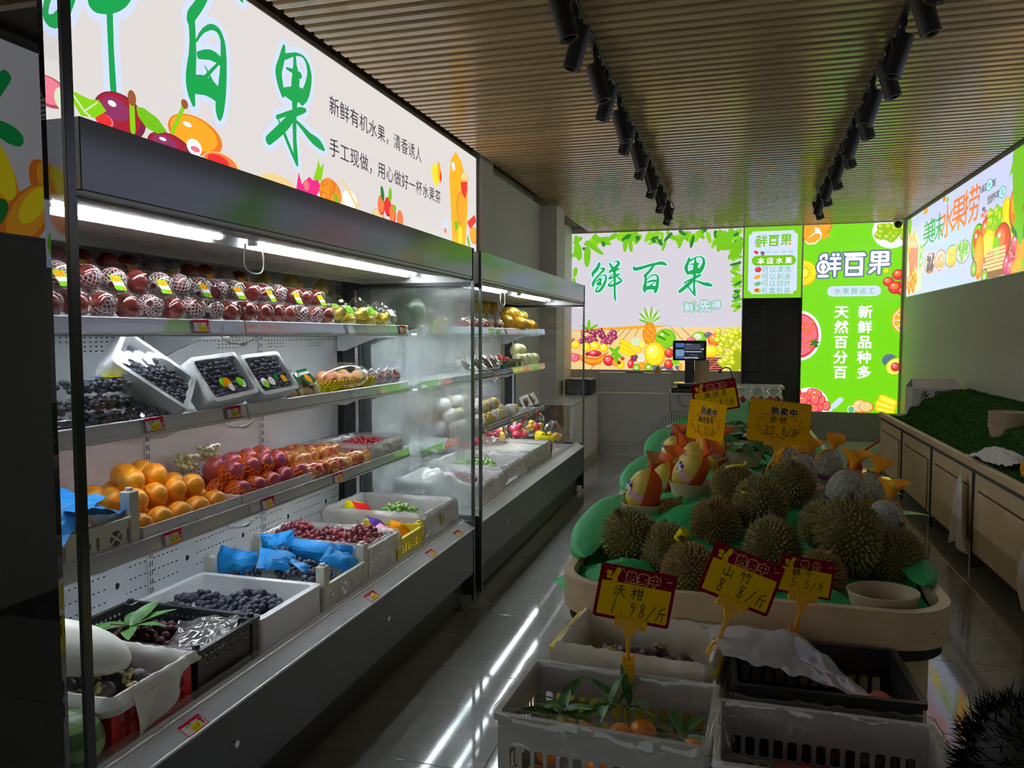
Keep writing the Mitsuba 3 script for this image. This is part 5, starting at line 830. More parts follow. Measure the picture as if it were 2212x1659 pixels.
price_kit = kit(('card', bx(-0.042, 0.042, 0, 0.0008, -0.022, 0.022), 'm_label_white'),
    ('red_frame', cat(fl(sbox(-0.042, -0.022, 0.042, 0.022).difference(sbox(-0.0395, -0.0195, 0.0395, 0.0125)), 0.0005), fl(Polygon([(0.022, 0.004), (0.031, 0.018), (0.039, 0.004), (0.034, 0.004), (0.034, -0.012), (0.028, -0.012), (0.028, 0.004)]), 0.0006)), 'm_label_red'),
    ('sticker', fl(sbox(-0.016, -0.018, 0.022, 0.004), 0.001), 'm_label_yellow'),
    ('digits', cat(fl(line_of('12.8', -0.008, -0.007, 0.014, -0.007, 0.014), 0.0014), fl(line_of('水果', -0.02, 0.008, -0.008, 0.008, 0.009), 0.0014)), 'm_ink'))
PL = [(-1.7735, 2.284, 1.571, 10, 'price label on the top shelf rail under the apple packs'), (-1.7735, 3.985, 1.571, 10, 'price label at the far end of the top shelf rail, under the lemons'),
      (-1.7715, 2.043, 1.256, 10, 'price label on the second shelf rail below the blueberry boxes'), (-1.7715, 2.451, 1.256, 10, 'price label on the second shelf rail below the white foam grape trays'),
      (-1.7715, 2.114, 0.873, 10, 'price label on the third shelf rail below the oranges'), (-1.7715, 2.659, 0.873, 10, 'price label on the third shelf rail below the netted mangoes'), (-1.7715, 3.231, 0.873, 10, 'price label on the third shelf rail below the packed nectarines'),
      (-1.4135, 2.844, 0.4665, 62, 'price label on the near chiller bumper beside the blue-lined crate'), (-1.4135, 3.495, 0.4665, 62, 'price label on the near chiller bumper beside the yellow crate'), (-1.4135, 3.886, 0.4665, 62, 'price label at the far end of the near chiller bumper'), (-1.4135, 1.744, 0.4665, 62, 'price label on the near chiller bumper beside the red crate'),
      (-1.7765, 5.509, 0.83, 10, 'price label on the third shelf rail of the far chiller, left of the joint'), (-1.7765, 6.22, 0.83, 10, 'price label on the third shelf rail of the far chiller, under the pears'), (-1.7765, 6.69, 0.83, 10, 'price label on the third shelf rail of the far chiller, nearest the wrapped trays'), (-1.7765, 5.74, 1.243, 10, 'price label on the second shelf rail of the far chiller')]
for x, y, z, lean, lb in PL:
    place(price_kit, 'price_label', frame_m((x+0.004, y, z), (0, 1, 0), (-math.cos(math.radians(lean)), 0, -math.sin(math.radians(lean))), (-math.sin(math.radians(lean)), 0, math.cos(math.radians(lean)))), lb, 'price label')

# ------------------------------------------------------------------ fruit, crates and packs: shared shapes
def _skin(c0, c1, f=30.0, o=3):
    def fn(p, n, uv): return mix(c0, c1, smoothstep(0.3, 0.7, fbm(p.x*f, p.y*f, p.z*f, o)))
    return fn
mat('m_orange', mikit.proc(_skin((0.90, 0.30, 0.008), (0.98, 0.40, 0.02), 26, 2)), 0.34, 0.4)
mat('m_mandarin', mikit.proc(_skin((0.80, 0.24, 0.02), (0.90, 0.33, 0.03), 30, 2)), 0.38, 0.4)
mat('m_apple', mikit.proc(_skin((0.16, 0.018, 0.02), (0.42, 0.07, 0.05), 22, 3)), 0.22, 0.5)
mat('m_mango', mikit.proc(_skin((0.36, 0.055, 0.085), (0.62, 0.13, 0.11), 14, 2)), 0.3, 0.45)
mat('m_nectarine', mikit.proc(_skin((0.55, 0.05, 0.03), (0.88, 0.45, 0.08), 17, 2)), 0.3, 0.45)
mat('m_peach', mikit.proc(_skin((0.86, 0.22, 0.16), (0.93, 0.55, 0.22), 13, 2)), 0.55, 0.3)
mat('m_lemon', (0.85, 0.58, 0.02), 0.35, 0.45)
mat('m_pear', mikit.proc(_skin((0.66, 0.50, 0.10), (0.78, 0.66, 0.22), 16, 2)), 0.4, 0.4)
mat('m_pale_melon', mikit.proc(_skin((0.72, 0.72, 0.30), (0.78, 0.78, 0.42), 12, 2)), 0.35, 0.4)
mat('m_black_grape', mikit.proc(_skin((0.012, 0.011, 0.022), (0.06, 0.065, 0.10), 60, 2)), 0.42, 0.35)
mat('m_red_grape', mikit.proc(_skin((0.11, 0.018, 0.03), (0.30, 0.055, 0.06), 45, 2)), 0.3, 0.45)
mat('m_green_grape', mikit.proc(_skin((0.16, 0.32, 0.07), (0.32, 0.50, 0.13), 45, 2)), 0.28, 0.45)
mat('m_mangosteen', mikit.proc(_skin((0.016, 0.010, 0.014), (0.055, 0.034, 0.040), 30, 3)), 0.42, 0.4)
mat('m_sepal', mikit.proc(_skin((0.20, 0.19, 0.06), (0.38, 0.33, 0.12), 50, 2)), 0.55, 0.3)
mat('m_bayberry', (0.055, 0.008, 0.012), 0.5, 0.35)
mat('m_cherry', (0.28, 0.012, 0.016), 0.15, 0.55)
mat('m_leaf', mikit.proc(_skin((0.035, 0.105, 0.028), (0.08, 0.20, 0.05), 30, 3)), 0.35, 0.4, two=True)
mat('m_leaf_bright', (0.12, 0.42, 0.05), 0.4, 0.4, two=True)
mat('m_twig', (0.11, 0.075, 0.045), 0.7, 0.2)
mat('m_net_white', (0.72, 0.70, 0.76), 0.7, 0.2)
mat('m_net_orange', (0.90, 0.20, 0.012), 0.6, 0.25)
mat('m_net_yellow', (0.85, 0.74, 0.01), 0.6, 0.25)
mat('m_net_amber', (0.90, 0.44, 0.02), 0.6, 0.25)
flat('m_st_green', (120, 200, 40)); flat('m_st_orange', (240, 150, 30)); flat('m_st_blue', (40, 90, 190)); flat('m_st_yellow', (240, 225, 20)); flat('m_st_white', (228, 228, 228)); flat('m_st_purple', (90, 60, 150)); flat('m_st_dkgreen', (30, 90, 60)); flat('m_st_red', (200, 40, 40)); flat('m_st_pink', (225, 165, 200))
mat('m_pack_fruit_dark', (0.015, 0.017, 0.028), 0.4, 0.4)

def net(r, t0, t1, n=13, w=0.0026, twist=0.9, sz=1.0, k=7):
    """A foam fruit net: two sets of slanting cords round a ball, from polar angle t0 to t1."""
    ms = []
    for s in (-1, 1):
        for i in range(n):
            t = np.linspace(t0, t1, k); a = 2*PI*i/n+s*twist*(t-t0)
            ms.append(tube(np.stack([r*np.sin(t)*np.cos(a), r*np.sin(t)*np.sin(a), r*sz*np.cos(t)], 1), w, 4, caps=False))
    return cat(ms)
def leaf_m(L=0.1, w=0.025, bend=0.3, fold=0.25):
    t = np.linspace(0, 1, 7); wd = w*np.sin(PI*t**0.8)**0.9; z = -bend*L*t*t
    v = np.concatenate([np.stack([L*t, -wd, z+fold*wd], 1), np.stack([L*t, 0*t, z], 1), np.stack([L*t, wd, z+fold*wd], 1)])
    f = [[a*7+i, a*7+i+1, (a+1)*7+i+1, (a+1)*7+i] for a in (0, 1) for i in range(6)]
    return mesh(v, f)
def dimple(r, sub=3, sz=0.95, d=0.16, w=0.35):
    m = ball(1, sub); v = np.array(m.vertices); t = np.arccos(np.clip(v[:, 2], -1, 1))
    k = 1-d*np.exp(-(t/w)**2)-0.06*np.exp(-((PI-t)/0.3)**2); return mesh(v*k[:, None]*[r, r, r*sz], m.faces)
def heap(q, cx, cy, cz, ax, ay, az, r, n, gap=1.75, tries=6000):
    """Points on and under a dome: centres of round things piled up."""
    out = []
    for _ in range(tries):
        if len(out) >= n: break
        a, s = q.random()*2*PI, math.sqrt(q.random()); x, y = s*math.cos(a), s*math.sin(a)
        z = math.sqrt(max(0, 1-s*s))*(0.45+0.55*q.random()**0.5)
        p = np.array([cx+ax*x, cy+ay*y, cz+az*z])
        if all(np.sum((p-o)**2) > (gap*r)**2 for o in out): out.append(p)
    return out
def rr(x0, z0, x1, z1, r=0.004): return sbox(x0+r, z0+r, x1-r, z1-r).buffer(r, 3)
def wall_poly(w, h, style):
    g = sbox(0, 0, w, h); H = []
    if style == 'slots':
        n = max(3, int(w/0.036)); p = (w-0.05)/n
        for i in range(n):
            for z0, z1 in ((0.24, 0.44), (0.50, 0.70)) if h > 0.12 else ((0.3, 0.68),): H.append(rr(0.025+p*i+p*0.16, h*z0, 0.025+p*i+p*0.84, h*z1, 0.008))
    elif style == 'lattice':
        n = max(3, int(w/0.03)); p = (w-0.04)/n
        for i in range(n):
            for j in range(3):
                x, z = 0.02+p*i, h*(0.15+0.22*j); a, b = p*0.86, h*0.19
                if (i // 3) % 2 == 0: H += [Polygon([(x+0.003, z), (x+a-0.003, z), (x+a/2, z+b/2-0.002)]), Polygon([(x+0.003, z+b), (x+a-0.003, z+b), (x+a/2, z+b/2+0.002)]), Polygon([(x, z+0.003), (x, z+b-0.003), (x+a/2-0.003, z+b/2)]), Polygon([(x+a, z+0.003), (x+a, z+b-0.003), (x+a/2+0.003, z+b/2)])]
    elif style == 'dots':
        n = max(4, int(w/0.022)); p = (w-0.04)/n
        for i in range(n): H += [rr(0.02+p*i, h*0.80, 0.02+p*i+p*0.6, h*0.80+0.010, 0.003)]+([rr(0.02+p*i, h*0.64, 0.02+p*i+p*0.6, h*0.64+0.010, 0.003)] if i % 2 else [])
    elif style == 'panels':
        n = max(2, int(w/0.11)); p = (w-0.03)/n
        for i in range(n):
            x = 0.015+p*i+p*0.5; H += [Point(x-p*0.1, h*0.48).buffer(min(p*0.26, h*0.25), 7).difference(LineString([(x-p*0.4, h*0.2), (x+p*0.2, h*0.76)]).buffer(0.0035)).difference(LineString([(x-p*0.4, h*0.76), (x+p*0.2, h*0.2)]).buffer(0.0035)), rr(x+p*0.26, h*0.28, x+p*0.36, h*0.68, 0.002)]
            H += [rr(x-p*0.45+j*0.013, h*0.08, x-p*0.45+j*0.013+0.007, h*0.08+0.005, 0.001) for j in range(max(1, int(p*0.9/0.013)))]
    return g.difference(shapely.union_all(H)) if H else g
def crate(k, x0, x1, y0, y1, z0, z1, style, m, rim=0.012, posts=None, t=0.005, rimw=0.012, at=None):
    """Four walls, base, rim and, where given, corner posts as parts."""
    def side(w, style_): return prism(wall_poly(w, z1-z0, style_), t)
    for (ox, oy), d, w in (((x0, y0), (0, 1), y1-y0), ((x1, y0), (0, 1), y1-y0), ((x0, y0), (1, 0), x1-x0), ((x0, y1), (1, 0), x1-x0)):
        s = side(w, style); v = np.array(s.vertices); inn = 1 if (ox, oy) in ((x0, y0),) else 1
        nx, ny = (1, 0) if d == (0, 1) else (0, 1); off = -t if ((d == (0, 1) and ox == x1) or (d == (1, 0) and oy == y1)) else 0
        q = np.stack([ox+d[0]*v[:, 0]+nx*(v[:, 2]+off), oy+d[1]*v[:, 0]+ny*(v[:, 2]+off), z0+v[:, 1]], 1)
        obj('wall', mesh(q, s.faces[:, ::-1] if d == (1, 0) else s.faces), m, k, at=at)
    obj('bottom', bx(x0+t, x1-t, y0+t, y1-t, z0, z0+0.006), m, k, at=at)
    if rim: obj('rim', mv(prism(rr(x0-rimw, y0-rimw, x1+rimw, y1+rimw, 0.015).difference(rr(x0+t, y0+t, x1-t, y1-t, 0.008)), rim), (0, 0, z1-rim*0.6)), m, k, at=at)
    if posts:
        for x in (x0+0.014, x1-0.014):
            for y in (y0+0.014, y1-0.014):
                obj('corner_post', cat(bx(x-0.02, x+0.02, y-0.02, y+0.02, z0, z1+posts, 0.003), tube([(x, y, z1+posts), (x, y, z1+posts+0.010)], 0.011, 10)), m, k, at=at)
def liner(x0, x1, y0, y1, zt, din, dout, seed, amp=0.010, nper=110, sides=None, ragged=0.35):
    """A sheet lining a crate: up the inside, over the rim and down outside."""
    P = np.array([(x0, y0), (x1, y0), (x1, y1), (x0, y1), (x0, y0)], float); L = np.r_[0, np.cumsum(np.linalg.norm(np.diff(P, axis=0), axis=1))]
    s = np.linspace(0, L[-1], nper+1); px = np.interp(s, L, P[:, 0]); py = np.interp(s, L, P[:, 1])
    cx, cy = (x0+x1)/2, (y0+y1)/2; nx = np.where(np.abs(px-x0) < 1e-6, -1, np.where(np.abs(px-x1) < 1e-6, 1, 0)).astype(float); ny = np.where(np.abs(py-y0) < 1e-6, -1, np.where(np.abs(py-y1) < 1e-6, 1, 0)).astype(float)
    prof = [(-0.012, -din), (-0.010, -din*0.7), (-0.009, -din*0.4), (-0.008, -0.012), (-0.003, 0.010), (0.010, 0.010), (0.020, -0.012)]+[(0.021, -dout*f) for f in (0.4, 0.7, 1.0)]
    q = np.random.default_rng(seed); V = []
    hem = meshkit.noise(np.stack([s*9, 0*s, 0*s+seed], 1), seed); hem2 = meshkit.noise(np.stack([s*30, 0*s, 0*s+seed], 1), seed+1)
    for j, (o, z) in enumerate(prof):
        n1 = meshkit.fbm(np.stack([s*16+3, 0*s+j*0.5, 0*s+seed], 1), 3, seed)-0.5; n2 = meshkit.fbm(np.stack([s*22+3, 0*s+j*0.6, 0*s+seed+9], 1), 3, seed)-0.5
        zz = z+(n2*amp*1.1 if j not in (4, 5) else np.abs(n2)*amp*1.6)
        if j >= 7: zz = np.where(True, z*(1-ragged+2*ragged*hem)+n2*amp, 0)
        oo = o+(n1*amp*2.2 if j > 5 else -np.abs(n1)*amp*2.0 if j < 4 else n1*amp*0.4)
        if j > 5: oo = np.maximum(oo, 0.015)
        V.append(np.stack([px+nx*oo, py+ny*oo, zt+zz], 1))
    V = np.array(V); m = len(prof); n = nper+1
    f = [[j*n+i, (j+1)*n+i, (j+1)*n+i+1, j*n+i+1] for j in range(m-1) for i in range(nper)]
    return mesh(V.reshape(-1, 3), f)
def crumple(w, d, seed, amp=0.02, n=26, f=14, dome=0.0):
    def fn(u, v):
        p = np.stack([u*w*f, v*d*f, 0*u+seed], -1); a = np.abs(meshkit.fbm(p, 4, seed)-0.5)*2; b = meshkit.fbm(p+5, 3, seed+1)-0.5
        return (u-0.5)*w+b*amp*0.8, (v-0.5)*d+a*amp*0.6, a*amp+dome*np.sin(PI*u)*np.sin(PI*v)
    return grid(fn, n, n)
def bag_m(rx, ry, rz, seed, amp=0.2, sub=3, neck=0.0):
    """A knotted plastic bag round something: a crinkled blob with a neck."""
    m = ball(1, sub); v = np.array(m.vertices)
    k = 1+amp*(meshkit.fbm(v*2.6+seed, 4, seed)-0.5)*1.6+amp*0.5*np.abs(meshkit.noise(v*7+seed, seed)-0.5)
    if neck: t = np.clip((v[:, 2]-0.75)/0.25, 0, 1); v = np.stack([v[:, 0]*(1-0.45*t), v[:, 1]*(1-0.45*t), v[:, 2]*(1+neck*t)], 1)
    return mesh(v*k[:, None]*[rx, ry, rz], m.faces)

# kits of fruit
BALL = dimple(1, 3)
orange_kit = kit(('skin', dimple(0.0445, 3, 0.97, 0.05, 0.16), 'm_orange', True), ('navel', mv(lathe([(0.001, 0.0), (0.005, 0.0005), (0.006, -0.002)][::-1], 10), (0, 0, 0.0405)), 'm_sepal', True))
apple_m = dimple(0.039, 3, 0.92)
apple_bare = kit(('skin', apple_m, 'm_apple', True), ('stalk', tube([(0, 0, 0.028), (0.003, 0, 0.04)], 0.0015, 5), 'm_twig'))
apple_net = kit(('skin', apple_m, 'm_apple', True), ('foam_net', net(0.0405, 0.75, 2.9, 15, 0.0021, 0.8, 0.92), 'm_net_white', True))
mango_m = mv(ball(1, 3), s=(0.047, 0.042, 0.056))
mango_net = kit(('skin', mango_m, 'm_mango', True), ('foam_net', mv(net(1, 1.05, 2.85, 14, 0.07, 0.8), s=(0.0495, 0.0445, 0.058)), 'm_net_orange', True), ('sticker', mv(lathe([(0.001, 0.0006), (0.008, 0.0), (0.008, -0.001)][::-1], 12), (0.012, 0, 0.0545), (0, 12, 0)), 'm_st_purple'))
mango_bare = kit(('skin', mango_m, 'm_mango', True), ('sticker', mv(lathe([(0.001, 0.0006), (0.008, 0.0), (0.008, -0.001)][::-1], 12), (0.012, 0, 0.0545), (0, 12, 0)), 'm_st_purple'))
sep = [mv(leaf_m(0.020, 0.010, 0.2, 0.3), (0, 0, 0.029), (0, 18, 90*i)) for i in range(4)]
mangosteen_kit = kit(('skin', mv(ball(0.032, 3), s=(1, 1, 0.93)), 'm_mangosteen', True), ('sepals', cat([mv(rough(mv(ball(0.010, 2), s=(1, 0.9, 0.45)), 0.001, 90, i), (0.012*math.cos(i*PI/2), 0.012*math.sin(i*PI/2), 0.030)) for i in range(4)]), 'm_sepal', True), ('stalk', tube([(0, 0, 0.026), (0.001, 0, 0.040)], 0.0045, 8), 'm_sepal'))
berry = {c: mikit.ply(ball(1, 2), f'm_{c}_grape', True) for c in ('black', 'red', 'green')}
def grape_bunch(label, group, pts, r, c, q, stem=True):
    k = thing('grape_bunch', label, 'grapes', group)
    for p in pts:
        s = r*(0.9+0.2*q.random()); obj('berry', berry[c], None, k, at=TM(p, (q.random()*360, 0, q.random()*360), (s, s, s*1.08)))
    if stem and len(pts) > 3:
        P = np.array(pts); c0 = P.mean(0); t = P[np.argmax(P[:, 2])]
        obj('stem', cat(tube([c0, t+[0, 0, r*1.2], t+[0.02*(q.random()-0.5), 0.03*(q.random()-0.5), r*2.6]], 0.0016, 5), *[tube([c0+[0, 0, r], P[i]], 0.0011, 4) for i in range(0, len(P), 9)]), 'm_twig', k)
def rot_any(q): return (q.random()*360, q.random()*360, q.random()*360)

# ------------------------------------------------------------------ goods in the near chiller
def lean_m(x, y, z, lean, roll=0, yaw=0):
    """Local x runs along the shelf, local -y faces out of the chiller, local z leans back by lean degrees."""
    a = math.radians(lean); B = np.stack([(0, 1, 0), (-math.cos(a), 0, -math.sin(a)), (-math.sin(a), 0, math.cos(a))], 1)
    m = np.eye(4); m[:3, :3] = R3(0, 0, yaw) @ B @ R3(0, roll, 0); m[:3, 3] = (x, y, z); return m
def hemi(r, n=16, flat_=1.0): return mv(lathe([(r*math.cos(t), r*math.sin(t)*flat_) for t in np.linspace(0, PI/2-0.02, 7)], n), rot=(90, 0, 0))
dome_pos = [(sx*0.0505, -0.004, sz*0.050) for sz in (-1, 1) for sx in (-1, 1)]
pack_kit = kit(('shell', cat(*[mv(hemi(0.0465), p) for p in dome_pos], prism(rr(-0.1, -0.1, 0.1, 0.1, 0.03).difference(shapely.union_all([Point(p[0], p[2]).buffer(0.046) for p in dome_pos])), 0.0008).apply_transform(trimesh.transformations.rotation_matrix(PI/2, [1, 0, 0]))), 'm_clear_shell', 40),
    ('rim', mv(tube(np.array([(x, 0, z) for x, z in np.array(rr(-0.1, -0.1, 0.1, 0.1, 0.03).exterior.coords)]), 0.0022, 5, caps=False)), 'm_clear_shell', True),
    ('label', cat(mv(fl(sbox(-0.022, -0.028, 0.022, 0.028), 0.052), (0, 0, 0))), 'm_st_green'), ('label_band', fl(sbox(-0.022, -0.012, 0.022, 0.004), 0.0526), 'm_st_white'), ('label_fruit', fl(shapely.union_all([Point(-0.01, 0.014).buffer(0.011), Point(0.008, 0.016).buffer(0.011), Point(0.012, -0.018).buffer(0.006)]), 0.0526), 'm_st_orange'))
q = np.random.default_rng(11)
def apple_pack(x, y, z, lean, where, grp):
    M = lean_m(x, y, z, lean, (q.random()-0.5)*8, (q.random()-0.5)*10)
    place(pack_kit, 'apple_pack', M, f'clear domed pack of four dark red apples with a bright sticker, {where}', 'fruit pack', grp)
    for p in dome_pos:
        L = M @ TM((p[0], p[1]+0.003, p[2])) @ TM((0, 0, 0), rot_any(q))
        place(apple_net if q.random() < 0.62 else apple_bare, 'apple', L, f'dark red apple, some in white foam nets, in a clear pack {where}', 'apple', 'apples '+where)
for i in range(8): apple_pack(-1.865, 1.76+0.205*i, 1.672, 33, 'in the front row of the top shelf', 'apple packs in the front row of the top shelf')
for i in range(6): apple_pack(-2.105, 1.86+0.215*i, 1.745, 20, 'in the shaded back row of the top shelf', 'apple packs in the back row of the top shelf')
lemon_kit = kit(('skin', mesh(np.array(ball(1, 3).vertices)*(1+0.12*np.abs(np.array(ball(1, 3).vertices)[:, 2:])**6)*[0.031, 0.031, 0.036], ball(1, 3).faces), 'm_lemon', True))
def bag(x, y, z, rx, ry, rz, seed, label, category='bag', m='m_film', neck=0.35, at=None, card=None):
    k = thing('clear_bag', label, category); a = TM((x, y, z)) if at is None else at
    obj('film', bag_m(rx, ry, rz, seed, 0.24, 4, neck), m, k, smooth=True, at=a)
    if card: obj('card', mv(bx(-0.001, 0.001, -0.035, 0.035, -0.022, 0.022), (rx*0.9, 0, rz*0.35), (0, -35, 0)), card, k, at=a)
    return k
spots = ['left of three by the apple packs', 'second from the apple packs', 'next to the glass', 'behind the others']
for i, (x, y, z, n) in enumerate(((-1.875, 3.41, 1.605, 5), (-1.875, 3.65, 1.605, 6), (-1.875, 3.90, 1.60, 5), (-2.02, 3.55, 1.62, 5))):
    bag(x, y, z+0.035, 0.085, 0.125, 0.075, 30+i, f'clear bag of yellow lemons on the top shelf, {spots[i]}', card='m_st_green' if i != 2 else 'm_st_white')
    for p in heap(q, x, y, z-0.004, 0.055, 0.092, 0.062, 0.033, n): place(lemon_kit, 'lemon', TM(p, rot_any(q)), 'yellow lemon in a clear bag on the top shelf', 'lemon', 'bagged lemons on the top shelf')
pear_kit = kit(('skin', lathe([(0.001, -0.045), (0.02, -0.043), (0.035, -0.03), (0.04, -0.012), (0.037, 0.008), (0.026, 0.026), (0.018, 0.04), (0.012, 0.048), (0.001, 0.051)], 20), 'm_pear', True), ('stalk', tube([(0, 0, 0.048), (0.003, 0, 0.066)], 0.002, 5), 'm_twig'), ('leaf_tag', mv(leaf_m(0.04, 0.012), (-0.015, 0.02, 0.048), (0, -30, 100)), 'm_leaf_bright'))
for y in (3.20, 3.42, 3.47, 3.73): place(pear_kit, 'yellow_pear', TM((-2.13, y, 1.795), (0, (q.random()-0.5)*30, q.random()*360)), 'yellow pear-shaped fruit with a green leaf tag at the back of the top shelf', 'pear', 'yellow pears at the back of the top shelf')
obj('hanging_wire', tube([(-2.16, 3.03, 1.80), (-2.05, 3.14, 1.86)], 0.002, 5), 'm_black', label='short black wire behind the top shelf, between apples and pears', category='wire')
bag(-2.0, 4.0, 1.68, 0.07, 0.06, 0.09, 44, 'tall clear bag holding one yellow fruit beside the foggy glass of the top shelf'); place(lemon_kit, 'lemon', TM((-2.0, 4.0, 1.66), (30, 20, 0), 1.25), 'large yellow lemon in the tall clear bag beside the foggy glass', 'lemon')
# second shelf: blueberry boxes, foam trays, kiwis, peaches, plums
def berries(q, w, h, d, r, n): return cat([mv(ball(r, 1), ((q.random()-0.5)*w, (q.random()-0.5)*d, (q.random()-0.5)*h)) for _ in range(n)])
bb_kit = kit(('shell', cat(bx(-0.10, 0.10, -0.07, 0.07, -0.024, 0.026, 0.008), bx(-0.105, 0.105, -0.074, 0.074, 0.004, 0.008, 0.001)), 'm_clear_shell'), ('blueberries', berries(q, 0.18, 0.030, 0.12, 0.0085, 130), 'm_black_grape', True))
bl = kit(('shell', cat(bx(-0.10, 0.10, -0.07, 0.07, -0.024, 0.026, 0.008), bx(-0.105, 0.105, -0.074, 0.074, 0.004, 0.008, 0.001)), 'm_clear_shell'), ('blueberries', berries(q, 0.18, 0.030, 0.12, 0.0085, 130), 'm_black_grape', True),
    ('label', mv(fl(Point(0.06, 0.0).buffer(0.032, 10).union(sbox(0.03, -0.012, 0.06, 0.012)), 0), (0, 0, 0.0275), (-90, 0, 0)), 'm_st_yellow'), ('label_top', mv(fl(sbox(-0.005, -0.018, 0.035, 0.018), 0), (0, 0, 0.0280), (-90, 0, 0)), 'm_st_blue'), ('label_print', mv(fl(line_of('鲜果', 0.052, 0, 0.072, 0, 0.017), 0), (0, 0, 0.0283), (-90, 0, 0)), 'm_ink'))
for i, (y, z, x, lb) in enumerate(((1.70, 1.278, -1.87, 'bottom left of the stack'), (1.70, 1.330, -1.87, 'middle left of the stack'), (1.93, 1.278, -1.88, 'bottom middle of the stack'), (1.93, 1.330, -1.88, 'middle of the stack'), (1.93, 1.382, -1.89, 'top middle of the stack'))):
    place(bl if lb.startswith('top') else bb_kit, 'blueberry_box', lean_m(x, y, z, 0, 0, (q.random()-0.5)*8), f'clear box of dark blueberries on the second shelf, {lb}', 'berry box')
for x, y, z, ln, lb in ((-1.85, 2.115, 1.302, 38, 'leaning at the right end of the stack with a big yellow label'), (-1.84, 1.56, 1.285, 15, 'at the left end by the partition with a yellow and blue label')):
    M = lean_m(x, y, z, 0); place(bl, 'blueberry_box', M @ TM((0, 0, 0), (ln, 0, 0)), f'clear box of dark blueberries on the second shelf, {lb}', 'berry box')
def foam_tray(x, y, z, lean, roll, w, h, label, wrap, seed):
    M = lean_m(x, y, z, lean, roll); k = thing('foam_tray', label, 'foam tray'); qq = np.random.default_rng(seed)
    o_, i_ = rr(-w/2, -h/2, w/2, h/2, 0.02), rr(-w/2+0.016, -h/2+0.016, w/2-0.016, h/2-0.016, 0.014)
    R90 = lambda m: mv(m, rot=(90, 0, 0))
    obj('tray', cat(R90(prism(o_.difference(i_), 0.07)), mv(R90(prism(o_, 0.012)), (0, 0.012, 0))), 'm_foam', k, at=M)
    pts = [((i-(w-0.05)/0.019/2)*0.019+(j % 2)*0.009+qq.normal(0, 0.002), -0.046-qq.random()*0.012, (j-(h-0.05)/0.018/2)*0.018+qq.normal(0, 0.002)) for i in range(int((w-0.04)/0.019)) for j in range(int((h-0.04)/0.018))]
    obj('grapes', cat([mv(ball(0.0108, 1), p, s=(1, 1, 1.1)) for p in pts]), 'm_black_grape', k, kind='stuff', smooth=True, at=M)
    obj('film', mv(crumple(w-0.01, h-0.01, seed, 0.006, 18, 12), (0, -0.071, 0), (90, 0, 0)), 'm_film', k, smooth=True, at=M)
    if wrap:
        for j in range(7):
            c = Point((qq.random()-0.5)*w*0.7, -h*0.22+(qq.random()-0.5)*0.03).buffer(0.014+0.01*qq.random(), 3); obj('film_print', fl(c, 0.0745+0.0004*j), ('m_st_green', 'm_st_orange', 'm_st_white', 'm_st_dkgreen')[j % 4], k, at=M)
foam_tray(-1.90, 2.145, 1.385, 36, -42, 0.19, 0.29, 'white foam tray of black grapes leaning steeply on the second shelf, left of the other two', False, 61)
foam_tray(-1.86, 2.452, 1.352, 33, -4, 0.285, 0.185, 'middle white foam tray of dark grapes with printed film on the second shelf', True, 62)
foam_tray(-1.86, 2.745, 1.352, 33, -3, 0.275, 0.185, 'right-hand white foam tray of dark grapes with printed film on the second shelf, by the kiwi packs', True, 63)
kiwi_kit = kit(('skin', mv(ball(0.026, 2), s=(0.95, 0.95, 1.2)), 'm_kiwi', True)); mat('m_kiwi', (0.26, 0.17, 0.07), 0.7, 0.2)
for j, y in enumerate((2.975, 3.105)):
    M = lean_m(-1.87, y, 1.315, 42, -6); lb = ('left', 'right')[j]
    k = place(kit(('shell', bx(-0.06, 0.06, -0.035, 0.035, -0.075, 0.075, 0.02), 'm_clear_shell', 40), ('label', fl(sbox(-0.045, -0.02, 0.05, 0.06), 0.037), 'm_st_dkgreen'), ('label_band', fl(sbox(-0.045, 0.03, 0.05, 0.045), 0.0375), 'm_st_white'), ('label_round', fl(Point(0.0, 0.005).buffer(0.024), 0.0378), 'm_st_orange')), 'kiwi_pack', M, f'clear pack of brown kiwis with a green and yellow label on the second shelf, the {lb} of two', 'fruit pack')
    for p in ((-0.03, 0, -0.045), (0.03, 0, -0.045), (-0.03, 0.0, 0.015), (0.03, 0.0, 0.015)): place(kiwi_kit, 'kiwi', M @ TM(p, (0, 20, 0)), 'brown kiwi in a clear pack on the second shelf', 'kiwi', 'packed kiwis on the second shelf')
peach_kit = kit(('skin', dimple(0.042, 3, 0.95, 0.14, 0.3), 'm_peach', True))
k = thing('peach_pack', 'tray of orange and pink peaches in a bright yellow foam net under a clear lid on the second shelf', 'fruit pack')
obj('net', cat(*[mv(net(1, 1.45, 2.6, 18, 0.07, 0.9), (-1.86, 3.30+0.075*i, 1.32), s=(0.062, 0.06, 0.058)) for i in range(6)]), 'm_net_yellow', k, kind='stuff', smooth=True)
obj('lid', mv(bag_m(0.09, 0.235, 0.075, 77, 0.06, 3), (-1.865, 3.46, 1.33)), 'm_clear_shell', k, smooth=True)
for i, (x, y, z) in enumerate(((-1.84, 3.30, 1.318), (-1.84, 3.39, 1.312), (-1.84, 3.48, 1.312), (-1.84, 3.57, 1.315), (-1.91, 3.34, 1.325), (-1.91, 3.44, 1.325), (-1.91, 3.54, 1.325), (-1.87, 3.63, 1.318))): place(peach_kit, 'peach', TM((x, y, z), rot_any(q)), 'orange pink peach in the yellow netted tray on the second shelf', 'peach', 'peaches in the yellow netted tray')
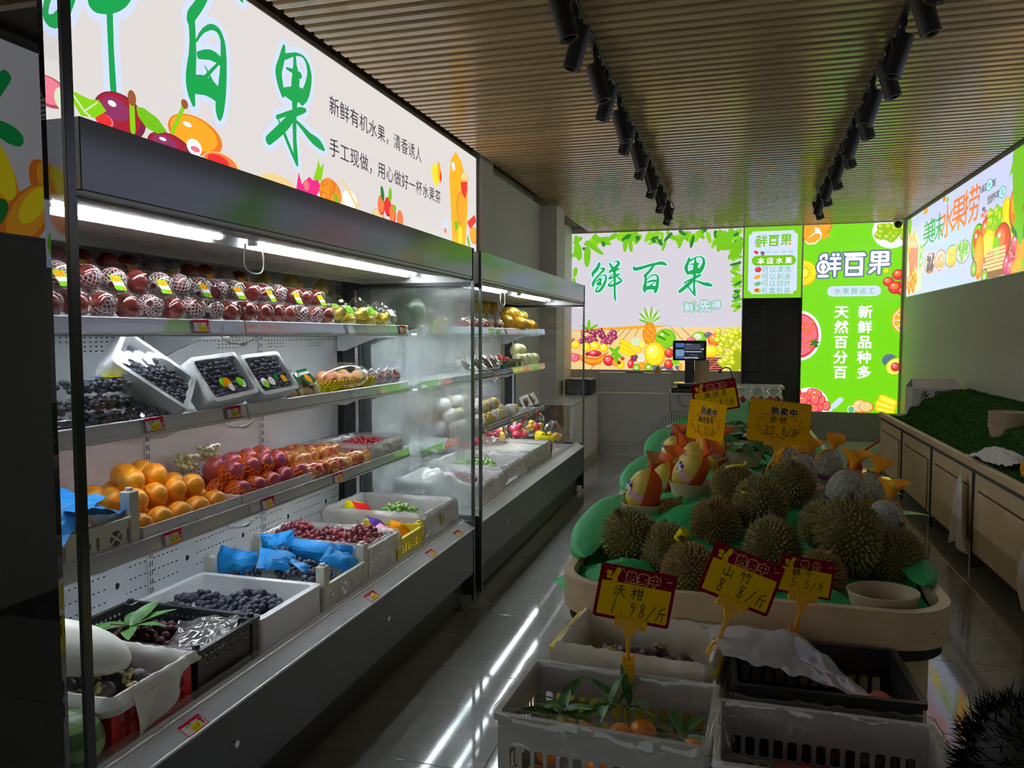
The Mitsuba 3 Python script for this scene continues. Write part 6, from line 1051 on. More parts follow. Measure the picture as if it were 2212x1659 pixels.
row4 = kit(('shell', cat(*[mv(hemi(0.048, 14, 1.15), (dx, 0, 0), (-90, 0, 0)) for dx in (-0.15, -0.05, 0.05, 0.15)], *[mv(hemi(0.048, 14, 0.9), (dx, 0, 0), (90, 0, 0)) for dx in (-0.15, -0.05, 0.05, 0.15)]), 'm_clear_shell', True))
place(row4, 'plum_pack', lean_m(-1.85, 3.875, 1.312, 0), 'clear row of four domes with dark plums in white foam nets at the glass end of the second shelf', 'fruit pack')
for dx in (-0.15, -0.05, 0.05, 0.15): place(apple_net, 'plum', TM((-1.85, 3.875+dx, 1.308), (0, 30, q.random()*360), 0.95), 'dark plum in a white foam net at the glass end of the second shelf', 'plum', 'netted plums on the second shelf')
# third shelf
k = thing('cream_crate', 'cream plastic crate with stacking pegs and blue paper at the left end of the third shelf', 'crate')
crate(k, -2.14, -1.80, 1.60, 1.99, 0.872, 0.972, 'panels', 'm_cream', 0.010, 0.08)
for i, (loc, rot, w, d) in enumerate((((-1.93, 1.72, 1.02), (20, 10, 20), 0.30, 0.28), ((-1.87, 1.86, 0.995), (-5, 14, 100), 0.24, 0.16), ((-1.98, 1.66, 1.0), (10, -10, 60), 0.26, 0.24))):
    obj('blue_paper', mv(crumple(w, d, 80+i, 0.035, 10, 9, 0.03), loc, rot), 'm_blue_paper', label='blue paper sheet', parent=k)
grape_bunch('bunch of dark grapes behind the blue paper in the cream crate on the third shelf', None, heap(q, -1.88, 1.70, 0.93, 0.07, 0.08, 0.05, 0.0115, 45), 0.0115, 'black', q)
def carton(x0, x1, y0, y1, z0, h, label):
    k = thing('carton_tray', label, 'carton'); t = 0.006
    obj('front', bx(x1-t, x1, y0, y1, z0, z0+h, 0.001), 'm_carton', k); obj('back', bx(x0, x0+t, y0, y1, z0, z0+h, 0.001), 'm_carton', k)
    for y in (y0, y1-t): obj('side', bx(x0, x1, y, y+t, z0, z0+h, 0.001), 'm_carton', k)
    obj('bottom', bx(x0, x1, y0, y1, z0, z0+0.004), 'm_carton', k)
    obj('fold_line', bx(x1, x1+0.0006, y0+0.01, y1-0.01, z0+h*0.52, z0+h*0.52+0.0015), 'm_grey_metal', k)
    obj('print', mv(fl(line_of('A', 0, 0, 0, 0, 0.014) if 'A' in GLYPHS else Polygon([(-0.006, 0.007), (-0.003, 0.007), (0, -0.003), (0.003, 0.007), (0.006, 0.007), (0.001, -0.007), (-0.001, -0.007)]), 0), (x1+0.001, (y0+y1)/2, z0+h*0.4), (0, 0, 90)), 'm_ink', k)
carton(-2.19, -1.788, 2.004, 2.512, 0.872, 0.058, 'low white carton holding a heap of oranges on the third shelf')
carton(-2.19, -1.788, 2.520, 3.032, 0.872, 0.058, 'low white carton holding netted mangoes on the third shelf')
OR = [(x, 2.055+0.0925*j+o, 0.92) for x, o, n in ((-1.845, 0, 5), (-1.935, 0.03, 5), (-2.025, 0, 5), (-2.115, 0.03, 5)) for j in range(n)]
OR += [(x, 2.10+0.094*j, 0.988) for x, n in ((-1.905, 4), (-1.99, 4), (-2.08, 4)) for j in range(n)]+[(-1.95, 2.145, 1.048), (-1.955, 2.24, 1.046), (-2.04, 2.20, 1.05), (-2.05, 2.30, 1.045), (-2.10, 2.12, 1.0)][:4]
for x, y, z in OR: place(orange_kit, 'orange', TM((x+q.normal(0, 0.003), min(2.455, y)+q.normal(0, 0.003), z), rot_any(q)), 'large bright orange in the heap on the third shelf', 'orange', 'oranges heaped on the third shelf')
MA = [(-1.85, 2.58+0.105*j, 0.922) for j in range(5)]+[(-1.95, 2.60+0.105*j, 0.925) for j in range(4)]+[(-2.06, 2.60+0.105*j, 0.925) for j in range(4)]+[(-1.905, 2.615+0.105*j, 0.992) for j in range(4)]+[(-2.0, 2.64+0.105*j, 1.0) for j in range(4)]
for i, p in enumerate(MA): place(mango_net if i % 7 != 3 else mango_bare, 'mango', TM(p, (q.normal(0, 14), 45+q.normal(0, 16), q.normal(15, 35))), 'red purple mango, mostly cupped in an orange foam net, in the carton on the third shelf', 'mango', 'mangoes in the carton on the third shelf')
for j, (y, z) in enumerate(((2.66, 1.03), (2.80, 1.05))):
    k = thing('yellow_fruit_pack', f'clear pack of small pale yellow fruit behind the mangoes, the {("left", "right")[j]} of two', 'fruit pack')
    obj('shell', mv(bag_m(0.05, 0.07, 0.055, 90+j, 0.08, 3), (-2.15, y, z)), 'm_clear_shell', k, smooth=True); obj('fruit', mv(berries(q, 0.07, 0.06, 0.06, 0.012, 40), (-2.15, y, z-0.012), (0, 0, 90)), 'm_pale_melon', k, kind='stuff', smooth=True)
nect_kit = kit(('skin', dimple(0.035, 3, 0.95, 0.13, 0.3), 'm_nectarine', True))
NP = ((-1.86, 3.13, 0.915, 'nearest the mangoes'), (-1.85, 3.33, 0.912, 'in the middle of the row'), (-1.85, 3.53, 0.912, 'next to the cherry basket'), (-1.96, 3.2, 0.955, 'in the second layer, left'), (-1.96, 3.42, 0.958, 'in the second layer, right'), (-2.08, 3.15, 0.955, 'at the back left'), (-2.08, 3.36, 0.955, 'at the back right'))
for x, y, z, lb in NP:
    place(kit(('shell', mv(bag_m(0.062, 0.10, 0.045, int(y*100), 0.05, 3)), 'm_clear_shell', True), ('rim', mv(prism(rr(-0.065, -0.105, 0.065, 0.105, 0.03), 0.0012), (0, 0, -0.01)), 'm_clear_shell')), 'nectarine_pack', TM((x, y, z+0.004), (0, 14, q.normal(0, 5))), f'clear pack of red and yellow nectarines on the third shelf, {lb}', 'fruit pack')
    for dx in (-0.03, 0.03):
        for dy in (-0.066, 0.0, 0.066): place(nect_kit, 'nectarine', TM((x+dx, y+dy, z+0.003), rot_any(q)), 'red and yellow nectarine in a clear pack on the third shelf', 'nectarine', 'packed nectarines on the third shelf')
k = thing('cherry_basket', 'white lattice basket lined with clear film and filled with cherries, at the glass end of the third shelf', 'basket')
crate(k, -2.12, -1.81, 3.64, 4.065, 0.872, 0.955, 'lattice', 'm_white', 0.010); obj('film_lining', liner(-2.12, -1.81, 3.64, 4.065, 0.962, 0.05, 0.05, 91, 0.012), 'm_film_milky', k, smooth=True)
cherry_kit = kit(('skin', dimple(0.0125, 2, 0.95, 0.2, 0.4), 'm_cherry', True))
for p in heap(q, -1.95, 3.84, 0.915, 0.125, 0.18, 0.055, 0.0125, 110, 1.6): place(cherry_kit, 'cherry', TM(p, rot_any(q)), 'dark red cherry in the white lattice basket', 'cherry', 'cherries in the white lattice basket')
# the deck, from the partition to the foggy glass
def _melon(p, n, uv):
    a = dr.atan2(p.z-0.545, p.x+1.56)*6+3*fbm(p.x*20, p.y*20, p.z*20, 2); return mix((0.05, 0.13, 0.04), (0.25, 0.38, 0.14), smoothstep(-0.2, 0.5, dr.sin(a*1.3)))
mat('m_watermelon', mikit.proc(_melon), 0.3, 0.4)
obj('watermelon', mv(ball(0.074, 4), (-1.545, 1.466, 0.543), s=(1.1, 1, 1)), 'm_watermelon', label='green striped watermelon behind the clear strip of the partition', category='watermelon', smooth=True)
k = thing('red_crate', 'red plastic crate of mangosteens lined with white paper that hangs over its front', 'crate')
crate(k, -2.0, -1.495, 1.545, 1.845, 0.47, 0.605, 'slots', 'm_red', 0.014)
obj('paper_lining', liner(-2.0, -1.495, 1.545, 1.845, 0.612, 0.10, 0.03, 92, 0.014, ragged=0.6), 'm_paper', k, smooth=True)
def hang(u, v): return -1.478+0.02*np.sin(u*9+v*3)*v+0.012*v, 1.60+0.20*u+0.03*v*np.sin(u*4), 0.620-0.125*v*(0.75+0.3*np.sin(u*5+1))
obj('paper_flap', grid(hang, 20, 12), 'm_paper', k, smooth=True)
for p in heap(q, -1.70, 1.69, 0.525, 0.19, 0.12, 0.085, 0.0315, 34, 1.75, 9000): place(mangosteen_kit, 'mangosteen', TM(p, (q.normal(0, 50), q.normal(0, 50), q.random()*360)), 'dark purple mangosteen with olive sepals in the red crate', 'mangosteen', 'mangosteens in the red crate')
gm = mv(ball(1, 4)); v = np.array(gm.vertices); v = v*[0.20, 0.095, 0.072]*(1-0.10*np.clip(v[:, :1], -1, 1)); v[:, 2] = np.maximum(v[:, 2], -0.012)
mat('m_gourd', mikit.proc(_skin((0.74, 0.75, 0.64), (0.80, 0.80, 0.72), 8, 2)), 0.4, 0.4)
obj('pale_gourd_half', mv(mesh(v, gm.faces), (-1.75, 1.66, 0.672), (8, 10, 12)), 'm_gourd', label='smooth pale half gourd lying across the mangosteens in the red crate', category='gourd', smooth=True)
k = thing('black_crate', 'black plastic crate of dark bayberries between the red crate and the white foam box', 'crate')
crate(k, -2.0, -1.495, 1.872, 2.168, 0.47, 0.612, 'dots', 'm_black_crate', 0.012, 0.006)
bay = kit(('skin', rough(ball(0.0155, 3), 0.0022, 260), 'm_bayberry', True))
for p in heap(q, -1.80, 2.02, 0.535, 0.15, 0.12, 0.06, 0.0145, 70, 1.75): place(bay, 'bayberry', TM(p, rot_any(q)), 'dark red bayberry in the black crate', 'bayberry', 'bayberries in the black crate')
k = thing('leaf_sprig', 'sprig of long dark green leaves lying on the bayberries in the black crate', 'leaves')
for i in range(8): obj('leaf', mv(leaf_m(0.12+0.03*q.random(), 0.024, 0.15, 0.2), (-1.80, 1.945, 0.63), (q.normal(0, 8), -14+q.normal(0, 10), 45*i+q.normal(0, 8))), 'm_leaf', k, smooth=True)
obj('stalk', tube([(-1.80, 1.945, 0.633), (-1.83, 1.90, 0.65)], 0.003, 5), 'm_twig', k)
obj('film_scrap', mv(crumple(0.20, 0.24, 95, 0.03, 24, 18, 0.015), (-1.60, 2.03, 0.585), (4, -8, 20)), 'm_film_milky', label='crumpled clear film on the bayberries in the black crate', category='plastic film', smooth=True)
k = thing('foam_box', 'white foam box of black grapes between the black crate and the blue-lined crate', 'foam box')
o_, i_ = rr(-2.03, 2.19, -1.495, 2.585, 0.02), rr(-2.005, 2.215, -1.52, 2.56, 0.02)
obj('wall', mv(prism(o_.difference(i_), 0.115), (0, 0, 0.47)), 'm_foam', k); obj('bottom', mv(prism(o_, 0.012), (0, 0, 0.468)), 'm_foam', k); obj('rim', mv(prism(rr(-2.033, 2.187, -1.492, 2.588, 0.02).difference(i_), 0.016), (0, 0, 0.576)), 'm_foam', k)
for x, y, z, a, b in ((-1.86, 2.34, 0.535, 0.12, 0.09), (-1.70, 2.42, 0.53, 0.12, 0.10), (-1.60, 2.34, 0.53, 0.075, 0.10)): grape_bunch('bunch of black grapes with a pale bloom in the white foam box', 'grape bunches in the white foam box', heap(q, x, y, z, a, b, 0.062, 0.0135, 58), 0.0135, 'black', q, False)
k = thing('blue_lined_crate', 'cream plastic crate with stacking pegs, blue paper and black grapes on the deck', 'crate')
crate(k, -2.03, -1.495, 2.605, 2.962, 0.47, 0.575, 'panels', 'm_cream', 0.010, 0.075)
for i, (loc, rot, w, d) in enumerate((((-1.95, 2.68, 0.60), (60, 10, 10), 0.16, 0.12), ((-1.72, 2.92, 0.60), (80, 5, 5), 0.34, 0.10), ((-1.80, 2.76, 0.60), (25, 20, 40), 0.16, 0.14), ((-1.66, 2.72, 0.585), (30, 35, 80), 0.13, 0.11), ((-1.88, 2.90, 0.62), (70, -10, 30), 0.14, 0.12), ((-1.56, 2.84, 0.60), (25, 30, 20), 0.14, 0.11))): obj('blue_paper', mv(crumple(w, d, 100+i, 0.03, 9, 9, 0.03), loc, rot), 'm_blue_paper', k, label='blue paper sheet')
for x, y, z, a, b in ((-1.93, 2.70, 0.545, 0.07, 0.07), (-1.72, 2.80, 0.545, 0.10, 0.08), (-1.58, 2.70, 0.545, 0.07, 0.085), (-1.84, 2.86, 0.57, 0.06, 0.05)): grape_bunch('bunch of black grapes among the blue paper in the cream crate', 'grape bunches in the blue-lined crate', heap(q, x, y, z, a, b, 0.058, 0.0125, 40), 0.0125, 'black', q)
k = thing('white_lattice_crate', 'white lattice crate of red grapes lined with clear film', 'crate')
crate(k, -2.05, -1.495, 2.985, 3.262, 0.47, 0.62, 'lattice', 'm_white', 0.012); obj('film_lining', liner(-2.05, -1.495, 2.985, 3.262, 0.628, 0.06, 0.07, 93, 0.014), 'm_film_milky', k, smooth=True)
for x, y, z, a, b in ((-1.92, 3.11, 0.60, 0.10, 0.10), (-1.75, 3.12, 0.585, 0.11, 0.11), (-1.60, 3.13, 0.60, 0.09, 0.10)): grape_bunch('bunch of red grapes with brown stems in the white lattice crate', 'red grape bunches in the white lattice crate', heap(q, x, y, z, a, b, 0.075, 0.0122, 66), 0.0122, 'red', q)
k = thing('yellow_crate', 'small yellow slotted crate with printed packets between the two white crates', 'crate')
crate(k, -1.80, -1.495, 3.28, 3.585, 0.47, 0.575, 'slots', 'm_yellow', 0.012, 0.02)
for i, (x, y, c, lb) in enumerate(((-1.60, 3.36, 'm_st_pink', 'pink'), (-1.56, 3.45, 'm_st_orange', 'orange'), (-1.66, 3.42, 'm_st_purple', 'purple'))): obj('printed_packet', mv(crumple(0.12, 0.10, 120+i, 0.02, 8, 8, 0.03), (x, y, 0.575+0.012*i), (20, 30, 30*i)), c, label=f'{lb} printed packet in the yellow crate', category='packet', smooth=True)
k = thing('white_lined_crate', 'white crate under clear film with green grapes, last on the deck by the foggy glass', 'crate')
crate(k, -2.05, -1.495, 3.61, 4.02, 0.47, 0.61, 'slots', 'm_white', 0.012); obj('film_lining', liner(-2.05, -1.495, 3.61, 4.02, 0.62, 0.10, 0.11, 94, 0.016), 'm_bag', k, smooth=True)
obj('leaf_print', mv(fl(rr(-0.03, -0.03, 0.03, 0.03, 0.01), 0), (-1.468, 3.8, 0.56), (0, 0, 90)), 'm_sepal', k)
grape_bunch('bunch of green grapes in the film-lined white crate by the foggy glass', None, heap(q, -1.72, 3.80, 0.545, 0.13, 0.10, 0.085, 0.0125, 80), 0.0125, 'green', q)
obj('yellow_packet', mv(crumple(0.10, 0.12, 131, 0.02, 8, 9, 0.03), (-1.97, 3.75, 0.60), (20, 10, 20)), 'm_st_yellow', label='yellow printed packet behind the green grapes', category='packet', smooth=True)
obj('red_packet', mv(crumple(0.10, 0.12, 132, 0.02, 8, 9, 0.03), (-1.88, 3.70, 0.61), (20, 20, 60)), 'm_st_red', label='red printed packet behind the green grapes', category='packet', smooth=True)

# ------------------------------------------------------------------ goods in the far chiller
q = np.random.default_rng(21)
obj('dark_melon', mv(ball(0.115, 3), (-1.98, 4.52, 1.685), s=(1, 1.25, 1)), 'm_dark_melon', label='large dark green melon on the top shelf behind the foggy glass', category='melon', smooth=True); mat('m_dark_melon', (0.05, 0.075, 0.03), 0.4, 0.4)
bag(-1.90, 4.86, 1.63, 0.06, 0.12, 0.055, 201, 'clear bag of yellow lemons beside the dark melon behind the foggy glass')
for p in heap(q, -1.90, 4.86, 1.59, 0.03, 0.085, 0.05, 0.033, 4): place(lemon_kit, 'lemon', TM(p, rot_any(q)), 'yellow lemon in the bag beside the dark melon', 'lemon', 'lemons beside the dark melon')
for i, y in enumerate((5.22, 5.48, 5.74, 6.0)):
    k = bag(-1.87, y, 1.625, 0.075, 0.125, 0.055, 210+i, f'clear bag of dark red plums on the top shelf of the far chiller, {("first", "second", "third", "fourth")[i]} from the camera', neck=0.2)
    obj('plums', mv(berries(q, 0.17, 0.05, 0.09, 0.018, 26), (-1.87, y, 1.61), (0, 0, 90)), 'm_apple', k, kind='stuff', smooth=True)
mat('m_papaya', mikit.proc(_skin((0.62, 0.34, 0.02), (0.85, 0.55, 0.04), 11, 2)), 0.4, 0.4); mat('m_green_mango', (0.30, 0.42, 0.05), 0.35, 0.4)
for i, (x, y, z, m, rot) in enumerate(((-1.87, 6.38, 1.65, 'm_papaya', 20), (-1.84, 6.62, 1.64, 'm_papaya', 70), (-1.90, 6.60, 1.73, 'm_papaya', -30), (-1.86, 6.90, 1.63, 'm_papaya', 40), (-1.88, 7.12, 1.63, 'm_papaya', 60), (-1.95, 7.0, 1.72, 'm_green_mango', 80), (-1.93, 6.85, 1.70, 'm_papaya', 90))):
    place(kit(('skin', mv(ball(1, 3), s=(0.06, 0.11, 0.062)), m, True), ('net', mv(net(1, 1.2, 2.9, 12, 0.03, 0.7), s=(0.062, 0.114, 0.064)), 'm_net_amber', True)), 'papaya', TM((x, y, z), (0, 0, rot)), 'yellow or green papaya half wrapped in an amber foam net on the top shelf of the far chiller', 'papaya', 'papayas on the far chiller top shelf')
for y in (6.35, 6.55, 6.78): place(kit(('skin', mv(ball(1, 2), s=(0.05, 0.05, 0.07)), 'm_papaya', True), ('leaf', mv(leaf_m(0.09, 0.02), (0, 0, -0.06), (0, 60, 40)), 'm_leaf_bright')), 'hanging_fruit', TM((-2.12, y, 1.80)), 'yellow green fruit with a leaf at the back of the far chiller top shelf', 'fruit', 'fruit at the back of the far chiller top shelf')
# second shelf
def tray_pack(x, y, z, lean, lb, m, n=10, r=0.016, card=None):
    M = lean_m(x, y, z, lean); k = thing('tray_pack', lb, 'fruit pack')
    obj('tray', cat(bx(-0.08, 0.08, -0.02, 0.004, -0.055, 0.055, 0.004)), 'm_foam', k, at=M)
    obj('fruit', mv(berries(q, 0.12, 0.08, 0.012, r, n), (0, -0.03, 0)), m, k, kind='stuff', smooth=True, at=M); obj('film', mv(crumple(0.165, 0.115, int(y*90), 0.008, 12, 16), (0, -0.05, 0), (90, 0, 0)), 'm_film', k, smooth=True, at=M)
    if card: obj('print', fl(sbox(-0.05, -0.03, 0.0, 0.03), 0.062), card, k, at=M)
for i, y in enumerate((5.25, 5.5, 5.72, 5.93)): tray_pack(-1.86, y, 1.31, 40, f'white tray of wrapped brown fruit on the second shelf of the far chiller, {("first", "second", "third", "fourth")[i]} from the camera', 'm_twig', 9, 0.02, 'm_st_white')
k = thing('green_crate', 'small dark green crate of cherry tomatoes on the second shelf of the far chiller', 'crate'); mat('m_dark_green_plastic', (0.012, 0.06, 0.03), 0.35, 0.4); mat('m_tomato', (0.62, 0.03, 0.02), 0.2, 0.5)
crate(k, -2.10, -1.80, 6.13, 6.60, 1.245, 1.325, 'slots', 'm_dark_green_plastic', 0.010); obj('card', mv(fl(sbox(-0.03, -0.02, 0.03, 0.02), 0), (-1.796, 6.45, 1.285), (0, 0, 90)), 'm_st_white', k)
tm = kit(('skin', ball(0.016, 2), 'm_tomato', True))
for p in heap(q, -1.95, 6.36, 1.30, 0.12, 0.19, 0.06, 0.016, 60, 1.7): place(tm, 'cherry_tomato', TM(p), 'red cherry tomato in the small dark green crate', 'tomato', 'cherry tomatoes in the green crate')
pm = kit(('skin', dimple(0.066, 3, 0.92, 0.07, 0.25), 'm_pale_melon', True))
for x, y, z in ((-1.87, 6.76, 1.305), (-1.86, 6.93, 1.305), (-1.86, 7.10, 1.305), (-1.86, 7.27, 1.305), (-1.93, 6.92, 1.40), (-1.94, 7.06, 1.395)): place(pm, 'pale_melon', TM((x, y, z), rot_any(q)), 'round pale yellow melon in the pile on the second shelf of the far chiller', 'melon', 'pale melons in the far chiller')
# third shelf: netted pears
pk = kit(('skin', mv(ball(1, 3), s=(0.05, 0.05, 0.056)), 'm_pear', True), ('foam_net', mv(net(1, 0.8, 3.0, 15, 0.055, 0.8), s=(0.053, 0.053, 0.059)), 'm_net_white', True)); pb = kit(('skin', mv(ball(1, 3), s=(0.05, 0.05, 0.056)), 'm_pear', True)); pw = kit(('wrapped_skin', rough(mv(ball(1, 3), s=(0.054, 0.054, 0.06)), 0.004, 40), 'm_paper', True))
for j, (x, z, n, o) in enumerate(((-1.84, 0.89, 13, 0), (-1.95, 0.89, 12, 0.05), (-1.89, 0.975, 9, 0.06), (-2.0, 0.98, 8, 0.1), (-1.94, 1.05, 4, 0.05))):
    for i in range(n): place((pk, pb, pw)[int(q.random()*3)], 'pear', TM((x, 5.0+0.125*i+o+q.normal(0, 0.008), z), rot_any(q)), 'yellow pear, some in white foam nets or paper, in the pile on the third shelf of the far chiller', 'pear', 'pears in the far chiller')
for i, y in enumerate((6.95, 7.18)): tray_pack(-1.87, y, 0.91, 28, f'white tray of dark wrapped fruit at the glass end of the third shelf in the far chiller, {("left", "right")[i]} of two', 'm_twig', 12, 0.018, 'm_st_white')
# deck
for nm, x0, x1, y0, y1, z1, lb, sd in (('film_lined_crate', -2.05, -1.49, 4.50, 4.98, 0.60, 'white crate under rumpled clear film with a few red grapes, first on the deck of the far chiller', 221), ('film_lined_crate', -2.05, -1.49, 5.02, 5.62, 0.62, 'white film-lined crate of green grapes on the deck of the far chiller', 222)):
    k = thing(nm, lb, 'crate'); crate(k, x0, x1, y0, y1, 0.47, z1, 'slots', 'm_white', 0.012); obj('film_lining', liner(x0, x1, y0, y1, z1+0.01, 0.08, 0.12, sd, 0.02), 'm_bag', k, smooth=True)
grape_bunch('small bunch of red grapes in the first film-lined crate of the far chiller', None, heap(q, -1.72, 4.78, 0.57, 0.10, 0.12, 0.05, 0.013, 50), 0.013, 'red', q)
grape_bunch('bunch of green grapes in the film-lined crate of the far chiller', None, heap(q, -1.80, 5.30, 0.57, 0.16, 0.2, 0.07, 0.014, 90), 0.014, 'green', q)
obj('white_film', mv(crumple(0.35, 0.3, 223, 0.05, 18, 12, 0.05), (-1.68, 4.45, 0.60), (10, 25, 20)), 'm_bag', label='rumpled white film at the near end of the far chiller deck', category='plastic film', smooth=True)
def _news(p, n, uv):
    r = p.z*55+p.y*8; l = (r-dr.floor(r) < 0.45) & (noise(p.y*60, dr.floor(r), 0) > 0.42); return dr.select(l, mi.Color3f(0.36, 0.36, 0.34), mi.Color3f(0.60, 0.60, 0.54))
scene['m_news'] = {'type': 'twosided', 'bsdf': {'type': 'diffuse', 'reflectance': mikit.proc(_news)}}
k = thing('newspaper_crate', 'crate wrapped in old newspaper on the deck of the far chiller', 'crate'); crate(k, -2.05, -1.50, 5.72, 6.42, 0.47, 0.61, 'slots', 'm_grey_crate', 0.01)
obj('newspaper', liner(-2.05, -1.50, 5.72, 6.42, 0.625, 0.10, 0.15, 224, 0.016, ragged=0.1), 'm_news', k, smooth=True); obj('newspaper_cover', mv(crumple(0.5, 0.66, 225, 0.02, 14, 9), (-1.78, 6.07, 0.60)), 'm_news', k, smooth=True)
mat('m_dragon', mikit.proc(_skin((0.50, 0.02, 0.06), (0.70, 0.05, 0.12), 15, 2)), 0.4, 0.4)
for i, (x, y, z, c, lb) in enumerate(((-2.0, 5.85, 0.70, 'm_dragon', 'behind the newspaper crate, left'), (-1.95, 6.3, 0.72, 'm_dragon', 'behind the newspaper crate, right'), (-1.85, 6.65, 0.70, 'm_dragon', 'beside the newspaper crate'), (-1.78, 6.95, 0.72, 'm_dragon', 'above the yellow ones'), (-1.65, 7.20, 0.58, 'm_dragon', 'at the far end of the deck'))):
    bag(x, y, z, 0.10, 0.16, 0.12, 230+i, f'clear bag of red packets with a red card, {lb}', neck=0.3)
    for p in heap(q, x, y, z-0.05, 0.06, 0.11, 0.07, 0.035, 5): place(kit(('packet', rough(mv(ball(1, 2), s=(0.03, 0.045, 0.035)), 0.004, 40), c if q.random() < 0.65 else 'm_lemon', True)), 'snack_packet', TM(p, rot_any(q)), 'red or yellow packet in a clear bag on the deck of the far chiller', 'packet', 'bagged packets on the far chiller deck')
    obj('red_card', mv(bx(-0.002, 0.002, -0.06, 0.06, -0.02, 0.02), (x+0.06, y, z+0.09), (0, -30, 0)), 'm_st_red', label=f'red header card of the clear bag {lb}', category='card')
for i, (y, z) in enumerate(((6.62, 0.60), (6.72, 0.53), (6.9, 0.55), (6.80, 0.62))): obj('yellow_net_roll', mv(rough(tube([(0, -0.09, 0), (0, 0.09, 0)], 0.045, 14), 0.004, 30), (-1.60-0.02*i, y, z), (0, 0, 20*i-30)), 'm_net_yellow', label='yellow netted roll of fruit on the deck of the far chiller beside the newspaper crate', category='fruit', group='yellow netted rolls on the far chiller deck', smooth=True)

# ------------------------------------------------------------------ the display island
q = np.random.default_rng(31)
IX0, IX1, IY0, IY1, IZ = -0.572, 0.682, 2.52, 7.45, 0.70
k = thing('display_island', 'long wooden display island with a rounded rim and green cloth in the middle of the shop', 'display table')
outer, inner = rr(IX0, IY0, IX1, IY1, 0.20), rr(IX0+0.034, IY0+0.034, IX1-0.034, IY1-0.034, 0.17)
def rr8(x0, y0, x1, y1, r): return sbox(x0+r, y0+r, x1-r, y1-r).buffer(r, 10)
outer, inner, body = rr8(IX0, IY0, IX1, IY1, 0.20), rr8(IX0+0.034, IY0+0.034, IX1-0.034, IY1-0.034, 0.17), rr8(IX0+0.06, IY0+0.06, IX1-0.05, IY1-0.06, 0.17)
obj('rim', mv(prism(outer.difference(inner), 0.115), (0, 0, IZ-0.115)), 'm_wood', k); obj('rim_edge', mv(prism(outer.buffer(-0.001).difference(inner.buffer(0.001)), 0.002), (0, 0, IZ)), 'm_wood', k)
obj('dark_band', mv(prism(rr8(IX0+0.02, IY0+0.02, IX1-0.02, IY1-0.02, 0.18), 0.042), (0, 0, IZ-0.157)), 'm_black', k)
obj('body', mv(prism(body, IZ-0.157), (0, 0, 0)), 'm_wood_upright', k); obj('tray', mv(prism(inner, 0.02), (0, 0, 0.59)), 'm_wood', k)
def H(x, y):
    """Height of the cloth over the island."""
    s = np.clip((np.asarray(y, float)-2.72)/1.1, 0, 1); s = s*s*(3-2*s); w = np.clip(1-np.abs((np.asarray(x, float)-0.055)/0.60)**3, 0, 1)
    return 0.622+(0.05+0.09*w)*s
def _cloth(p, n, uv):
    a = p.x*260; b = p.y*260+p.z*260; h = (dr.abs(a-dr.floor(a)-0.5) < 0.24) & (dr.abs(b-dr.floor(b)-0.5) < 0.24); return dr.select(h, mi.Color3f(0.008, 0.075, 0.03), mi.Color3f(0.025, 0.36, 0.10))
scene['m_green_net'] = {'type': 'twosided', 'bsdf': {'type': 'principled', 'base_color': mikit.proc(_cloth), 'roughness': 0.6, 'specular': 0.3}}
def cl(u, v):
    x = IX0+0.05+(IX1-IX0-0.10)*u; y = IY0+0.06+(IY1-IY0-0.10)*v
    f = meshkit.fbm(np.stack([x*7, y*6, 0*x], -1), 3, 5)-0.5; g = meshkit.noise(np.stack([x*16+y*5, y*3, 0*x], -1), 8)-0.5
    e = np.clip(np.minimum.reduce([u, 1-u, v*4, (1-v)*4])*9, 0, 1); return x, y, H(x, y)+0.035*f*1.3+0.018*g+(1-e)*0.035
k = thing('green_cloth', 'bright green net cloth spread in folds over the display island', 'cloth')
obj('spread', grid(cl, 60, 200), 'm_green_net', k, smooth=True)
def flap(y0, y1, sd, out=0.07, drop=0.10, side=-1):
    def fn(u, v):
        y = y0+(y1-y0)*u; n1 = meshkit.fbm(np.stack([y*9, v*3, 0*y+sd], -1), 3, sd)-0.5; X = IX0 if side < 0 else IX1; e = np.sin(PI*u)**0.4
        d = side*(-0.10+(0.10+out)*np.minimum(1, v*1.8)+0.03*n1*v); return X+d*e+side*(-0.06)*(1-e), y+0.04*n1*v, IZ+0.012+0.02*np.abs(n1)+0.03*np.sin(PI*np.minimum(1, v*1.4))*e-drop*np.clip(v-0.5, 0, 1)*2*(0.5+n1)*e
    return grid(fn, 34, 16)
obj('left_fold', flap(2.80, 3.95, 41), 'm_green_net', k, smooth=True); obj('left_fold', flap(4.1, 5.3, 42, 0.05, 0.12), 'm_green_net', k, smooth=True); obj('left_fold', flap(5.3, 7.0, 43, 0.06, 0.10), 'm_green_net', k, smooth=True); obj('right_fold', flap(2.78, 3.2, 44, 0.01, 0.02, 1), 'm_green_net', k, smooth=True)
obj('raised_fold', mv(crumple(0.45, 0.40, 45, 0.05, 26, 7, 0.10), (-0.13, 3.45, 0.69), (6, 8, 25)), 'm_green_net', k, smooth=True); obj('raised_fold', mv(crumple(0.5, 0.55, 46, 0.05, 26, 7, 0.08), (0.03, 4.2, 0.745)), 'm_green_net', k, smooth=True)
obj('raised_fold', mv(crumple(0.34, 0.30, 47, 0.06, 20, 9, 0.06), (-0.42, 2.78, 0.635), (0, -10, 30)), 'm_green_net', k, smooth=True); obj('raised_fold', mv(crumple(0.5, 0.22, 48, 0.04, 20, 9, 0.05), (0.36, 2.66, 0.625)), 'm_green_net', k, smooth=True)
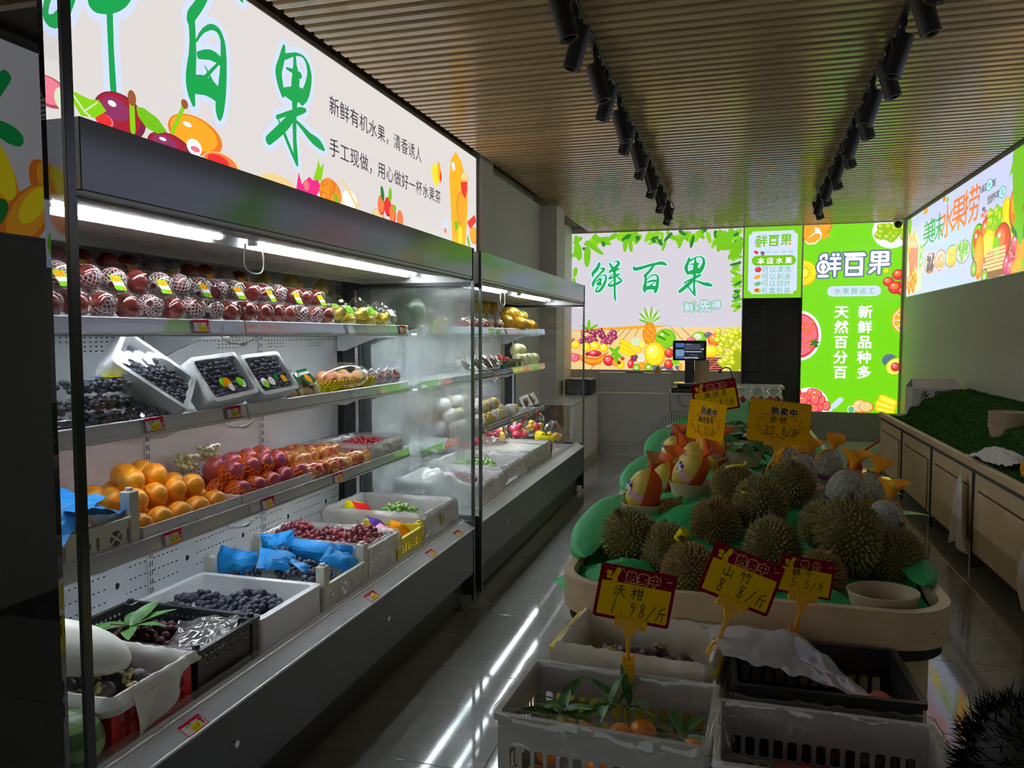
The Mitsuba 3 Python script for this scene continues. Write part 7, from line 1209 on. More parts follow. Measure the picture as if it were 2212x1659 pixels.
# durians
def _dur(c0, c1):
    def fn(p, n, uv): return mix(c0, c1, fbm(p.x*24, p.y*24, p.z*24, 2))
    return fn
mat('m_durian', mikit.proc(_dur((0.15, 0.12, 0.035), (0.32, 0.27, 0.09))), 0.6, 0.25); mat('m_durian_brown', mikit.proc(_dur((0.24, 0.13, 0.035), (0.40, 0.25, 0.08))), 0.6, 0.25); mat('m_durian_husk', (0.075, 0.065, 0.02), 0.7, 0.2)
def durian_kit(seed, m, sz):
    qq = np.random.default_rng(seed); b = ball(1, 3); v = np.array(b.vertices)
    def shape(d):
        a = np.arctan2(d[:, 1], d[:, 0]); t = np.arccos(np.clip(d[:, 2], -1, 1)); return (1+0.07*np.cos(5*a+seed)*np.sin(t)**2+0.10*(meshkit.noise(d*1.6+seed, seed)-0.5))[:, None]*d*[1, 1, sz]
    n = 620; i = np.arange(n)+0.5; ph = np.arccos(1-2*i/n); th = PI*(1+5**0.5)*i
    d = np.stack([np.cos(th)*np.sin(ph), np.sin(th)*np.sin(ph), np.cos(ph)], 1)+qq.normal(0, 0.02, (n, 3)); d /= np.linalg.norm(d, axis=1, keepdims=True); P = shape(d)
    ref = np.where(np.abs(d[:, 2:]) < 0.9, [[0, 0, 1.0]], [[1.0, 0, 0]]); A = np.cross(d, ref); A /= np.linalg.norm(A, axis=1, keepdims=True); Bv = np.cross(d, A); r = 0.062
    V = np.stack([P*0.985+r*(math.cos(x)*A+math.sin(x)*Bv) for x in np.arange(5)*2*PI/5]+[P+d*(0.125+0.04*qq.random((n, 1)))+qq.normal(0, 0.02, (n, 3))], 1)
    f = np.concatenate([np.arange(n)[:, None]*6+np.array([j, (j+1) % 5, 5]) for j in range(5)])
    return kit(('husk', mesh(shape(v), b.faces), 'm_durian_husk', True), ('spikes', mesh(V.reshape(-1, 3), f), m), ('stalk', tube([(0, 0, sz*0.9), (0.03, 0, sz+0.22), (0.02, 0.02, sz+0.34)], [0.10, 0.085, 0.12], 8), 'm_twig'))
DK = [durian_kit(1, 'm_durian', 1.12), durian_kit(2, 'm_durian', 1.3), durian_kit(3, 'm_durian_brown', 1.1), durian_kit(4, 'm_durian_brown', 1.2)]
def durian(at, r, j, rot, lb): return place(DK[j], 'durian', TM(at, rot, r), lb, 'durian')
durian((-0.372, 3.02, 0.735), 0.108, 0, (20, -25, 10), 'large greenish durian at the left front of the island')
durian((-0.255, 3.48, 0.725), 0.075, 2, (10, 30, 60), 'small dark brown durian with a tagged stalk behind the left front durian')
durian((-0.225, 2.93, 0.715), 0.092, 1, (30, 40, 140), 'durian behind the yellow tagged stalk, second from the left')
durian((-0.128, 2.73, 0.71), 0.090, 2, (-20, 10, 80), 'durian right of the first price card, at the front rim')
durian((-0.055, 3.27, 0.765), 0.092, 3, (35, -30, 20), 'brown durian left of the yellow paper tag')
durian((0.018, 3.74, 0.83), 0.095, 2, (20, 10, 200), 'brown durian at the top of the pile under the yellow clip')
durian((0.125, 3.42, 0.82), 0.105, 0, (10, 5, 130), 'durian with ribs showing in the middle of the pile')
durian((0.268, 3.72, 0.855), 0.098, 0, (15, 25, 300), 'durian at the top right of the pile, in front of the first grey melon')
durian((0.155, 3.02, 0.725), 0.098, 1, (5, -8, 250), 'durian behind the mangosteen price card')
durian((0.420, 3.02, 0.80), 0.112, 1, (12, -12, 40), 'tallest durian, upright on the right of the island')
durian((0.588, 3.04, 0.735), 0.088, 0, (-20, 15, 15), 'durian at the right rim behind the empty bowl')
durian((0.305, 2.80, 0.705), 0.078, 3, (0, 20, 10), 'orange brown durian behind the peach price card')
durian((0.355, 3.20, 0.80), 0.085, 0, (0, -25, 170), 'durian tucked against the left of the tallest one')
for i, (loc, rot, lb) in enumerate((((-0.165, 2.80, 0.822), (20, 30, 20), 'yellow paper tag with a red spot on a durian stalk at the left'), ((0.065, 3.38, 0.875), (20, -20, 40), 'yellow paper tag on the durian in the middle'))):
    k = thing('stalk_tag', lb, 'tag'); obj('sleeve', mv(lathe([(0.018, -0.022), (0.020, 0.022)], 14), loc, rot), 'm_st_yellow', k); obj('spot', mv(mv(fl(Point(0, 0).buffer(0.010), 0.021), (0, 0, 0)), loc, rot), 'm_st_red', k)
obj('yellow_band', tube(chaikin([(-0.02, 3.70, 0.925), (0.02, 3.66, 0.945), (0.06, 3.68, 0.94), (0.07, 3.70, 0.955)], 3), 0.008, 6), 'm_yellow', label='yellow strap over the top brown durian', category='strap', smooth=True)
# bowls and melons
bowl_kit = kit(('bowl', lathe([(0.001, 0.002), (0.088, 0.002), (0.092, 0.0), (0.109, 0.076), (0.112, 0.079), (0.1125, 0.082), (0.110, 0.084), (0.1075, 0.081), (0.090, 0.006), (0.001, 0.006)], 40), 'm_bowl', True))
def bowl(at, lb, rot=(0, 0, 0), s=1.0): return place(bowl_kit, 'paper_bowl', TM(at, rot, s), lb, 'bowl')
mat('m_grey_melon', mikit.proc(lambda p, n, uv: mix((0.20, 0.20, 0.15), (0.42, 0.41, 0.34), smoothstep(0.35, 0.65, noise(p.x*260, p.y*260, p.z*70)))), 0.6, 0.3)
mat('m_yellow_melon', mikit.proc(lambda p, n, uv: mix((0.50, 0.36, 0.04), (0.68, 0.52, 0.09), fbm(p.x*40, p.y*40, p.z*40, 3))), 0.45, 0.35)
scene['m_net_red'] = {'type': 'blendbsdf', 'weight': 0.80, 'a': {'type': 'thindielectric', 'int_ior': 1.3}, 'b': {'type': 'twosided', 'bsdf': {'type': 'diffuse', 'reflectance': rgb((0.72, 0.10, 0.02))}}}
scene['m_net_gold'] = {'type': 'blendbsdf', 'weight': 0.80, 'a': {'type': 'thindielectric', 'int_ior': 1.3}, 'b': {'type': 'twosided', 'bsdf': {'type': 'diffuse', 'reflectance': rgb((0.88, 0.34, 0.015))}}}
flat('m_gold', (205, 165, 40)); flat('m_st_plum', (70, 30, 80))
def surf(e, a, b, r=1.02): return np.array([e[0]*math.cos(a)*math.cos(b), e[1]*math.sin(a)*math.cos(b), e[2]*math.sin(b)])*r
def patch(e, a0, a1, b0, b1, r=1.012, nu=14, nv=6):
    def fn(u, v): a = a0+(a1-a0)*u; b = b0+(b1-b0)*v; return e[0]*r*np.cos(a)*np.cos(b), e[1]*r*np.sin(a)*np.cos(b), e[2]*r*np.sin(b)
    return grid(fn, nu, nv)
def disc_on(e, a, b, rad, r=1.02, w=1.0):
    c = surf(e, a, b, r); n = c/np.array(e)**2; n /= np.linalg.norm(n); x = np.cross([0, 0, 1], n); x /= np.linalg.norm(x); y = np.cross(n, x); t = np.arange(20)*2*PI/20
    v = np.vstack([c+n*0.003, c+rad*(w*np.cos(t)[:, None]*x+np.sin(t)[:, None]*y)-n*0.002]); return mesh(v, [[0, 1+i, 1+(i+1) % 20] for i in range(20)])
def wrap(e, seed, a0, a1, top):
    """Netting pulled over one side of a melon and gathered into a tuft."""
    m = patch(e, a0, a1, -1.3, 1.45, 1.03, 22, 18); m = rough(m, 0.004, 22, seed)
    tf = grid(lambda u, v: ((0.012+0.045*v**1.5*(1+0.3*np.sin(u*19)))*np.cos(u*2*PI), (0.012+0.045*v**1.5*(1+0.3*np.cos(u*23)))*np.sin(u*2*PI), e[2]*1.0+0.005+0.075*v+0.012*np.sin(u*13)*v), 30, 6)
    return cat(m, tf) if top else m
EG = (0.082, 0.082, 0.118); EY = (0.078, 0.078, 0.112)
FR = -PI/2
def grey_kit(seed, a): return kit(('skin', mv(ball(1, 3), s=EG), 'm_grey_melon', True), ('band', patch(EG, a-1.5, a+1.5, -0.38, -0.16, 1.008), 'm_st_plum', True), ('band_print', cat(patch(EG, a-1.4, a+1.4, -0.30, -0.285, 1.012), patch(EG, a-1.4, a+1.4, -0.245, -0.23, 1.012)), 'm_st_pink', True), ('gold_sticker', disc_on(EG, a+0.12, -0.25, 0.029, 1.035), 'm_gold', True), ('sticker_print', cat(*[disc_on(EG, a+0.12+dx, -0.25, 0.004, 1.062) for dx in (-0.12, 0, 0.12)]), 'm_st_dkgreen'), ('netting', wrap(EG, seed, a+1.55, a+4.7, True), 'm_net_gold', True))
def yellow_kit(seed, a): return kit(('skin', mv(ball(1, 3), s=EY), 'm_yellow_melon', True), ('band', patch(EY, a-1.2, a+0.6, -0.10, 0.16, 1.01), 'm_st_pink', True), ('sticker', disc_on(EY, a-0.75, 0.12, 0.030, 1.03, 0.85), 'm_st_white', True), ('sticker_spot', cat(disc_on(EY, a-0.75, 0.02, 0.013, 1.058)), 'm_gold'), ('sticker_print', cat(disc_on(EY, a-0.9, 0.28, 0.011, 1.055), disc_on(EY, a-0.58, 0.28, 0.011, 1.055)), 'm_st_purple'), ('netting', wrap(EY, seed, a+0.45, a+3.6, True), 'm_net_red', True))
GK = grey_kit(1, FR-0.1); YK = yellow_kit(2, FR)
BY = [((-0.372, 3.50), (8, 22, -20), 'left front paper bowl'), ((-0.185, 3.86), (14, 38, -10), 'second paper bowl, under the first yellow card')]
for (x, y), rot, lb in BY:
    z = float(H(x, y))+0.012; z = 0.705 if y < 3.6 else 0.742
    bowl((x, y, z), f'brown paper bowl holding a yellow melon, the {lb}', s=0.95); place(YK, 'yellow_melon', TM((x-0.005, y, z+0.125), rot, 1.0), f'yellow melon with pink band half wrapped in red netting in the {lb}', 'melon')
for (x, y, z), rot, lb in (((-0.335, 4.02, 0.80), (20, 20, 0), 'behind the left front bowl'), ((-0.20, 4.35, 0.85), (10, 10, 20), 'with a white sticker above the second bowl'), ((-0.34, 4.55, 0.80), (15, 30, 10), 'third from the front along the left rim'), ((-0.10, 4.75, 0.83), (0, 25, 20), 'behind the first yellow card'), ((-0.36, 5.05, 0.79), (10, 15, -10), 'furthest along the left rim')):
    place(YK, 'yellow_melon', TM((x, y, z), rot, 0.95), f'yellow melon in red netting, {lb}', 'melon')
mat('m_purple_fruit', (0.16, 0.035, 0.055), 0.4, 0.4)
for x, y in ((-0.33, 6.05), (-0.25, 6.1), (-0.41, 5.95)): obj('passion_fruit', mv(ball(0.042, 2), (x, y, 0.80)), 'm_purple_fruit', label='round dark purple fruit on the far left of the island', category='passion fruit', group='purple fruit on the far left of the island', smooth=True)
BG = [((0.335, 3.98, 0.752), (0, 20, 10), 0.95, 'first grey melon bowl, behind the top right durian'), ((0.490, 3.60, 0.742), (4, 14, -14), 1.0, 'second grey melon bowl, right of the pile'), ((0.590, 3.27, 0.690), (2, 10, -20), 0.92, 'third grey melon bowl, at the right rim')]
for (x, y, z), rot, s, lb in BG:
    bowl((x, y, z-0.02), f'brown paper bowl under a grey melon, the {lb}', s=0.95); place(GK, 'grey_melon', TM((x-0.01, y, z+0.105), rot, s), f'grey netted melon with a gold sticker and amber netting in the {lb}', 'melon')
for (x, y, z), rot, lb in (((0.49, 4.35, 0.83), (10, 10, 30), 'behind the second grey melon'), ((0.60, 3.85, 0.80), (0, 25, 10), 'half hidden behind the third grey melon'), ((0.40, 4.75, 0.84), (0, -10, 100), 'wrapped in amber netting at the back right'), ((0.30, 4.40, 0.83), (5, -15, 60), 'behind the gold price card')):
    place(GK, 'grey_melon', TM((x, y, z), rot, 0.95), f'grey netted melon {lb}', 'melon')
obj('empty_bowl', {**bowl_kit[0][1], 'to_world': T((TM((0.478, 2.665, 0.640), (0, 0, 20)) @ np.diag([1.0, 0.86, 1.0, 1])).tolist())}, None, label='empty brown paper bowl at the right front of the island', category='bowl')
for i, (x, y, z, lb) in enumerate(((0.062, 4.78, 0.765, 'nearest'), (0.085, 5.35, 0.76, 'middle'), (0.09, 5.95, 0.76, 'furthest'))):
    bowl((x, y, z), f'brown paper bowl of long green leaves on the island, the {lb} of three', s=1.12); k = thing('green_leaves', f'long glossy green leaves in a paper bowl, the {lb} of three', 'leaves')
    for j in range(12): obj('leaf', mv(leaf_m(0.20+0.08*q.random(), 0.038, 0.35, 0.22), (x+q.normal(0, 0.03), y+q.normal(0, 0.03), z+0.085+0.01*j*0.5), (q.normal(0, 14), -8+q.normal(0, 8), j*30+q.normal(0, 14))), 'm_leaf', k, smooth=True)
k = thing('trailing_leaves', 'loose long green leaves between the grey melons at the right rim of the island', 'leaves')
for x, y, z, r in ((0.62, 4.2, 0.77, -30), (0.66, 4.5, 0.75, 10), (0.64, 3.95, 0.72, -70), (0.66, 3.7, 0.74, 20)): obj('leaf', mv(leaf_m(0.22, 0.04, 0.2, 0.2), (x, y, z), (0, -10, r)), 'm_leaf_bright', k, smooth=True)
# far end: green boxes, packs and a bin
mat('m_green_box', (0.20, 0.48, 0.20), 0.5, 0.3)
for i, (x0, x1) in enumerate(((-0.10, 0.135), (0.14, 0.375))): obj('green_box', bx(x0, x1, 6.48, 7.0, 0.72, 0.985, 0.006), 'm_green_box', label=f'light green cardboard box at the far end of the island, the {("left", "right")[i]} of two', category='box')
for i, (x, y) in enumerate(((0.06, 6.6), (0.20, 6.6), (0.33, 6.62), (0.45, 6.4))):
    z = 0.987 if i < 3 else 0.79
    k = place(kit(('shell', cat(bx(-0.06, 0.06, -0.06, 0.06, 0, 0.07, 0.02), mv(bx(-0.055, 0.055, -0.055, 0.055, 0.07, 0.13, 0.03))), 'm_clear_shell', 40)), 'fruit_pack', TM((x, y, z), (0, 0, 8*i)), f'clear plastic pack of purple fruit on the far end of the island, number {i+1} from the left of the row', 'fruit pack')
    for dx in (-0.028, 0.028):
        for dy in (-0.028, 0.028): place(cherry_kit, 'plum', TM((x+dx, y+dy, z+0.03), rot_any(q), 2.0), 'dark plum in a clear pack at the far end of the island', 'plum', 'plums in packs at the far end of the island')
ob, ib = rr8(0.02, 7.06, 0.42, 7.40, 0.03), rr8(0.03, 7.07, 0.41, 7.39, 0.03)
k = thing('cream_bin', 'cream plastic bin standing at the far end of the island', 'bin'); obj('wall', mv(prism(ob.difference(ib), 0.36), (0, 0, 0.72)), 'm_cream', k); obj('bottom', mv(prism(ob, 0.01), (0, 0, 0.715)), 'm_cream', k); obj('rim', mv(prism(rr8(-0.0, 7.04, 0.44, 7.42, 0.04).difference(ib), 0.022), (0, 0, 1.07)), 'm_cream', k)
# price cards on yellow clip stands
HW = {'沃': [[(1, 8), (2, 7.2)], [(0.3, 5.6), (1.4, 5)], [(0.4, 1.4), (2.4, 3.8)], [(3.6, 8.4), (7, 8.9)], [(2.8, 5.8), (8.6, 6.4)], [(5.6, 8.6), (5.3, 5), (2.8, 0.8)], [(5.5, 5.4), (7, 2.5), (9.4, 0.4)]],
  '柑': [[(0.2, 6.4), (4.4, 6.8)], [(2.4, 9.4), (2.3, 0.2)], [(2.3, 6), (0.2, 2.4)], [(2.4, 5.6), (4, 4)], [(4.8, 6.8), (9.6, 7.1)], [(5.8, 9), (5.7, 0.8)], [(8.6, 9.2), (8.5, 0.8)], [(5.8, 4), (8.5, 4.2)], [(5.7, 0.9), (8.5, 1)]],
  '山': [[(5, 9), (4.9, 1.8)], [(1.4, 6), (1, 1.6), (8.2, 2.2)], [(8.7, 6.6), (8.3, 0.6)]], '竹': [[(2, 9), (0.6, 5.4)], [(1.5, 7), (4.6, 7.4)], [(3, 7.2), (2.8, 0.6)], [(6.6, 9.2), (5.4, 5.6)], [(6, 7.2), (9.4, 7.6)], [(7.8, 7.4), (7.6, 1), (6.6, 1.7)]],
  '桃': [[(0.2, 6.6), (3.8, 7)], [(2, 9.2), (1.9, 0.4)], [(2, 6), (0.2, 2.8)], [(2.1, 5.6), (3.4, 4.4)], [(5.4, 9), (5.2, 4), (3.6, 0.6)], [(4, 7.4), (4.8, 6)], [(3.6, 3.4), (5.2, 4.6)], [(7, 9), (7, 1), (9.6, 1), (9.7, 2.2)], [(8.8, 7.6), (7.2, 5.6)], [(7.2, 5), (9, 3.6)]],
  '子': [[(2.4, 8.4), (7.2, 8.8), (5, 6.2)], [(5, 6.2), (5.2, 1), (3.8, 1.8)], [(0.8, 4.8), (9.2, 5.2)]], '金': [[(5, 9.4), (0.8, 5.4)], [(5, 9.2), (9.4, 5.6)], [(3, 6), (7, 6.2)], [(2.4, 4.2), (7.8, 4.4)], [(5, 6), (5, 1)], [(3, 3.2), (3.6, 2)], [(7, 3.4), (6.4, 2)], [(1.2, 0.8), (9, 1)]],
  '枕': [[(0.2, 6.4), (4.2, 6.8)], [(2.2, 9.2), (2.1, 0.4)], [(2.1, 6), (0.2, 2.8)], [(2.2, 5.6), (3.6, 4.4)], [(4.8, 7.6), (4.6, 6)], [(4.8, 7), (9, 7.3), (8.6, 6)], [(6.8, 9), (6.5, 4.5), (4.2, 0.8)], [(6.8, 5), (7.2, 1), (9.6, 1), (9.7, 2.2)]],
  '蜜': [[(5, 9.8), (5, 9)], [(1, 7.6), (1.2, 8.6), (9, 8.8), (8.6, 7.8)], [(2, 6.8), (1.6, 5.6)], [(3.4, 7.2), (4.4, 5.4), (7, 5.4)], [(7, 8), (3, 5.2)], [(2.6, 4.4), (7.6, 4.6), (7.4, 2.6), (2.8, 2.4), (2.6, 4.4)], [(5, 5), (5, 0.8)], [(1.4, 0.6), (8.4, 1)]],
  '瓜': [[(7, 9), (2.6, 8.2)], [(2.8, 8.2), (2.4, 4), (0.6, 0.6)], [(5, 8), (4.8, 2), (6.4, 3)], [(6.6, 8), (7.4, 4), (9.6, 0.8)]], '网': [[(1.4, 0.6), (1.6, 8.4), (8.6, 8.6), (8.4, 0.8), (7.4, 1.4)], [(2.6, 7), (4.6, 2.6)], [(4.6, 7), (2.6, 2.6)], [(5.6, 7), (7.6, 2.6)], [(7.6, 7), (5.6, 2.6)]],
  '纹': [[(3, 9.4), (1, 6.8), (3.4, 6.6), (0.8, 3.8), (3.8, 4.4)], [(0.6, 1.6), (3.8, 2.6)], [(6.6, 9.4), (7, 8.2)], [(4.6, 7.4), (9.4, 7.8)], [(8.4, 7.4), (6.6, 3.4), (4.2, 0.6)], [(5.6, 6.6), (7.4, 3), (9.6, 0.6)]], '斤': [[(8, 9.2), (3.4, 7.2)], [(3.6, 7.2), (3, 3.6), (1, 0.4)], [(3.4, 5.2), (9, 5.6)], [(6.6, 5.4), (6.4, 0)]],
  '1': [[(6, 9.6), (4, 0.4)]], '2': [[(2, 7.6), (4, 9.4), (7, 8.6), (6.4, 6), (1.6, 0.8), (8.4, 1.2)]], '5': [[(7.6, 9), (3.4, 8.6), (2.8, 5.6), (6.4, 5.6), (7, 2.4), (4, 0.4), (1.8, 1.4)]], '8': [[(6.8, 8.6), (4.4, 9.4), (3, 7.4), (5, 5.4), (6.8, 2.8), (4.8, 0.4), (2.4, 2), (4, 4.6), (6.6, 6.6), (6.8, 8.6)]], '9': [[(6.6, 7.4), (4.6, 9.2), (3, 7.4), (4.4, 5.6), (6.6, 7.2), (5.8, 3.6), (3.4, 0.2)]], '.': [[(4.6, 1.6), (4.4, 0.4)]], '/': [[(8.4, 9.6), (1.4, 0)]], ' ': []}
def hand(text, x, z, w, h, pitch, t=0.0011):
    g = []
    for i, c in enumerate(text):
        for s in HW[c]:
            p = chaikin([(x+pitch*i+a/10*w, z+b/10*h) for a, b in s], 2 if len(s) > 2 else 1); g.append(LineString([tuple(v) for v in p]).buffer(t, 3))
    return shapely.union_all(g)
flat('m_card_yellow', (232, 190, 0)); flat('m_card_maroon', (128, 10, 38)); flat('m_card_cream', (225, 180, 130)); flat('m_card_yellow2', (226, 170, 10))
def card(name, at, s, kind, head, l1, l2, lb):
    k = thing('price_card', lb, 'price card'); W, Hh = 0.105, 0.0725; d = [0.0012]
    def add(nm, g, m):
        d[0] += 0.0004; obj(nm, fl(affinity.scale(g, s, s, origin=(0, 0)), d[0]), m, k, at=at)
    obj('board', mv(prism(rr(-W, -Hh, W, Hh, 0.008), 0.0024), (0, 0.0012, 0), (90, 0, 0), s=(s, s, 1)), 'm_card_maroon' if kind == 0 else 'm_card_yellow2', k, at=at)
    if kind == 0:
        add('panel', rr(-W+0.009, -Hh+0.009, W-0.009, 0.028, 0.003), 'm_card_yellow')
        add('thumb_print', shapely.union_all([stroke([(-0.062, 0.024, 0.009), (-0.064, 0.042, 0.007), (-0.056, 0.060, 0.0075)]), rr(-0.088, 0.044, -0.072, 0.056, 0.005), rr(-0.086, 0.034, -0.072, 0.043, 0.004)]), 'm_card_yellow')
        n = len(head); pos = [(-0.018+0.032*i) if n == 3 else (-0.012+0.045*i) for i in range(n)]
        for c, x in zip(head, pos):
            g = line_of(c, x, 0.047, x, 0.047, 0.030, 0.030, 0.045)
            add('heading', g.buffer(0.0022), 'm_card_cream'); add('heading_fill', g, 'm_card_maroon')
        add('sparks', shapely.union_all([LineString([(0.078, 0.05), (0.092, 0.054)]).buffer(0.0012), Point(0.075, 0.06).buffer(0.0015), Point(0.076, 0.035).buffer(0.0015), LineString([(-0.045, 0.066), (-0.040, 0.058)]).buffer(0.001), Point(-0.075, 0.064).buffer(0.0015)]), 'm_card_cream')
    else:
        t = np.linspace(0, 2*PI, 29)[:-1]; burst = Polygon([((0.085 if i % 2 == 0 else 0.070)*math.cos(a), -0.012+(0.047 if i % 2 == 0 else 0.037)*math.sin(a)) for i, a in enumerate(t)])
        add('burst', burst.difference(affinity.scale(burst, 0.965, 0.94)), 'm_card_maroon')
        g = line_of(head, -0.018, 0.038, 0.045, 0.036, 0.028, 0.028, 0.035); add('heading', g.buffer(0.002), 'm_card_cream'); add('heading_fill', g, 'm_ink')
    for t_ in (l1, l2):
        if t_: add('handwriting', hand(*t_), 'm_ink')
    return k
def stand(k, at, rod, rot=(0, 0, 0), clampw=0.034, drop=-0.0725, wide=0.088, lever=False):
    """T-shaped clip holding the card's lower edge, a rod and a clamp."""
    g = shapely.union_all([sbox(-wide/2, drop-0.016, wide/2, drop+0.010), Polygon([(-0.022, drop-0.014), (0.022, drop-0.014), (0.007, drop-0.042), (-0.007, drop-0.042)])]).difference(shapely.union_all([sbox(-wide/2+0.014, drop-0.018, -wide/2+0.019, drop-0.006), sbox(wide/2-0.019, drop-0.018, wide/2-0.014, drop-0.006)]))
    obj('clip', mv(prism(g, 0.012), (0, 0.004, 0), (90, 0, 0)), 'm_yellow_clip', k, at=at)
    a = (np.asarray(at) @ [0, -0.002, drop-0.036, 1])[:3]; b = np.asarray(rod, float)
    obj('rod', tube([a, b], 0.0062, 10), 'm_yellow_clip', k, smooth=40)
    M = TM(b, rot)
    if lever: obj('clamp', cat(*[mv(tube(chaikin(p, 2), 0.0055, 8), rot=None) for p in ([(0, 0, 0.01), (-0.014, 0, -0.02), (-0.010, 0, -0.05)], [(0, 0, 0.01), (0.012, 0, -0.02), (0.004, 0, -0.055)], [(0, 0, 0.012), (0.03, 0, 0.004), (0.062, 0, 0.012)])]), 'm_yellow_clip', k, smooth=40, at=M)
    else: obj('clamp', cat(bx(-clampw/2, clampw/2, -0.014, 0.010, -0.052, 0.012, 0.003), bx(-clampw/2, -clampw/2+0.008, -0.016, 0.012, 0.0, 0.024, 0.002), bx(clampw/2-0.008, clampw/2, -0.016, 0.012, 0.0, 0.024, 0.002)), 'm_yellow_clip', k, at=M)
def CA(px, roll, yaw=0, pitch=-6): return TM(px, (pitch, roll, yaw))
a = CA((-0.243, 2.070, 0.834), 11, 16); k = card('a', a, 1.0, 0, '热卖中', ('沃柑', -0.060, -0.012, 0.034, 0.036, 0.048), ('1.98/斤', -0.068, -0.058, 0.030, 0.042, 0.026), 'maroon and yellow price card reading 1.98 above the mandarin basket'); stand(k, a, (-0.263, 2.100, 0.632), (0, 0, 0))
a = CA((0.035, 2.200, 0.865), 22, 16); k = card('b', a, 1.0, 0, '热卖中', ('山竹', -0.060, -0.012, 0.034, 0.038, 0.052), ('8.8/斤', -0.066, -0.056, 0.032, 0.042, 0.030), 'maroon and yellow price card reading 8.8, tilted over the mangosteen crate'); stand(k, a, (-0.025, 2.300, 0.642), (0, 25, 0), lever=True)
a = CA((0.228, 2.480, 0.801), 10, 14); k = card('c', a, 0.80, 0, '特价', ('桃子', -0.055, -0.002, 0.032, 0.034, 0.046), ('5.5/斤', -0.060, -0.045, 0.030, 0.038, 0.026), 'small maroon and yellow price card reading 5.5 above the peach crate'); stand(k, a, (0.197, 2.500, 0.608), (0, 0, 0), drop=-0.058)
a = CA((-0.123, 4.000, 1.106), 2, -50); k = card('d', a, 1.38, 1, '热卖中', ('网纹蜜瓜', -0.042, -0.008, 0.020, 0.026, 0.022), ('5.5/斤', -0.045, -0.046, 0.020, 0.032, 0.020), 'yellow price card turned sideways reading 5.5 above the yellow melons'); stand(k, a, (-0.077, 3.920, 0.909), (0, -15, 20), drop=-0.1, wide=0.10, lever=True)
a = CA((0.219, 3.860, 1.128), 6, 12); k = card('e', a, 1.38, 1, '热卖中', ('金枕', -0.035, -0.004, 0.026, 0.026, 0.036), ('22.8/斤', -0.052, -0.046, 0.024, 0.032, 0.019), 'yellow price card reading 22.8 above the durian pile'); stand(k, a, (0.189, 3.840, 0.934), (0, 15, 0), drop=-0.1, wide=0.125, lever=True)
a = CA((-0.105, 5.300, 1.134), -10, 10); k = card('f', a, 1.40, 0, '热卖中', ('网纹瓜', -0.052, -0.006, 0.030, 0.032, 0.040), ('5.8/斤', -0.040, -0.050, 0.026, 0.034, 0.024), 'maroon and yellow price card behind the others at the far end of the island'); stand(k, a, (-0.034, 5.350, 0.917), drop=-0.1, wide=0.10)

# ------------------------------------------------------------------ crates in front of the island
q = np.random.default_rng(41)
def based(x, y, w, d, rot, lb): 
    k = thing('support_crate', lb, 'crate'); crate(k, -w/2, w/2, -d/2, d/2, 0.0, 0.325, 'slots', 'm_grey_crate', 0.012, at=TM((x, y, 0), (0, 0, rot)))
def front(nm, x, y, w, d, rot, style, m, lb):
    k = thing(nm, lb, 'crate'); A_ = TM((x, y, 0), (0, 0, rot)); crate(k, -w/2, w/2, -d/2, d/2, 0.335, 0.595, style, m, 0.016, at=A_); return k, A_
for x, y, w, d, r, lb in ((-0.287, 1.94, 0.50, 0.32, -3, 'grey crate under the mandarin basket'), (-0.255, 2.36, 0.47, 0.30, -6, 'grey crate under the yellow mangosteen crate'), (0.25, 2.30, 0.45, 0.33, 2, 'grey crate under the black peach crate'), (0.23, 1.86, 0.47, 0.29, 0, 'grey crate under the film-lined red fruit basket')): based(x, y, w, d, r, lb)
k, A_ = front('mandarin_basket', -0.287, 1.94, 0.505, 0.325, -3, 'slots', 'm_grey_crate', 'grey slotted basket of leafy mandarins with clear film, nearest the camera')
obj('film_lining', liner(-0.2525, 0.2525, -0.1625, 0.1625, 0.604, 0.11, 0.07, 301, 0.016), 'm_film', k, smooth=True, at=A_)
mk = kit(('skin', dimple(0.034, 3, 0.88, 0.08, 0.25), 'm_mandarin', True))
for i, (x, y, z) in enumerate(((-0.34, 1.90, 0.515), (-0.255, 1.90, 0.525), (-0.20, 1.915, 0.535), (-0.08, 1.88, 0.52), (-0.43, 1.86, 0.48), (-0.15, 1.84, 0.49), (-0.30, 1.83, 0.475), (-0.40, 1.96, 0.48), (-0.12, 1.98, 0.48), (-0.46, 1.83, 0.42), (-0.38, 1.82, 0.41), (-0.28, 1.81, 0.41), (-0.19, 1.81, 0.42), (-0.10, 1.81, 0.42))): place(mk, 'mandarin', TM((x, y, z), (q.normal(0, 25), q.normal(0, 25), 0), 1.05), 'orange mandarin in the grey slotted basket', 'mandarin', 'mandarins in the grey basket')
for x, y, z, lb in ((-0.42, 1.96, 0.54, 'at the left'), (-0.27, 1.99, 0.56, 'standing up in the middle'), (-0.11, 1.93, 0.53, 'at the right')):
    kk = thing('mandarin_leaves', f'bunch of dark green mandarin leaves in the grey basket, {lb}', 'leaves')
    for j in range(13): obj('leaf', mv(leaf_m(0.09+0.03*q.random(), 0.014, 0.3, 0.3), (x+q.normal(0, 0.02), y+q.normal(0, 0.02), z), (q.normal(0, 20), (-62 if 'middle' in lb and j < 7 else -18)+q.normal(0, 14), j*57)), 'm_leaf', kk, smooth=True)
k, A_ = front('yellow_mangosteen_crate', -0.255, 2.36, 0.475, 0.31, -6, 'slots', 'm_yellow', 'bright yellow crate of mangosteens lined with cream paper in front of the island')
obj('paper_lining', liner(-0.215, 0.225, -0.155, 0.155, 0.604, 0.12, 0.12, 302, 0.022, ragged=0.15), 'm_cream_paper', k, smooth=True, at=A_)
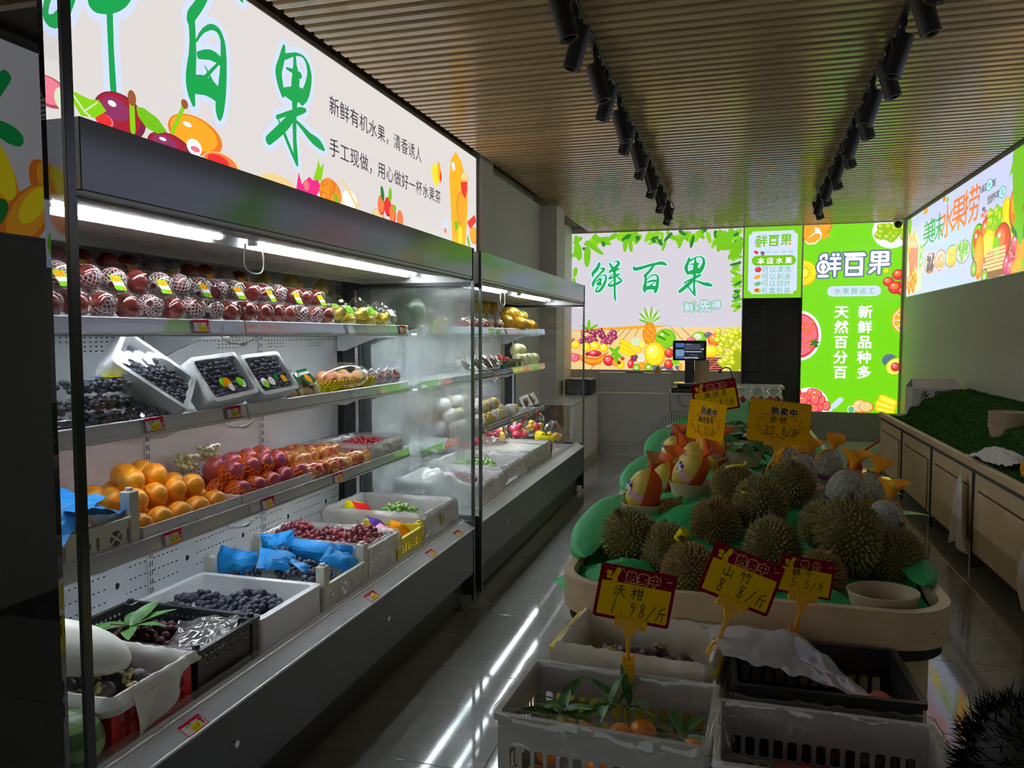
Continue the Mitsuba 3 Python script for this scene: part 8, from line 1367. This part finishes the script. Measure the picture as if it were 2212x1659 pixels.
for p in heap(q, -0.27, 2.36, 0.475, 0.19, 0.11, 0.075, 0.031, 30, 1.75): place(mangosteen_kit, 'mangosteen', TM(p, (q.normal(0, 50), q.normal(0, 50), q.random()*360)), 'dark mangosteen in the bright yellow crate', 'mangosteen', 'mangosteens in the yellow crate')
k, A_ = front('black_peach_crate', 0.25, 2.30, 0.46, 0.34, 2, 'slots', 'm_black_crate', 'black crate of peaches half covered by white film in front of the island')
obj('film_sheet', mv(crumple(0.40, 0.40, 303, 0.045, 30, 7, 0.07), (0.14, 2.34, 0.585), (-10, 14, 8)), 'm_bag', k, smooth=True)
for x, y, z in ((0.33, 2.23, 0.50), (0.40, 2.24, 0.50), (0.36, 2.31, 0.50), (0.27, 2.26, 0.49), (0.20, 2.25, 0.48), (0.42, 2.33, 0.49)): place(peach_kit, 'peach', TM((x, y, z), rot_any(q)), 'pale orange peach in the black crate', 'peach', 'peaches in the black crate')
k, A_ = front('red_fruit_basket', 0.23, 1.86, 0.49, 0.30, 0, 'slots', 'm_grey_crate', 'grey slotted basket of red plums wrapped in clear film at the lower right')
obj('film_lining', liner(-0.245, 0.245, -0.15, 0.15, 0.604, 0.11, 0.10, 304, 0.022), 'm_film', k, smooth=True, at=A_)
for p in heap(q, 0.23, 1.86, 0.44, 0.21, 0.12, 0.06, 0.021, 60, 1.75): place(cherry_kit, 'red_plum', TM(p, rot_any(q), 1.7), 'dark red plum in the film-wrapped basket', 'plum', 'plums in the film-wrapped basket')
# a crouching person at the lower right: only the black hair reaches the picture
import manifold3d
def hull(a, ra, b, rb): return manifold3d.Manifold.batch_hull([manifold3d.Manifold.sphere(ra, 20).translate(a), manifold3d.Manifold.sphere(rb, 20).translate(b)])
k = thing('person', 'crouching person with fuzzy black hair at the lower right corner', 'person'); px, py, pz = 0.424, 1.181, 0.930
J = [((0, 0, 0), .085, (0, -0.01, -0.06), .07), ((0, -0.01, -0.06), .05, (0, -0.05, -0.18), .055), ((-0.13, -0.06, -0.22), .06, (0.13, -0.06, -0.22), .06), ((0, -0.06, -0.22), .11, (0, -0.14, -0.62), .13), ((-0.15, -0.06, -0.22), .05, (-0.17, 0.05, -0.46), .042), ((-0.17, 0.05, -0.46), .042, (-0.10, 0.24, -0.52), .03), ((0.15, -0.06, -0.22), .05, (0.17, 0.05, -0.46), .042), ((0.17, 0.05, -0.46), .042, (0.10, 0.24, -0.52), .03), ((-0.09, -0.14, -0.64), .09, (-0.11, 0.24, -0.50), .07), ((-0.11, 0.24, -0.50), .065, (-0.11, 0.02, -0.86), .045), ((0.09, -0.14, -0.64), .09, (0.11, 0.24, -0.50), .07), ((0.11, 0.24, -0.50), .065, (0.11, 0.02, -0.86), .045), ((-0.11, 0.0, -0.89), .04, (-0.11, 0.16, -0.895), .03), ((0.11, 0.0, -0.89), .04, (0.11, 0.16, -0.895), .03)]
for s in (-1, 1):
    for j in range(4): J.append(((s*0.10+0.018*(j-1.5), 0.26, -0.52), .010, (s*0.09+0.018*(j-1.5), 0.33-0.01*abs(j-1.5), -0.545), .008))
    J.append(((s*0.07, 0.25, -0.52), .011, (s*0.05, 0.30, -0.54), .009))
J.append(((0, 0.085, -0.03), .016, (0, 0.10, -0.045), .013))
bm = manifold3d.Manifold()
for a, ra, b, rb in J: bm += hull(a, ra, b, rb)
mat('m_dark_clothes', (0.02, 0.02, 0.024), 0.8, 0.2); mat('m_hair', (0.008, 0.007, 0.006), 0.6, 0.3)
mm = bm.to_mesh(); obj('body', mv(mesh(mm.vert_properties[:, :3], mm.tri_verts), (px, py, pz)), 'm_dark_clothes', k, smooth=40)
hd = q.normal(0, 1, (2600, 3)); hd /= np.linalg.norm(hd, axis=1, keepdims=True); hd = hd[(hd[:, 2] > -0.35) & ~((hd[:, 1] > 0.55) & (hd[:, 2] < 0.35))]
sd = np.cross(hd, q.normal(0, 1, hd.shape)); sd /= np.linalg.norm(sd, axis=1, keepdims=True); c0 = np.array([px, py, pz])
hv = np.stack([c0+hd*0.082+sd*0.004, c0+hd*0.082-sd*0.004, c0+hd*0.125+sd*0.03*q.normal(0, 1, (len(hd), 1))], 1).reshape(-1, 3)
obj('hair', cat(mv(ball(0.098, 3), c0+[0, -0.008, 0.01]), mesh(hv, np.arange(len(hv)).reshape(-1, 3))), 'm_hair', k)
# ------------------------------------------------------------------ cabinets and green steps along the right wall
for i, yb in enumerate((3.44, 4.57, 5.70, 6.83, 7.96)):
    k = thing('display_cabinet', f'wooden base cabinet with grooved double doors along the right wall, {("first", "second", "third", "fourth", "fifth")[i]} from the door', 'cabinet'); y0, y1 = yb+0.004, yb+1.09+0.036
    obj('body', bx(1.575, 2.32, y0, y1, 0.10, 0.70), 'm_black', k); obj('front_panel', bx(1.555, 1.576, y0+0.03, y1, 0.10, 0.632, 0.002), 'm_wood_upright', k)
    for a, b in ((y0+0.13, (y0+y1)/2+0.012), ((y0+y1)/2+0.018, y1-0.10)): obj('door', bx(1.545, 1.556, a, b, 0.115, 0.52, 0.003), 'm_wood_upright', k)
    obj('groove', cat(bx(1.5525, 1.5555, y0+0.118, y1-0.088, 0.10, 0.532)), 'm_twig', k); obj('frame', cat(bx(1.545, 1.575, y0-0.004, y0+0.028, 0.0, 0.66), bx(1.548, 1.575, y0, y1, 0.634, 0.664)), 'm_dark_metal', k)
    obj('top_rail', bx(1.535, 1.575, y0, y1, 0.664, 0.716, 0.003), 'm_wood', k)
    for y in (y0+0.04, y1-0.05): obj('leg', bx(2.2, 2.24, y, y+0.04, 0, 0.10), 'm_black', k)
k = thing('turf_steps', 'three steps covered with green artificial turf on the right-hand cabinets', 'display steps')
def _turf(p, n, uv): return mix((0.012, 0.055, 0.012), (0.055, 0.17, 0.035), fbm(p.x*60, p.y*60, p.z*60, 3))
mat('m_turf', mikit.proc(_turf), 0.9, 0.1, two=True)
pf = np.array(chaikin([(1.578, 0.712), (1.73, 0.716), (1.745, 0.80), (1.84, 0.815), (1.86, 0.89), (2.0, 0.905), (2.03, 0.985), (2.30, 0.99)], 2)); s_ = np.linspace(0, 1, len(pf))
def tf(u, v):
    x, z = np.interp(u, s_, pf[:, 0]), np.interp(u, s_, pf[:, 1]); y = 3.46+5.22*v; n = meshkit.fbm(np.stack([x*12, y*6, z*9], -1), 3, 5)-0.5; return x, y, z+0.022*n
obj('turf', grid(tf, 60, 160), 'm_turf', k, smooth=True)
u, v = q.random(26000), 0.15+0.85*q.random(26000); X = np.stack(tf(u, v), 1); d = q.normal(0, 0.006, (26000, 3)); d[:, 2] = 0.014; d[:, 0] -= 0.006; w_ = q.normal(0, 0.0022, (26000, 3))
obj('blades', mesh(np.stack([X-w_, X+w_, X+d], 1).reshape(-1, 3), np.arange(78000).reshape(-1, 3)), 'm_turf', k, kind='stuff')
k = thing('white_carton', 'white carton with black characters at the far end of the right-hand cabinets', 'carton')
obj('body', bx(1.78, 2.24, 8.72, 9.04, 0.716, 1.00, 0.004), 'm_carton', k); obj('lid', mesh([[1.78, 8.72, 1.0], [2.24, 8.72, 1.0], [2.20, 8.86, 1.09], [1.80, 8.86, 1.09], [1.78, 9.04, 1.0], [2.24, 9.04, 1.0]], [[0, 1, 2, 3], [3, 2, 5, 4]]), 'm_carton', k)
obj('print', mv(fl(line_of('永昌', 1.90, 0.93, 2.02, 0.93, 0.10, None, 0.01), 0.001), (0, 8.719, 0)), 'm_ink', k)
for i in range(9): bowl((1.90, 6.25, 0.80+0.013*i), 'brown paper bowl in the nested stack on the turf steps', s=1.1); say(list(labels)[-1], group='bowl stack on the turf steps')
obj('plastic_bag', mv(crumple(0.5, 0.2, 311, 0.07, 22, 9, 0.06), (1.66, 5.55, 0.735), (0, 0, 100)), 'm_paper', label='rumpled white plastic bag lying on the front edge of the turf', category='bag')
def hb(u_, v_): return 1.525-0.03*np.sin(u_*14+v_*3)*v_-0.015, 5.86+(u_-0.5)*(0.06+0.34*v_), 0.61-0.50*v_-0.03*np.sin(u_*9)
obj('hanging_bag', grid(hb, 28, 20), 'm_paper', label='white plastic bag hanging from the cabinet front between two doors', category='bag', smooth=True)
obj('white_bag', mv(bag_m(0.06, 0.16, 0.20, 312, 0.15, 4, 0.3), (1.45, 4.28, 0.32)), 'm_paper', label='full white plastic bag hanging at the right edge of the picture', category='bag', smooth=True)
k = place(kit(('skin', ball(0.07, 3), 'm_papaya', True), ('net', net(0.073, 0.3, 2.9, 16, 0.005, 0.8), 'm_net_amber', True)), 'netted_melon', TM((1.66, 4.97, 0.785)), 'round fruit in an amber foam net on the cabinet at the right edge', 'melon')
k = thing('broom', 'red broom leaning by the far end of the right-hand cabinets', 'broom'); obj('head', mv(lathe([(0.001, 0), (0.09, 0), (0.07, 0.10), (0.03, 0.16), (0.001, 0.16)], 14), (1.38, 9.6, 0.0)), 'm_red', k); obj('handle', tube([(1.38, 9.6, 0.14), (1.85, 9.9, 0.42)], 0.012, 8), 'm_red', k)
obj('dustpan', bx(1.50, 1.75, 9.3, 9.55, 0.002, 0.03, 0.005), 'm_sepal', label='olive dustpan on the floor beside the broom', category='dustpan')
